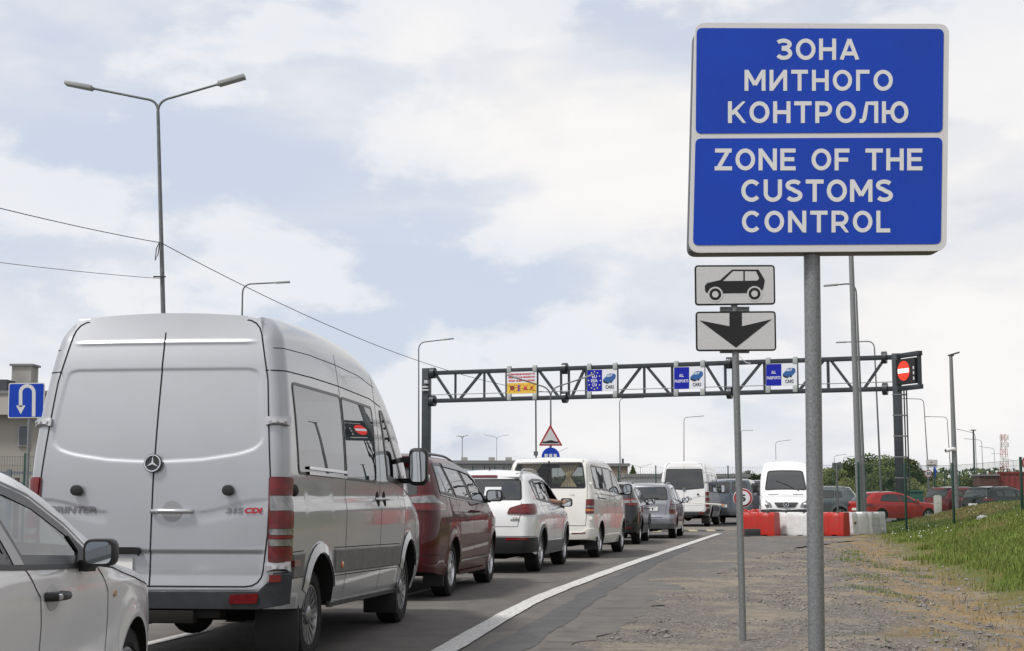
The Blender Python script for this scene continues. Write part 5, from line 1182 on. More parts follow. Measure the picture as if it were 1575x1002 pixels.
WEED = [gnd(*p) for p in ((1310, 850), (1325, 862), (1345, 868), (1360, 866), (1380, 872), (1372, 850), (1316, 846), (1350, 908), (1370, 912), (1335, 906), (1305, 862), (1400, 868), (1420, 880), (1335, 890), (1315, 885))]
grass('weeds', 6500, (.12, .19, .03), (.085, .125, .025), lambda X, Y, q, r: max(math.exp(-((X - w_.x) / .26) ** 2 - ((Y - w_.y) / .75) ** 2) for w_ in WEED) ** 1.3 + (.012 if q < -.3 and q > -3.2 else 0), .02, .075, .005, 13)
rnd = random.Random(5); g = G()
for i in range(46):
    px = rnd.gauss(1390, 28) if i < 28 else rnd.uniform(1365, 1575); Y = rnd.uniform(38, 50); X = (px - 787.5) / 2315 * Y
    if bankq(X, Y) > .3: g.ell((X, Y, ground_z(X, Y) + rnd.uniform(.10, .2)), (.017, .017, .014), 6, 4)
tag(g.obj('wild_flowers', mat('petal', (.75, .75, .68), .7)), kind='stuff')
g = G(); rnd = random.Random(8)
p = at(1512, 822, 43); z = ground_z(p.x, p.y)
g.ell((0, 0, .09), (.17, .13, .10), 12, 8); g.v = [(x + rnd.uniform(-.025, .025), y + rnd.uniform(-.02, .02), zz + rnd.uniform(-.02, .03)) for x, y, zz in g.v]; g.box((.05, 0, .03), (.2, .15, .05))
g.v = g.v[:-8]; g.f = [f for f in g.f if max(f) < len(g.v)]
tag(g.obj('plastic_bag', mat('bag_white', (.62, .64, .66), .4, col2=(.45, .47, .50), vscale=20), loc=(p.x, p.y, z), smooth=20), 'crumpled white plastic bag lying on the grass bank', 'bag')

# ---------------------------------------------------------------- steel, lamps, poles
GALV = mat('galvanised_steel', (.24, .25, .255), .55, .35, col2=(.17, .178, .185), vscale=26, bump=.05, bscale=120)
GALVD = mat('dull_steel', (.17, .18, .185), .6, .35, col2=(.13, .137, .14), vscale=12)
LAMPG = mat('lamp_housing', (.32, .34, .33), .45, .2)
GREEN = mat('fence_green', (.010, .045, .030), .45)
def lamp(label, top, arms, Y, foot=None, r=.06, head=(.55, .16, .07), group='street lamps', name='street_lamp', rad=.35, m=None, mast=None, thin=.028):
    """top = photo position of the pole head, arms = photo positions of the lamp ends, foot = photo x of the pole low down"""
    m = m or GALVD; t = at(*top, Y)
    if foot: f_ = at(foot[0], foot[1], Y); k = (t.x - f_.x) / (t.z - f_.z); bx = t.x - k * t.z
    else: bx = t.x
    root = empty(name, (bx, Y, 0), label, 'street lamp', group)
    g = G(); g.cyl((0, 0, 0), (t.x - bx, 0, t.z), r, r * .55, 10)
    g.obj('pole', m, root)
    for ax, ay in arms:
        e = at(ax, ay, Y); e0 = Vector((e.x - bx, 0, e.z)); tt = Vector((t.x - bx, 0, t.z)); sg = 1 if e0.x > tt.x else -1
        d = (e0 - tt - Vector((0, 0, rad * .8))); dx = abs(d.x); up = tt + Vector((0, 0, rad * .8)); sl = (e0.z - up.z) / max(.1, dx)
        pts = [tt - Vector((0, 0, .05))]
        k1 = up + Vector((sg * rad, 0, sl * rad))
        for i in range(9):
            q = i / 8; pts.append(tt * (1 - q) ** 2 + (up + Vector((0, 0, rad * .1))) * 2 * q * (1 - q) + k1 * q * q)
        hl = head[0]; dirn = Vector((sg, 0, sl)).normalized(); hs = e0 - dirn * hl
        pts.append(hs); g = G(); g.tube(pts, thin + .004, 8, thin); a_ = g.obj('arm', m, root, smooth=60)
        g = G(); M = dirn.to_track_quat('X', 'Z').to_matrix(); g.box((hs + e0) / 2, head, M); g.box(hs + dirn * .02, (.12, head[1] * .5, head[2] * .7), M); g.obj('lamp_head', LAMPG, root, bevel=.015)
    return root
A = lamp('tall street lamp with two long arms rising behind the silver van, wires tied to it', (243, 172), ((101, 128), (377, 118)), 34, (251, 480), .07, (.64, .25, .10), rad=.3)
LM = [('single arm street lamp just above the roof of the silver van', (373, 452), ((446, 434),), 57), ('single arm street lamp beside the left gantry column', (644, 538), ((698, 521),), 77, (644, 690)),
      ('two armed street lamp whose arms cross in front of the gantry signs', (847, 612), ((780, 577), (914, 576)), 62), ('small twin head lamp over the maroon people carrier', (711, 677), ((702, 671), (720, 670)), 150),
      ('distant two armed street lamp left of the warning triangle', (764, 677), ((744, 669), (783, 669)), 250), ('single arm street lamp above the cream minibus', (953, 620), ((990, 612),), 121), ('single arm street lamp above the white high roof van', (1052, 648), ((1083, 640),), 149, (1052, 700)),
      ('single arm lamp seen just right of the thin sign post', (1140, 667), ((1158, 662),), 185), ('single arm lamp above the white van facing the camera', (1193, 685), ((1216, 677),), 212), ('faint lamp arm behind the warning triangle sign', (858, 700), ((873, 689),), 260), ('faint two armed lamp over the long white shed', (985, 722), ((967, 714), (1003, 714)), 280)]
for l in LM: lamp(*l[:4], *(l[4:] or ()), r=.055 if l[3] < 100 else .06, rad=.45 if l[3] < 200 else .6)
RM = [('tall street lamp whose arm reaches behind the big blue sign', (1317, 452), ((1267, 440),), 56, (1330, 760)), ('street lamp second behind the gantry truss, its arm reaching left', (1345, 537), ((1286, 527),), 77, (1355, 750)),
      ('street lamp whose arm ends at the right gantry column', (1421, 622), ((1384, 613),), 121, (1426, 700)), ('street lamp left of the floodlight mast with an arm reaching left', (1457, 648), ((1422, 641),), 148, (1463, 740)),
      ('street lamp behind the double headed post right of the floodlight mast', (1500, 672), ((1471, 660),), 178, (1503, 755)), ('lamp between the double headed post and the radio mast', (1510, 682), ((1483, 675),), 205, (1513, 755)), ('lamp just left of the radio mast', (1529, 694), ((1506, 687),), 240, (1531, 730)),
      ('lamp directly behind the radio mast', (1543, 702), ((1524, 698),), 280), ('lamp right of the radio mast above the red container', (1559, 711), ((1540, 706),), 330), ('faint lamp arm left of the thick galvanised pole', (1283, 706), ((1302, 699),), 205), ('faint lamp arm right of the thick galvanised pole', (1328, 714), ((1347, 709),), 260), ('thin lamp arm behind the post of the big blue sign', (1297, 708), ((1314, 702),), 230)]
for l in RM: lamp(*l[:4], *(l[4:] or ()), r=.06, rad=.5, group='street lamps', m=GALVD)
# thick pole, floodlight mast
def pole(name, label, cat, top, foot, Y, r0, r1, m=None):
    t = at(*top, Y); f_ = at(*foot, Y); k = (t.x - f_.x) / (t.z - f_.z); bx = t.x - k * t.z
    root = empty(name, (bx, Y, 0), label, cat); G().cyl((0, 0, 0), (t.x - bx, 0, t.z), r0, r1, 14).obj('pole', m or GALV, root); return root, Vector((t.x - bx, 0, t.z))
r_, t_ = pole('lighting_pole', 'thick galvanised pole standing behind the red and white barriers', 'pole', (1304, 250), (1323, 790), 55, .135, .075)
G().box((0, 0, .03), (.5, .5, .06)).obj('base_plate', GALV, r_); G().cyl(t_ - Vector((0, 0, .05)), t_ + Vector((0, 0, .2)), .14, .10).obj('pole_cap', GALVD, r_)
r_, t_ = pole('floodlight_mast', 'galvanised mast with a floodlight on top and a white camera', 'mast', (1462.5, 548), (1471, 790), 66, .14, .075)
g = G(); g.box(t_ + Vector((0, 0, .03)), (.25, .12, .06)); g.obj('bracket', GALVD, r_); g = G(); g.box(t_ + Vector((.15, 0, .10)), (.42, .30, .07), Matrix.Rotation(R(-16), 3, 'Y')); g.obj('floodlight', mat('flood_dark', (.06, .065, .07), .5), r_, bevel=.01)
p = at(1462, 693, 66); q = p - r_.location; g = G(); g.cyl((q.x - .28, q.y - .22, q.z - .02), (q.x + .12, q.y - .10, q.z + .06), .085, .085, 12); g.box((q.x + .13, q.y - .05, q.z + .05), (.14, .14, .14)); o = g.obj('camera', mat('camera_white', (.7, .7, .7), .4), r_)
G().cyl((q.x - .29, q.y - .223, q.z - .022), (q.x - .27, q.y - .216, q.z - .018), .06, n=12).obj('lens', INK, o)
r_, t_ = pole('double_head_post', 'slim dark post with a short crossbar lamp right of the floodlight mast', 'mast', (1497, 662), (1499.5, 755), 130, .10, .07, mat('dark_steel', (.06, .075, .08), .5, .3)); G().box(t_, (.42, .3, .08)).obj('lamp_head', mat('flood_dark', (.06, .065, .07), .5), r_)
r_, t_ = pole('utility_pole', 'slim dark utility pole below the red and yellow notice', 'pole', (824, 600), (824.5, 700), 88, .05, .045, mat('dark_steel', (.06, .075, .08), .5, .3)); G().box((t_.x, -.05, 3.7), (.25, .15, .25)).obj('junction_box', GALVD, r_)
# red and white lattice mast, distance haze mixed into its paled colours
b0 = at(1546, 755, 380); rt = empty('radio_mast', (b0.x, 380, 0), 'red and white lattice radio mast far behind the red container', 'mast'); ztop = at(1543, 668, 380).z
for i in range(6):
    z0, z1 = ztop * (.35 + .65 * i / 6), ztop * (.35 + .65 * (i + 1) / 6); g = G(); w0 = .95 - .08 * i; w1 = w0 - .08
    for sx in (-1, 1):
        for sy in (-1, 1): g.bar((sx * w0, sy * w0, z0), (sx * w1, sy * w1, z1), .13)
    for s_ in (-1, 1): g.bar((-w0, s_ * w0, z0), (w1, s_ * w1, z1), .09); g.bar((w0, s_ * w0, z0), (-w1, s_ * w1, z1), .09)
    if i in (4, 5):
        for x_ in (.9, -.9): G().cyl((x_, -.6, z0 + .3), (x_, -.6, z1 - .3), .23).obj('antenna', mat('mast_hazed_white', (.62, .60, .60), .7), rt)
    g.obj('mast_section', mat('mast_hazed_red', (.55, .34, .33), .7) if i % 2 else mat('mast_hazed_white', (.62, .60, .60), .7), rt)
g = G()
for s_ in ((-1, -1), (1, -1), (1, 1), (-1, 1)): g.bar((s_[0] * 1.5, s_[1] * 1.5, 0), (s_[0] * 1.1, s_[1] * 1.1, ztop * .35), .2)
g.obj('mast_leg', mat('mast_hazed_white', (.62, .60, .60), .7), rt)
# wires
def wire(label, a, b, sag, r=.009):
    g = G(); pts = [a.lerp(b, i / 30) - Vector((0, 0, sag * 4 * (i / 30) * (1 - i / 30))) for i in range(31)]; g.tube(pts, r, 5); tag(g.obj('overhead_wire', mat('wire_dark', (.03, .03, .032), .6), smooth=60), label, 'wire', 'overhead wires')
wa = at(248, 374, 33.9)
wire('twisted black wire coming in from the upper left to the tall street lamp', wa + (at(-60, 284, 25) - wa) * 2.5, wa, .25)
wire('long black wire running from the tall street lamp down to the gantry', wa, at(846, 604, 61.9), .62, .010)
wire('thin lower wire from the left edge to the tall street lamp', at(250, 429, 33.9) + (at(-60, 381, 28) - at(250, 429, 33.9)) * 2.5, at(250, 429, 33.9), .2, .006)
g = G(); q = Vector((at(247, 374, 34).x, 33.9, at(247, 374, 34).z)); g.tube([q, q + Vector((-.07, 0, -.15)), q + Vector((-.09, 0, -.42)), q + Vector((-.03, 0, -.3)), q + Vector((0, 0, -.05))], .012, 5)
g.box(q + Vector((.02, 0, -.8)), (.28, .05, .03)); tag(g.obj('wire_bracket', mat('wire_dark', (.03, .03, .032), .6)), 'loose wire loop and bracket tied to the tall street lamp', 'bracket')
# ---------------------------------------------------------------- signs
BLUE = mat('sign_blue', (.004, .052, .45), .36, spec=.3, col2=(.004, .044, .39), vscale=2.2, rvar=.12)
SHEET = mat('sign_white', (.62, .62, .62), .45, coat=.2, var=.05, vscale=90)
SHEETG = mat('sign_grey_white', (.58, .58, .59), .45, var=.05, vscale=90)
WHITE = mat('panel_white', (.70, .72, .76), .4); SRED = mat('sign_red', (.36, .02, .025), .35)
def plane(Y): return lambda x, y, d=0.0: tuple(Vector(at(x, y, Y)) + Vector((0, -d, 0)))      # photo position on an upright plate facing the road
def local(root, fn): return lambda x, y, d=0.0: tuple(Vector(fn(x, y, d)) - root.location)
def ground_at(x, Y): return (at(x, 800, Y).x, Y, 0)
# lettering of the big sign, drawn as strokes of even width (unit height, y up)
def arcp(cx, cy, rx, ry, a0, a1, n=14): return [(cx + rx * math.cos(R(a0 + (a1 - a0) * i / n)), cy + ry * math.sin(R(a0 + (a1 - a0) * i / n))) for i in range(n + 1)]
SW = .185; hS = SW / 2
def oval(x0, x1): return arcp((x0 + x1) / 2, .5, (x1 - x0) / 2 - hS, .5 - hS, 90, 450, 36)
GLY = {
    'З': (.76, [arcp(.34, .735, .30, .17, 150, -90, 16)[0:] + [(.26, .565)], [(.26, .53)] + arcp(.36, .31, .305, .215, 90, -155, 16)]),
    'О': (.92, [oval(0, .92)]), 'O': (.90, [oval(0, .90)]), 'Н': (.80, [[(hS, 0), (hS, 1)], [(.80 - hS, 0), (.80 - hS, 1)], [(hS, .5), (.80 - hS, .5)]]),
    'А': (.92, [[(hS * .95, 0), (.46, .985)], [(.92 - hS * .95, 0), (.46, .985)], [(.22, .30), (.70, .30)]]),
    'М': (1.0, [[(hS, 0), (hS, 1)], [(1.0 - hS, 0), (1.0 - hS, 1)], [(hS * 1.15, .96), (.5, .28)], [(1 - hS * 1.15, .96), (.5, .28)]]),
    'И': (.84, [[(hS, 0), (hS, 1)], [(.84 - hS, 0), (.84 - hS, 1)], [(hS * 1.1, .07), (.84 - hS * 1.1, .93)]]),
    'Т': (.80, [[(0, 1 - hS), (.80, 1 - hS)], [(.40, 0), (.40, 1 - hS)]]), 'Г': (.64, [[(hS, 0), (hS, 1)], [(hS, 1 - hS), (.64, 1 - hS)]]),
    'К': (.82, [[(hS, 0), (hS, 1)], [(.17, .42), (.74, 1.05)], [(.30, .57), (.76, -.05)]]),
    'Р': (.78, [[(hS, 0), (hS, 1)], [(hS, 1 - hS), (.42, 1 - hS)] + arcp(.42, .65, .265, .2525, 90, -90, 12) + [(hS, .3975)]]),
    'Л': (.86, [[(.86 - hS, 0), (.86 - hS, 1)], [(.86 - hS, 1 - hS), (.34, 1 - hS), (.27, .5), (.21, .18), (.13, .095), (0, .095)]]),
    'Ю': (1.22, [[(hS, 0), (hS, 1)], [(hS, .5), (.44, .5)], arcp(.80, .5, .325, .5 - hS, 90, 450, 36)]),
    'Z': (.80, [[(.02, 1 - hS), (.78, 1 - hS)], [(.66, .96), (.13, .04)], [(0, hS), (.80, hS)]]), 'N': (.84, [[(hS, 0), (hS, 1)], [(.84 - hS, 0), (.84 - hS, 1)], [(hS * 1.1, .93), (.84 - hS * 1.1, .07)]]),
    'E': (.70, [[(hS, 0), (hS, 1)], [(hS, 1 - hS), (.70, 1 - hS)], [(hS, .51), (.64, .51)], [(hS, hS), (.70, hS)]]), 'F': (.68, [[(hS, 0), (hS, 1)], [(hS, 1 - hS), (.68, 1 - hS)], [(hS, .49), (.62, .49)]]),
    'C': (.86, [arcp(.46, .5, .46 - hS, .5 - hS, 42, 318, 26)]), 'U': (.82, [[(hS, 1), (hS, .38)] + arcp(.41, .38, .41 - hS, .38 - hS, 180, 360, 16) + [(.82 - hS, 1)]]),
    'S': (.78, [arcp(.39, .735, .285, .17, 28, 250, 14) + arcp(.39, .285, .295, .19, 70, -152, 14)]), 'L': (.64, [[(hS, 0), (hS, 1)], [(hS, hS), (.64, hS)]]),
    ' ': (.42, [])}
GLY['T'] = GLY['Т']; GLY['H'] = GLY['Н']; GLY['M'] = GLY['М']; GLY['R'] = (.80, GLY['Р'][1] + [[(.38, .45), (.72, -.05)]])
def stroke_line(par, txt, x0, x1, y0, y1, f0):
    wd = [GLY[c_][0] for c_ in txt]; gap = ((x1 - x0) / (y1 - y0) - sum(wd)) / (len(txt) - 1); h = y1 - y0; k = 1.0
    if gap > .26 or gap < .10: k = ((x1 - x0) / h - .19 * (len(txt) - 1)) / sum(wd); gap = .19
    x = x0
    for c_, w_ in zip(txt, wd):
        g = G()
        for i, st in enumerate(GLY[c_][1]):
            cl = len(st) > 30; P_ = [(x + p_[0] * k * h, y1 - p_[1] * h) for p_ in (st[:-1] if cl else st)]; a, b_ = ribbon(P_, SW * h, cl); a, b_ = ([(p_[0], max(y0, min(y1, p_[1]))) for p_ in q_] for q_ in (a, b_)); n = len(P_); d = .0042 + .0002 * i
            g.add([f0(*q, d) for q in a] + [f0(*q, d) for q in b_], [(j, (j + 1) % n, n + (j + 1) % n, n + j) for j in range(n if cl else n - 1)])
        if g.v: g.obj('letter', mat('letter_white', (.68, .68, .68), .4, coat=.1), par, smooth=0)
        x += (w_ * k + gap) * h
# big blue customs sign
Y = 9.5
bp = at(1261, 1000, Y); tp = at(1253.5, 392, Y)
root = empty('customs_sign', (bp.x + .0, Y + .10, 0), 'big blue bilingual customs zone sign with white border on a thick galvanised post', 'sign')
f0 = local(root, plane(Y)); k = (tp.x - bp.x) / (tp.z - bp.z); topz = at(1253, 60, Y).z
xz = lambda z: bp.x + k * (z - bp.z) - root.location.x
G().cyl((xz(-.3), 0, -.3), (xz(topz), 0, topz), .0525, .0525, 24).obj('post', mat('post_galvanised', (.25, .26, .265), .5, .4, col2=(.16, .168, .175), vscale=60, bump=.12, bscale=160), root)
OUT = rpoly([(1069, 35.5), (1460, 37), (1456, 386), (1060, 389)], 17, 6)
g = G(); solid(g, [(x, y) for x, y in OUT], f0, -.03, .0); pl_ = g.obj('sign_plate', SHEET, root)
g = G(); back = [(x - 2, y + 3) for x, y in OUT]; solid(g, offset(ccw(back), 2), f0, -.16, -.031); g.obj('sign_box', mat('box_dark_grey', (.10, .10, .105), .5, .4), root, bevel=.004)
g = G(); solid(g, rpoly([(1071.5, 43.5), (1451.5, 45), (1449.5, 204), (1070, 206)], 9, 5), f0, .0005, .003); g.obj('blue_panel', BLUE, pl_)
g = G(); solid(g, rpoly([(1069.7, 213.5), (1449.3, 212), (1447, 375.8), (1065.8, 377.8)], 9, 5), f0, .0005, .003); g.obj('blue_panel', BLUE, pl_)
for s_, x0, x1, y0, y1 in (('ЗОНА', 1193.6, 1321.4, 60, 92.8), ('МИТНОГО', 1145, 1373, 108, 140.2), ('КОНТРОЛЮ', 1119.5, 1397, 156.4, 189.8), ('ZONE OF THE', 1099, 1418.5, 229, 262.6), ('CUSTOMS', 1140, 1373.3, 276.6, 311), ('CONTROL', 1141, 1369, 324.6, 358)):
    stroke_line(pl_, s_, x0, x1, y0, y1, f0)
g = G()
for z in (at(0, 120, Y).z, at(0, 320, Y).z): g.box((xz(z), -.03, z), (1.3, .03, .05)); g.box((xz(z), 0, z), (.14, .13, .05))
g.obj('bracket', GALV, root)
# car and arrow plates on the thin post
Y = 13.3
bp = at(1144.5, 1000, Y); tp = at(1130.5, 476, Y); root = empty('lane_sign_post', (bp.x, Y + .04, 0), 'thin leaning galvanised post carrying a car plate and a down arrow plate', 'sign')
k = (tp.x - bp.x) / (tp.z - bp.z); tz = at(0, 415, Y).z; f0 = local(root, plane(Y))
G().cyl((k * (-.2 - bp.z), 0, -.2), (k * (tz - bp.z), 0, tz), .030, .030, 18).obj('post', mat('post_thin', (.24, .25, .255), .5, .4, col2=(.19, .198, .205), vscale=40), root)
Z = 6.679
def zz(pts): return [(1060 + x / Z, 400 + y / Z) for x, y in pts]
for corners, art in (([(55, 55), (880, 52), (887, 460), (60, 470)], 0), ([(65, 532), (890, 526), (897, 935), (70, 940)], 1)):
    o_ = ccw(rpoly(zz(corners), 6, 5)); g = G(); solid(g, o_, f0, -.012, 0); P_ = g.obj('sign_plate', INK, root)
    g = G(); solid(g, offset(o_, 2.6), f0, .0003, .002); g.obj('sign_face', SHEETG, P_)
    if art == 0:
        g = G(); body = [(160, 268), (162, 310), (168, 330), (196, 348), (205, 325), (240, 280), (290, 275), (325, 310), (342, 345), (600, 342), (612, 300), (650, 268), (695, 270), (735, 310), (745, 316), (760, 300), (776, 218), (770, 195), (712, 100), (440, 100), (318, 208), (185, 238)]
        solid(g, zz(body), f0, .0024, .0036)
        for cx_, cy_ in ((268, 355), (671, 349)): solid(g, circle(1060 + cx_ / Z, 400 + cy_ / Z, 61 / Z), f0, .0024, .0036)
        q = g.obj('pictogram', INK, P_, smooth=0)
        for op in (zz([(348, 218), (555, 216), (555, 118), (450, 118)]), zz([(572, 216), (700, 213), (718, 190), (685, 120), (572, 118)]), circle(1060 + 268 / Z, 400 + 355 / Z, 33 / Z), circle(1060 + 671 / Z, 400 + 349 / Z, 33 / Z)): g = G(); solid(g, op, f0, .004, .005); g.obj('pictogram_opening', SHEETG, q, smooth=0)
        for cx_, cy_ in ((268, 355), (671, 349)):
            a, b_ = ribbon(circle(1060 + cx_ / Z, 400 + cy_ / Z, 70 / Z), 16 / Z, True); n = len(a); g = G(); g.add([f0(*p_, .0045) for p_ in a] + [f0(*p_, .0045) for p_ in b_], [(i, (i + 1) % n, n + (i + 1) % n, n + i) for i in range(n)]); g.obj('pictogram_opening', SHEETG, q, smooth=0)
    else:
        g = G(); solid(g, zz([(413, 528), (541, 528), (541, 682), (848, 610), (480, 902), (106, 622), (413, 682)]), f0, .0024, .004); g.obj('arrow', INK, P_, smooth=0)
g = G()
for y in (473, 477, 541): p = f0(1131, y); g.box((p[0], .01, p[2]), (.26, .05, .018))
g.obj('bracket', GALV, root)
g = G(); p = Vector(f0(1137, 548)); g.tube([p, p + Vector((.03, 0, -.03)), p + Vector((.06, 0, -.06)), p + Vector((.10, 0, -.065))], .004, 5); g.obj('cable_tie', WHITE, root)
# U-turn sign
Y = 29.5; root = empty('u_turn_sign', ground_at(38.5, Y), 'blue square sign with a white U turn arrow at the left edge', 'sign'); f0 = local(root, plane(Y)); x_ = f0(38.5, 640)
G().cyl((0, .04, 0), (0, .04, at(0, 595, Y).z), .032, n=12).obj('post', GALV, root)
g = G(); solid(g, rpoly([(13.5, 589.5), (69, 589), (67, 643), (12, 643.5)], 3), f0, -.02, 0); P_ = g.obj('sign_plate', SHEET, root)
g = G(); solid(g, rpoly([(14.8, 591), (67.6, 590.5), (65.6, 641.5), (13.4, 642)], 3), f0, .001, .004); g.obj('blue_panel', BLUE, P_)
arc = [(42 + 10.2 * math.cos(math.pi * i / 14), 604 - 10.2 * math.sin(math.pi * i / 14)) for i in range(15)]
pl = [(51.8, 641)] + arc + [(31.8, 626)]; a, b_ = ribbon(pl, 5.4); g = G(); n = len(a)
g.add([f0(*q, .006) for q in a] + [f0(*q, .006) for q in b_], [(i, i + 1, n + i + 1, n + i) for i in range(n - 1)]); solid(g, [(24.8, 624), (39.2, 624), (32, 637.5)], f0, .005, .006); g.obj('arrow', SHEET, P_, smooth=0)
# hump warning over a round blue sign
Y = 52; root = empty('hump_warning_sign', ground_at(847, Y), 'red bordered triangle warning of a hump above a blue round sign, behind the cream minibus', 'sign'); f0 = local(root, plane(Y))
G().cyl((0, .05, 0), (0, .05, at(0, 662, Y).z), .035, n=12).obj('post', GALVD, root)
g = G(); solid(g, rpoly([(846.5, 653), (865.5, 686), (828.5, 686)], 2), f0, -.02, 0); P_ = g.obj('sign_plate', SRED, root)
g = G(); solid(g, [(846.6, 658.8), (861, 683.6), (832.6, 683.6)], f0, .001, .006); q = g.obj('sign_face', SHEETG, P_)
g = G(); solid(g, [(834.5, 682), (834.5, 679.5), (840, 679.2), (843, 678), (847, 677.2), (851, 678), (854, 679.2), (859, 679.5), (859, 682)], f0, .007, .012); g.obj('pictogram', INK, P_, smooth=0)
g = G(); solid(g, circle(847, 702.5, 14), f0, -.02, 0); P_ = g.obj('round_plate', BLUE, root); g = G()
for x in (840, 847, 854): solid(g, rect(x - 2.4, 698.6, x + 2.4, 709), f0, .001, .005)
g.obj('pictogram', SHEET, P_)
def round_sign(label, x, y, r, Y, txt, foot=None, ring=.74, board=None, th=.0, name='speed_sign'):
    root = empty(name, ground_at(foot or x, Y), label, 'sign'); f0 = local(root, plane(Y)); px = f0(foot or x, y)
    g = G(); solid(g, circle(x, y, r), f0, -.02, 0); P_ = g.obj('sign_plate', mat('sign_rim', (.5, .47, .46), .4), root)
    g = G(); solid(g, circle(x, y, r * .93), f0, .001, .004); g.obj('sign_ring', SRED, P_)
    if txt: g = G(); solid(g, circle(x, y, r * ring), f0, .005, .008); g.obj('sign_face', WHITE, P_); g = G(); lettering(g, txt, x, y, r * (.95 if len(txt) > 1 else .55), -r * .75, f0, .04, 1, .012); g.obj('lettering', INK, P_, smooth=0)
    else: g = G(); solid(g, rect(x - r * .7, y - r * .17, x + r * .7, y + r * .17), f0, .005, .008); g.obj('bar', WHITE, P_)
    G().cyl((0, .04, 0), (0, .04, px[2] + .1), .035, n=10).obj('post', GALVD, root)
    return root, f0
round_sign('round red ringed speed sign reading 5, partly hidden by the thin post', 1142.7, 766.3, 14.8, 50, '5', 1143)
r_, f0 = round_sign('round red ringed speed sign reading 20 beneath a white board', 1428, 728.8, 6.2, 95, '20', 1429)
g = G(); solid(g, rpoly([(1424.5, 707), (1442, 707.5), (1442, 719.5), (1424.5, 719)], .8), f0, -.02, .0); o = g.obj('board', mat('board_grey', (.5, .5, .48), .5), r_)
g = G(); solid(g, [(1431, 712), (1431.6, 710.6), (1433.8, 710.6), (1434.4, 712)], f0, .002, .01); solid(g, rect(1426, 714.8, 1440, 716.6), f0, .002, .01); g.obj('print', mat('print_grey', (.12, .12, .12), .6), o)
round_sign('tiny red no entry sign seen through the fence', 1436.5, 750.3, 2.7, 130, '', name='no_entry_sign')
round_sign('round red ringed sign cut off by the right picture edge', 1583, 712, 12, 50, '50', 1574)
Y = 94; root = empty('edge_on_sign', ground_at(1439, Y), 'blue round sign turned almost edge on, right of the speed sign 20', 'sign'); g = G(); p = at(1439, 726, Y) - root.location; g.cyl((p.x - .07, p.y, p.z), (p.x - .03, p.y - .003, p.z), .34, n=20); g.obj('sign_plate', BLUE, root); G().cyl((0, .05, 0), (0, .05, p.z + .2), .04, n=8).obj('post', GREEN, root)
Y = 60; root = empty('back_of_sign', ground_at(1288.5, Y), 'small grey sign seen from behind on a slim post', 'sign'); f0 = local(root, plane(Y)); g = G(); solid(g, rpoly([(1280, 712), (1296.5, 712), (1296.5, 721.5), (1280, 721.5)], 1), f0, -.02, .0); g.obj('sign_plate', mat('sign_back_grey', (.12, .13, .13), .5, .3), root); G().cyl((0, -.05, 0), (0, -.05, at(0, 713, Y).z), .045, n=10).obj('post', GALVD, root)

# ---------------------------------------------------------------- gantry with lane signs
STEEL = mat('gantry_paint', (.030, .036, .042), .45, .2, coat=.2, var=.2, vscale=3)
GL = Vector((at(655.5, 700, 82).x, 82, 0)); GR = Vector((at(1383, 700, 72.3).x, 72.3, 0)); GD = (GR - GL).normalized(); GNn = Vector((GD.y, -GD.x, 0)); GLEN = (GR - GL).length
if GNn.y > 0: GNn = -GNn
def gpl(x, y, d=0.0):            # photo position -> point on the gantry's upright plane, d metres towards the road user
    r = ray(x, y); o = Vector((0, 0, EYE)); P0 = GL + GNn * d; t = (P0 - o).dot(GNn) / r.dot(GNn); return o + r * t
gt = empty('sign_gantry', tuple(GL), 'dark steel lattice gantry spanning the road with lane signs', 'gantry')
lg = lambda p: Vector(p) - GL
zl, zt_ = 6.40, 7.93; U = lambda p: (Vector(p) - GL).dot(GD)
def gpt(u, z, d=0): return GD * u + Vector((0, 0, z)) + GNn * d
q90 = Matrix.Rotation(math.atan2(GD.y, GD.x), 3, 'Z')
for u, zt2 in ((0, 8.2), (GLEN, 8.1)):
    g = G(); g.box(gpt(u, zt2 / 2), (.40, .40, zt2), q90); g.box(gpt(u, .04), (.8, .8, .08), q90); g.obj('column', STEEL, gt, bevel=.015)
for z in (zl, zt_): G().bar(gpt(.2, z), gpt(GLEN - .2, z), .22, .22).obj('chord', STEEL, gt, bevel=.01)
VX = [700.6, 745, 779, 826.5, 863, 875, 901.5, 949.5, 991, 1034, 1083, 1115.7, 1128, 1176, 1226, 1274]
for x in VX: u = U(gpl(x, 585)); G().bar(gpt(u, zl), gpt(u, zt_), .13).obj('upright', STEEL, gt)
for (x0, y0, x1, y1) in ((669, 572, 697, 608), (742, 570, 706, 608), (749, 570, 776, 608), (828, 569, 860, 606), (900, 567, 879, 603), (952, 602, 987, 563), (994, 563, 1031, 600), (1085, 561, 1113, 599), (1172, 558, 1133, 594), (1228, 594, 1268, 556), (1277, 556, 1312, 590), (1328, 590, 1362, 553)):
    u0, u1 = U(gpl(x0, y0)), U(gpl(x1, y1)); a, b_ = ((zl, zt_) if y0 > y1 else (zt_, zl)); G().bar(gpt(u0, a), gpt(u1, b_), .13).obj('diagonal', STEEL, gt)
for x in (869, 1122, 666, 1361):
    for z in (zl, zt_): u = U(gpl(x, 585)); G().cyl(gpt(u - .12, z), gpt(u + .12, z), .30, n=16).obj('flange', STEEL, gt)
G().tube([gpt(.2, zl + .33, .05), gpt(GLEN - .2, zl + .33, .05)], .025, 6).obj('cable_tray', GALV, gt)
g = G(); g.box(gpt(.05, 7.15, .27), (.34, .12, .10), q90); g.box(gpt(.05, 6.98, .27), (.42, .12, .10), q90); g.box(gpt(.12, 7.42, .28), (.22, .18, .18), q90); g.obj('camera_box', mat('box_silver', (.45, .46, .47), .5, .3), gt, bevel=.02)
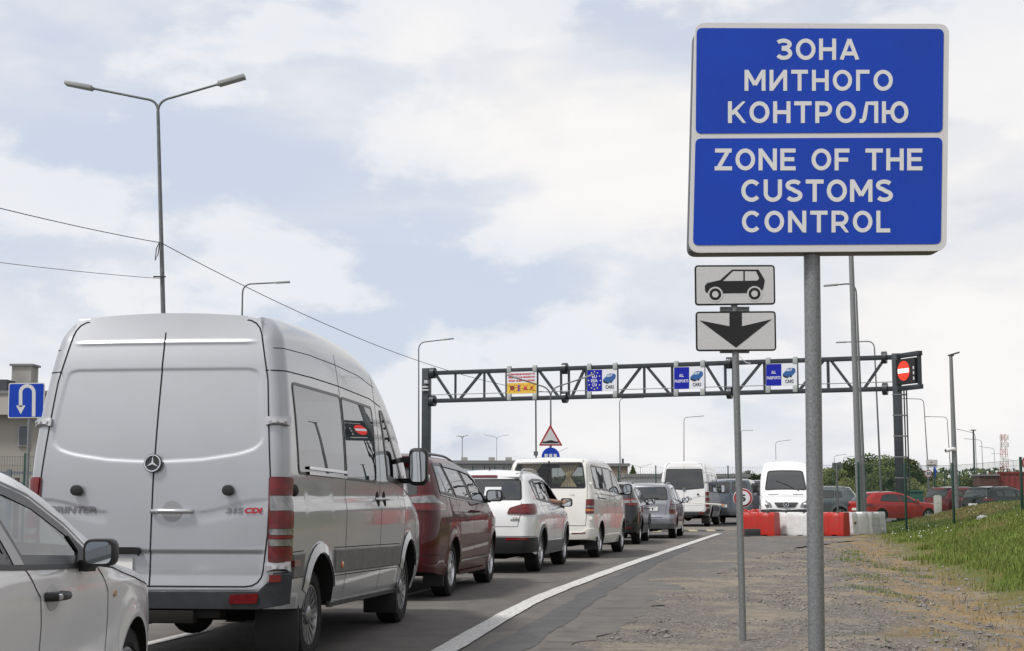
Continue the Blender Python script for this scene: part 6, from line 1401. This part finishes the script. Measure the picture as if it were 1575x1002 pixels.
# ladder and cable on the right column
g = G(); u = GLEN
for z in [1.2 + .55 * i for i in range(9)]:
    pass
for k_ in (.30, .42): g.tube([gpt(u + k_, .3, -.1), gpt(u + k_, 6.3, -.1)], .035, 6)
g.obj('conduit', STEEL, gt)
for i in range(6):
    z = 1.1 + i * 1.0; G().box(gpt(u + .08, z, .0), (.62, .44, .05), q90).obj('clamp_band', GALV, gt)
# outrigger with the lit no-entry panel
az = R(159.7 + 0); OD = Vector((math.sin(az), math.cos(az), 0)); o0 = gpt(GLEN, 0); qo = Matrix.Rotation(math.atan2(OD.y, OD.x), 3, 'Z'); LO = 1.95
for z in (zl - .02, zt_ + .03): G().bar(o0 + Vector((0, 0, z)), o0 + OD * LO + Vector((0, 0, z)), .22).obj('outrigger', STEEL, gt, bevel=.01)
G().bar(o0 + OD * (LO - .12) + Vector((0, 0, zl - .05)), o0 + OD * (LO - .12) + Vector((0, 0, zt_ + .1)), .17).obj('outrigger_post', STEEL, gt)
sl = empty('lane_signal', tuple(GL + o0 + OD * .05 + Vector((0, 0, zl + .16))), 'black signal box with a lit red disc and white bar at the gantry end', 'signal'); ON = Vector((OD.y, -OD.x, 0))
if ON.y > 0: ON = -ON
sf = lambda a, z, d=0.0: tuple(OD * a + Vector((0, 0, z)) + ON * d)
g = G(); solid(g, rpoly(rect(-.15, 0, 1.62, 1.22), .02), sf, -.10, .14); g.obj('signal_box', INK, sl)
g = G(); solid(g, circle(.72, .64, .47, 36), sf, .142, .16); P_ = g.obj('red_disc', mat('led_red', (.6, .02, .01), .4, emit=((1, .05, .02), .85)), sl); g = G(); solid(g, rect(.27, .53, 1.17, .75), sf, .162, .17); g.obj('white_bar', mat('led_white', (.8, .8, .85), .4, emit=((1, .96, 1), .35)), P_)
g = G()
for z in (.16, .42, .66): solid(g, rect(1.46, z, 1.56, z + .14), sf, .142, .15)
g.obj('signal_marker', mat('marker_white', (.6, .6, .6), .5), sl)
# hanging lane panels
YEL = mat('notice_yellow', (.72, .48, .05), .5); NRED = mat('notice_red', (.55, .03, .05), .5); PBLUE = mat('panel_blue', (.008, .016, .33), .5, spec=.2)
def gpanel(name, label, xs, ys, Zf):
    g0 = gpl(xs[0], ys[1], .16); r_ = empty(name, tuple(g0), label, 'sign', 'sign panels hung on the gantry'); f = lambda x, y, d=0.0: tuple(gpl(x, y, .16) + GNn * d - g0)
    g = G(); solid(g, [(xs[0], ys[0]), (xs[1], ys[0] - (xs[1] - xs[0]) * .03), (xs[1], ys[1] - (xs[1] - xs[0]) * .03), (xs[0], ys[1])], f, -.03, 0); P_ = g.obj('panel', WHITE, r_)
    for x in (xs[0] + 3.2, xs[1] - 3):
        for y in (ys[0] - 4.2, ys[1] + 4.8):
            yy = y - (x - xs[0]) * .03; v = Vector(f(x, yy)); G().box(v + GNn * -.05, (.24, .16, .36), q90).obj('clamp', mat('clamp_light', (.36, .39, .38), .6), r_, bevel=.03)
    return r_, f, P_
def toy_car(f, P_, cx, cy, s):
    sh = lambda pts: [(cx + (x - 1390) * s, cy + (y - 225) * s) for x, y in pts]
    g = G(); solid(g, rpoly(sh([(1312, 262), (1314, 235), (1345, 205), (1365, 175), (1400, 162), (1450, 165), (1468, 178), (1466, 215), (1425, 262), (1415, 280), (1400, 268), (1372, 290), (1325, 275)]), .8), f, .005, .012); o = g.obj('car_picture', mat('print_blue', (.02, .10, .30), .4), P_, smooth=0)
    g = G(); solid(g, sh([(1352, 205), (1370, 178), (1395, 172), (1400, 205)]), f, .013, .016); solid(g, sh([(1405, 203), (1402, 172), (1430, 170), (1425, 190)]), f, .013, .016); g.obj('car_windows', mat('print_pale', (.45, .52, .60), .4), o, smooth=0)
    g = G(); solid(g, sh([(1312, 262), (1315, 250), (1375, 272), (1372, 290), (1325, 276)]), f, .013, .016); solid(g, circle(cx + 20 * s, cy + 42 * s, 12 * s), f, .013, .016); g.obj('car_wheels', INK, o, smooth=0)
def words(f, P_, items, m, bold=.02):
    for s_, cx_, cy_, wd, ht, tilt in items:
        g = G(); lettering(g, s_, cx_, cy_, wd, -ht, lambda x, y, d: f(x, y - (x - cx_) * .03, d), bold, 1, .012); g.obj('lettering', m, P_, smooth=0)
r_, f, P_ = gpanel('notice_sign', 'white and yellow notice with red lettering and crossed out pictures on the gantry', (779.6, 825.4), (572.6, 606.5), 0)
words(f, P_, (('PRZEWOŻENIE PRODUKTÓW', 802.3, 575.4, 41, 3.6, 0), ('MIĘSNYCH LUB MLECZNYCH', 802.3, 580.7, 41, 3.6, 0), ('SPOZA UE JEST ZAKAZANE', 802.3, 586.0, 40, 3.6, 0)), NRED, .045)
g = G(); solid(g, [(780, 589.8), (825, 588.5), (825, 604.8), (780, 606)], f, .002, .006); yl = g.obj('yellow_field', YEL, P_)
for i, (x, m_) in enumerate(((788, mat('icon_brown', (.10, .03, .02), .5)), (798, mat('icon_blue', (.06, .08, .35), .5)), (808, NRED), (818, mat('icon_brown', (.10, .03, .02), .5)))):
    y = 597.4 - i * .3; g = G(); solid(g, [circle(x, y, 3.6, 14), [(x - 1.8, y + 5), (x - 1.2, y - 5), (x + 1.2, y - 5), (x + 1.8, y + 5)], [(x - 3, y + 2), (x, y - 3), (x + 3.4, y + 1), (x, y + 4)], [(x - 3, y), (x, y + 3), (x + 3, y - 3)]][i], f, .007, .010); g.obj('picture', m_, yl, smooth=0)
    g = G(); w_ = .5
    for s_ in (-1, 1): solid(g, [(x - 4.4, y - s_ * 5.4), (x - 4.4 + w_ * 2, y - s_ * 5.4), (x + 4.4, y + s_ * 5.4), (x + 4.4 - w_ * 2, y + s_ * 5.4)], f, .011 + .001 * s_, .013 + .001 * s_)
    g.obj('red_cross', NRED, yl, smooth=0)
for nm, lab, x0, xm, x1, y0, y1, eu in (('lane_sign', 'lane panel with a ring of stars and EU lettering beside a blue car picture', 902.8, 926, 949, 569, 603, 1), ('lane_sign', 'all passports lane panel left of the thin sign post', 1036.5, 1060, 1083.5, 565, 599.5, 0), ('lane_sign', 'all passports lane panel just left of the thick sign post', 1178, 1201.8, 1226, 560, 594.5, 0)):
    r_, f, P_ = gpanel(nm, lab, (x0, x1), (y0, y1), 0); g = G(); solid(g, [(x0 + .3, y0 + .6), (xm, y0 - .1), (xm, y1 - 1.3), (x0 + .3, y1 - .6)], f, .002, .006); B_ = g.obj('blue_field', PBLUE, P_); cx_ = (x0 + xm) / 2; cy_ = (y0 + y1) / 2 - .4
    if eu:
        g = G()
        for i in range(12):
            a = 2 * math.pi * i / 12; sx, sy = cx_ + 9 * math.sin(a), cy_ - 13.5 * math.cos(a); solid(g, [(sx + (1.5 if k % 2 == 0 else .6) * math.sin(math.pi * k / 5), sy - (1.5 if k % 2 == 0 else .6) * math.cos(math.pi * k / 5)) for k in range(10)], f, .008, .011)
        g.obj('star_ring', mat('star_yellow', (.75, .70, .40), .5), B_, smooth=0)
        words(f, B_, (('EU', cx_, cy_ - 6, 7, 4.8, 0), ('EEA', cx_, cy_ + .3, 10, 4.8, 0), ('CH', cx_, cy_ + 6.8, 7, 4.8, 0)), WHITE)
    else: words(f, B_, (('ALL', cx_, cy_ - 4, 7, 4.6, 0), ('PASSPORTS', cx_, cy_ + 4.6, 21, 4.6, 0)), WHITE)
    toy_car(f, P_, (xm + x1) / 2 - .3, cy_ - 3.0, .125); words(f, P_, (('CARS', (xm + x1) / 2 + .3, cy_ + 9.8, 13, 5.4, 0),), INK)

# ---------------------------------------------------------------- barriers
def barrier(label, c, az, m, ln=1.16, ht=.735, flip=False):
    g = G(); N_ = 48; prof = [(0.0, .225), (.05, .235), (.10, .235), (.30, .225), (.55, .21), (.80, .195), (.95, .185), (1.0, .165)]
    V = []; W_ = len(prof)
    for i in range(N_ + 1):
        t = i / N_; x = (t - .5) * ln
        notch = 1 - .065 * (sstep(.15, .19, t) * (1 - sstep(.30, .34, t)) + sstep(.66, .70, t) * (1 - sstep(.81, .85, t)))
        rib = .022 * math.exp(-((((t * 3.0) % 1) - .5) / .12) ** 2) - .010 * sstep(.44, .5, abs(t - .5))
        foot = .05 * (sstep(.20, .23, t) * (1 - sstep(.33, .36, t)) + sstep(.64, .67, t) * (1 - sstep(.77, .80, t)))
        for s_ in (1, -1):
            for k, (h, w_) in enumerate(prof if s_ > 0 else prof[::-1]):
                z = h * ht
                if h > .7: z = ht * (.7 + (h - .7) * (notch - .7) / .3)
                if h == 0: z = foot
                elif h == .06: z = max(z, foot + .02)
                V.append((x, s_ * (w_ - rib), z))
    n = 2 * W_
    Fc = [(i * n + j, i * n + (j + 1) % n, (i + 1) * n + (j + 1) % n, (i + 1) * n + j) for i in range(N_) for j in range(n)] + [tuple(range(n))[::-1], tuple(range(N_ * n, (N_ + 1) * n))]
    g.add(V, Fc); r_ = empty('road_barrier', tuple(c), label, 'barrier', 'water filled barriers', az); g.obj('barrier_body', m, r_, smooth=50)
    g = G(); g.cyl((-ln * .43, -.245, .40), (-ln * .43, -.19, .40), .045, n=12); g.obj('drain_plug', mat('plug_brown', (.16, .12, .08), .6), r_); G().cyl((ln * .2, 0, ht * .88), (ln * .2, 0, ht * .94), .05, n=12).obj('filler_cap', mat('plug_brown', (.16, .12, .08), .6), r_); return r_
BR = mat('barrier_red', (.46, .020, .013), .38, col2=(.36, .035, .025), vscale=5, bump=.03, bscale=20); BW = mat('barrier_white', (.66, .67, .68), .4, col2=(.58, .575, .56), vscale=5, bump=.03, bscale=20)
for lab, x0, x1, y0, y1, m_ in (('red plastic barrier at the left end of the row, behind the thin sign post', 1141, 1197.5, 823, 824, BR), ('white plastic barrier left of the thick sign post', 1198.5, 1253, 824, 824.6, BW), ('red plastic barrier right of the thick sign post', 1253.5, 1305, 825, 825.6, BR), ('white plastic barrier at the right end of the row, set at an angle', 1305.5, 1357, 825.5, 824, BW)):
    a = gnd(x0, y0); b_ = gnd(x1, y1); Yc = (a.y + b_.y) / 2
    a = Vector((at(x0, 800, 47.6).x, 47.6, 0)); b_ = Vector((at(x1, 800, 46.9 if 'angle' not in lab else 48.6).x, 46.9 if 'angle' not in lab else 48.6, 0)); c_ = (a + b_) / 2; c_.z = .004
    barrier(lab, c_ + Vector((0, .25, 0)), math.atan2(b_.y - a.y, b_.x - a.x), m_, (b_ - a).length - .01)
p = at(1165, 800, 58); barrier('red plastic barrier standing behind the front row', Vector((p.x, 58, .004)), R(-8), BR)
p = at(1156, 818, 46.9); g = G(); g.box((0, 0, .13), (.48, .25, .2)); g.box((0, 0, .02), (.52, .3, .04)); tag(g.obj('rubber_block', mat('rubber_block', (.03, .03, .032), .8), loc=(p.x, 46.75, .004), bevel=.02), 'dark rubber block in front of the left red barrier', 'block')
# boom barrier
rb = empty('boom_barrier', tuple(Vector((at(1032, 800, 57).x, 57, 0))), 'lowered white boom behind the silver estate', 'barrier'); a = at(1030, 771, 57) - rb.location; b_ = at(1110, 776.5, 56.4) - rb.location
G().box((-.05, 0, .5), (.35, .35, 1.0)).obj('boom_housing', mat('housing_orange', (.45, .20, .05), .5), rb, bevel=.02)
G().bar(a, b_, .10, .05).obj('boom_arm', mat('boom_white', (.68, .66, .62), .5), rb, bevel=.008); G().bar(b_, b_ + (b_ - a).normalized() * .08, .11, .06).obj('boom_tip', AMBER, rb)
g = G(); g.box((0, 0, -.16), (.1, .02, .01))
# ---------------------------------------------------------------- fences
def fence(label, pts, h, Ypost, step, wire_r=.003, hz=None, z_on=True, wires=True, cat='fence'):
    """pts: ground points of the posts"""
    r_ = empty('mesh_fence', tuple(pts[0]), label, cat); o = Vector(pts[0])
    H_ = h if isinstance(h, list) else [h] * len(pts)
    for p, h in zip(pts, H_): p = Vector(p); G().box(p - o + Vector((0, 0, h / 2)), (.065, .065, h), None).obj('post', GREEN, r_, bevel=.004)
    if wires:
        for i in range(len(pts) - 1):
            a, b_ = Vector(pts[i]) - o, Vector(pts[i + 1]) - o; n = max(2, int((b_ - a).length / step)); g = G()
            ha, hb = H_[i] - .07, H_[i + 1] - .07
            for k in range(n + 1): p = a.lerp(b_, k / n); g.bar(p + Vector((0, 0, .05)), p + Vector((0, 0, lerp(ha, hb, k / n))), wire_r * 2)
            for j in range(11): t = .03 + .96 * j / 10; g.bar(a + Vector((0, 0, ha * t)), b_ + Vector((0, 0, hb * t)), wire_r * 2)
            g.obj('wire_panel', GREEN, r_, smooth=0)
    return r_
def on_ground(x, y):
    lo = 12.0
    for i in range(900):
        Y = 12 + i * .06; p = at(x, y, Y)
        if p.z <= ground_z(p.x, Y): return Vector((p.x, Y, ground_z(p.x, Y)))
    return p
def pp(x, Y): q = at(x, 800, Y); return (q.x, Y, ground_z(q.x, Y) + (.03 if ground_z(q.x, Y) < 0 else 0))
fp = [(1256, 824, 49.5), (1322, 824, 49.2), (1394, 822, 0), (1467.5, 825, 0), (1573, 819, 0), (1690, 815, 0)]; fp = [Vector(pp(x, Y)) for x, Y in ((1256, 49.5), (1322, 49.2), (1394, 46), (1467.5, 43.5), (1573, 41), (1690, 39))]
fence('green mesh fence crossing the grass bank in front of the parked cars', fp, [at(x, yt, p.y).z - p.z for (x, yt), p in zip(((1256, 712), (1322, 711), (1394, 712), (1467, 712), (1573, 703), (1690, 700)), fp)], 0, .05, .0028)
fence('far green mesh fence behind the parked cars', [pp(x, 98 + (1283 - x) * .02) for x in (1176, 1230, 1283, 1335, 1387, 1441, 1455, 1478, 1518, 1552, 1590, 1640)], 2.75, 0, .10, .003)
fence('green mesh fence behind the queue of vehicles', [pp(x, 84) for x in (640, 682, 727, 745, 761, 775, 826, 870, 909, 952, 1009.5, 1066, 1121, 1176)], 2.9, 0, .12, .003)
fence('green mesh fence in front of the beige building', [pp(x, 36) for x in (-110, -37, 36, 112)], 2.25, 0, .06, .0028)
rr_ = empty('railing', tuple(pp(-20, 44)), 'grey metal railing and rusty posts in front of the beige building', 'railing'); o = Vector(rr_.location)
for z in (1.9, 1.6, 1.3): G().bar(Vector(pp(-60, 44)) - o + Vector((0, 0, z)), Vector(pp(110, 44)) - o + Vector((0, 0, z)), .07).obj('rail', mat('rail_blue_grey', (.15, .17, .20), .5), rr_)
for x in (-30, 12, 24, 60): G().bar(Vector(pp(x, 44)) - o, Vector(pp(x, 44)) - o + Vector((0, 0, 2.0 if x != 24 else 1.75)), .11).obj('post', mat('rusty_brown', (.09, .05, .035), .8) if x == 24 else mat('rail_blue_grey', (.15, .17, .20), .5), rr_)

# ---------------------------------------------------------------- buildings, container
def box_part(root, name, m, x0, x1, y0, y1, z0, z1, bevel=.0): return G().box(((x0 + x1) / 2, (y0 + y1) / 2, (z0 + z1) / 2), (x1 - x0, y1 - y0, z1 - z0)).obj(name, m, root, bevel=bevel)
BEIGE = mat('beige_render', (.42, .405, .365), .9, col2=(.37, .355, .32), vscale=.6); CONC = mat('pale_concrete', (.36, .35, .32), .9, col2=(.28, .27, .25), vscale=1.5); DKPAN = mat('dark_panel', (.05, .055, .065), .6)
Y = 58; lx = at(-190, 700, Y).x; rx = at(105, 700, Y).x; root = empty('office_building', ((lx + rx) / 2, Y, 0), 'beige flat roofed building with a concrete chimney behind the U turn sign', 'building'); h_ = (rx - lx) / 2
zt2 = at(0, 606, Y).z; zm = at(0, 638, Y).z
box_part(root, 'wall', mat('beige_wall_shaded', (.34, .325, .29), .9, col2=(.30, .285, .255), vscale=.7), -h_, h_, .5, 8, 0, zm); rf = box_part(root, 'roof_fascia', BEIGE, -h_ - .3, h_ + .25, 0, 8.4, zm, zt2); box_part(root, 'roof_edge', mat('roof_grey', (.2, .2, .2), .7), -h_ - .35, h_ + .3, -.05, 8.5, zt2, zt2 + .12)  # wall beige darkened: the shade below the fascia is put into its colour
xa, xb = at(17, 600, Y + 2).x - root.location.x, at(47, 600, Y + 2).x - root.location.x; zc = at(0, 563, Y + 2).z
box_part(root, 'chimney', CONC, xa, xb, 2, 2.9, zt2, zc); box_part(root, 'chimney_cap', mat('roof_grey', (.2, .2, .2), .7), xa - .08, xb + .08, 1.92, 2.98, zc, zc + .08)
xa = at(-30, 600, Y + 1).x - root.location.x; xb = at(10, 600, Y + 1).x - root.location.x; box_part(root, 'roof_unit', DKPAN, xa, xb, 1, 3, zt2 + .12, at(0, 584, Y + 1).z)
for x0, x1, m_ in ((25, 37, DKPAN),):
    xa, xb = at(x0, 650, Y).x - root.location.x, at(x1, 650, Y).x - root.location.x; z0_, z1_ = at(0, 684, Y).z, at(0, 655, Y).z
    w_ = box_part(root, 'window', mat('window_frame_grey', (.3, .3, .3), .6), xa - .06, xb + .06, .42, .52, z0_ - .06, z1_ + .06); box_part(w_, 'pane', mat('pane_dark', (.05, .06, .07), .1, coat=.5), xa, xb, .40, .418, z0_, z1_)
def far_block(name, label, x0, x1, ytop, Y, m, depth=10, extra=True, win=0):
    a = at(x0, 700, Y).x; b_ = at(x1, 700, Y).x; z = at(0, ytop, Y).z; r_ = empty(name, ((a + b_) / 2, Y, 0), label, 'building'); h = (b_ - a) / 2
    box_part(r_, 'wall', m, -h, h, 0, depth, 0, z - .3); box_part(r_, 'roof', mat('roof_grey_far', (.19, .19, .19), .8), -h - .2, h + .2, -.2, depth + .2, z - .3, z)
    for i in range(win):
        x = -h + (i + .5) * 2 * h / win; ww = .32 * 2 * h / win; w_ = box_part(r_, 'window', mat('window_frame_grey', (.3, .3, .3), .6), x - ww - .05, x + ww + .05, -.06, .02, z * .42, z * .70); box_part(w_, 'pane', mat('pane_dark', (.05, .06, .07), .1, coat=.5), x - ww, x + ww, -.08, -.062, z * .44, z * .68)
    return r_, h, z
r_, h, z = far_block('warehouse', 'long low grey building beyond the fence behind the white off-roader', 690, 802, 708.5, 140, mat('grey_cladding', (.25, .255, .25), .8, col2=(.19, .2, .2), vscale=.5), win=9)
for x in (-2, 0.6, 2.2): box_part(r_, 'roof_vent', CONC, x - .3, x + .3, 2, 2.6, z, z + .35)
r_, h, z = far_block('brown_building', 'small brown block building between the minibus and the white shed', 925, 965.5, 713, 150, mat('brown_block', (.25, .21, .165), .9, col2=(.20, .17, .135), vscale=.8), win=2); box_part(r_, 'roof_vent', DKPAN, .8, 1.0, 1, 1.2, z, z + .5)
far_block('white_shed', 'long white shed behind the fence left of the white high roof van', 963, 1150, 729, 125, mat('white_cladding', (.55, .55, .54), .7, col2=(.47, .47, .47), vscale=.6), win=12)
root = empty('cargo_container', tuple(Vector((at(1538, 800, 92).x, 92, 0))), 'dark red corrugated container beyond the black off-roader at the right edge', 'container', rz=R(-6)); z = at(0, 726, 92).z; RC = mat('container_red', (.24, .028, .030), .55, col2=(.19, .025, .027), vscale=.7)
V = []; n = 72
for i in range(n + 1):
    y = -.03 if (i // 2) % 2 else .0
    for zz_ in (.15, z - .1): V.append((i * 6.05 / n, y, zz_))
g = G(); g.add(V, [(2 * i, 2 * i + 2, 2 * i + 3, 2 * i + 1) for i in range(n)]); g.box((3.03, 1.25, z / 2), (6.0, 2.4, z - .25)); g.obj('side_wall', RC, root, smooth=0)
for x, d in ((0, 0), (6.05, 0), (0, 2.45), (6.05, 2.45)): G().box((x, d, z / 2), (.16, .16, z)).obj('corner_post', RC, root)
g = G(); g.box((3.03, -.02, z - .05), (6.1, .12, .12)); g.box((3.03, -.02, .1), (6.1, .12, .16)); g.obj('rail', RC, root)
g = G(); g.box((-.6, .9, z / 2 - .12), (1.1, 2.2, z - .3)); g.obj('open_end', mat('container_brown', (.10, .035, .028), .7), root); G().box((-.6, .9, z - .2), (1.25, 2.4, .1)).obj('roof_sheet', mat('roof_grey', (.2, .2, .2), .7), root)
p = pp(1443, 57); g = G(); g.box((0, 0, .35), (.26, .2, .9)); g.box((0, 0, .81), (.20, .15, .03)); tag(g.obj('marker_post', mat('marker_white2', (.55, .55, .5), .7), loc=p, bevel=.02), 'short white block post on the crest of the grass bank', 'post')
p = pp(1401, 82); g = G(); g.box((0, 0, .75), (1.15, 1.0, 1.3)); g.box((0, 0, 1.45), (1.25, 1.1, .12)); g.cyl((-.4, -.5, .12), (-.4, .5, .12), .12); g.cyl((.4, -.5, .12), (.4, .5, .12), .12); tag(g.obj('waste_container', mat('bin_green', (.02, .10, .07), .6), loc=p, bevel=.03), 'dark green waste container right of the gantry column', 'bin')

# ---------------------------------------------------------------- trees
BARK = mat('bark', (.09, .07, .055), .9)
LEAFS = [mat('leaf_' + n_, c_, .6, col2=c2, vscale=.55, spec=.2) for n_, c_, c2 in (('dark', (.085, .11, .038), (.055, .078, .028)), ('mid', (.14, .155, .05), (.10, .12, .04)), ('light', (.20, .205, .07), (.145, .16, .055)))]
def tree_meshes(h, wd, seed, lm, n=2600, leaf=.20):
    rnd = random.Random(seed); g = G(); trunk = [Vector((0, 0, 0)), Vector((.05, 0, h * .3)), Vector((.1, .05, h * .75))]; g.tube(trunk, h * .028, 8, h * .010)
    clumps = []
    for i in range(20):
        a = rnd.random() * 6.28; r = wd * .5 * math.sqrt(rnd.random()) * .8; z = h * (.14 + .74 * rnd.random()); r *= 1 - .55 * max(0, (z / h - .55) / .45); c = Vector((r * math.cos(a), r * math.sin(a), z)); clumps.append((c, wd * rnd.uniform(.13, .24)))
        g.tube([Vector((.05, 0, h * rnd.uniform(.2, .4))), c * .6 + Vector((0, 0, h * .1)), c], h * .010, 5, h * .004)
    clumps.append((Vector((0, 0, h * .88)), wd * .17))
    V = []; Fc = []
    for i in range(n):
        c, r = rnd.choice(clumps); d = Vector((rnd.gauss(0, 1), rnd.gauss(0, 1), rnd.gauss(0, 1))).normalized() * r * rnd.random() ** .4; p = c + Vector((d.x, d.y, d.z * .8)); s = leaf * rnd.uniform(.5, 1.2)
        u = Vector((rnd.gauss(0, 1), rnd.gauss(0, 1), rnd.gauss(0, 1))).normalized(); v = u.orthogonal().normalized(); b = len(V)
        V += [tuple(p - u * s), tuple(p + v * s * .55), tuple(p + u * s), tuple(p - v * s * .55)]; Fc.append((b, b + 1, b + 2, b + 3))
    return g, mkmesh('crown', V, Fc, lm, 0)
def make_tree(name, label, loc, h, wd, seed, lm, n=2600, leaf=.2, group='trees beyond the parked cars'):
    g, cm = tree_meshes(h, wd, seed, lm, n, leaf); r_ = empty(name, loc, label, 'tree', group); g.obj('trunk', BARK, r_, smooth=60); link('crown', cm, r_); return r_
def put(t, x, Y, ytop, label, h0, rz):
    z = at(0, ytop, Y).z; t.location = (at(x, 700, Y).x, Y, 0); s = z / h0; t.scale = (s * 1.15, s * 1.15, s); t.rotation_euler = (0, 0, rz); t['label'] = label; t['group'] = 'trees beyond the parked cars'
protos = [make_tree('leafy_tree', 'a', (0, 0, 0), 6, 6.0, 20 + i, LEAFS[i], 6500, .16) for i in range(3)]
TR = [(1258, 150, 728, 2, 'pale tree just right of the thick sign post'), (1276, 140, 724, 1, 'tree behind the back of the small grey sign'), (1292, 165, 716, 2, 'tree between the small grey sign and the thick galvanised pole'), (1310, 150, 718, 1, 'tree half hidden by the thick galvanised pole'),
      (1338, 160, 704, 0, 'darkest and tallest tree, right of the thick galvanised pole'), (1362, 150, 706, 0, 'dark tree left of the right gantry column'), (1352, 140, 722, 1, 'lower tree in front of the two dark ones'), (1386, 155, 709, 1, 'tree behind the right gantry column'),
      (1402, 150, 713, 1, 'tree just right of the gantry column'), (1419, 170, 733, 2, 'light low tree left of the speed sign 20'), (1446, 165, 737, 2, 'light low tree behind the edge on sign'), (1470, 190, 735, 1, 'low tree behind the floodlight mast'), (1490, 210, 738, 1, 'low tree left of the double headed post'),
      (1513, 230, 740, 0, 'low dark tree left of the red container'), (1534, 240, 742, 0, 'low dark tree behind the end of the red container'), (1400, 130, 738, 2, 'light bush between the gantry column and the fence'), (1300, 130, 738, 2, 'light bush under the small grey sign'),
      (1150, 180, 728, 0, 'dark tree right of the thin sign post above the slate van'), (1172, 190, 733, 1, 'low tree left of the white van facing the camera'), (1428, 140, 744, 2, 'light bush below the speed sign 20'), (1460, 140, 748, 1, 'bush at the foot of the floodlight mast'), (1320, 135, 735, 1, 'bush behind the red hatchback roof')]
used = set()
for i, (x, Y, yt, k, lab) in enumerate(TR):
    t = protos[k] if k not in used else dup(protos[k]); used.add(k); put(t, x, Y, yt, lab, 5.6, i * 1.3)
# a far wooded rise
g = G(); rnd = random.Random(4); V = []; Fc = []
for i in range(9000):
    x = rnd.uniform(-60, 330); y = 480 + rnd.random() * 30; top = 5.5 + 2.6 * vnoise(x * .035, 2) + 1.2 * vnoise(x * .15, 5) + (1.5 if x > 140 else 0); z = top * rnd.random() ** .6; s = rnd.uniform(.5, 1.3); u = Vector((rnd.gauss(0, 1), rnd.gauss(0, 1), rnd.gauss(0, 1))).normalized(); v = u.orthogonal().normalized(); b = len(V); p = Vector((x, y, z))
    V += [tuple(p - u * s), tuple(p + v * s * .7), tuple(p + u * s), tuple(p - v * s * .7)]; Fc.append((b, b + 1, b + 2, b + 3))
tag(link('distant_wood', mkmesh('distant_wood', V, Fc, LEAFS[0], 0)), kind='stuff')
# small conifer by the white shed
p = pp(974, 135); r_ = empty('conifer', p, 'small dark conifer between the brown building and the white shed', 'tree'); zc = at(0, 717, 135).z; G().cyl((0, 0, 0), (0, 0, zc * .95), .09, .02, 8).obj('trunk', BARK, r_)
V = []; Fc = []; rnd = random.Random(2)
for i in range(1300):
    t = rnd.random() ** .7; z = zc * (.12 + .88 * (1 - t)); rr = 1.35 * t * rnd.random() ** .5; a = rnd.random() * 6.28; p = Vector((rr * math.cos(a), rr * math.sin(a), z)); u = Vector((math.cos(a), math.sin(a), -.4 + rnd.gauss(0, .3))).normalized(); v = u.orthogonal(); s = .16; b = len(V)
    V += [tuple(p - u * s), tuple(p + v * s * .4), tuple(p + u * s), tuple(p - v * s * .4)]; Fc.append((b, b + 1, b + 2, b + 3))
link('crown', mkmesh('crown', V, Fc, LEAFS[0], 0), r_)
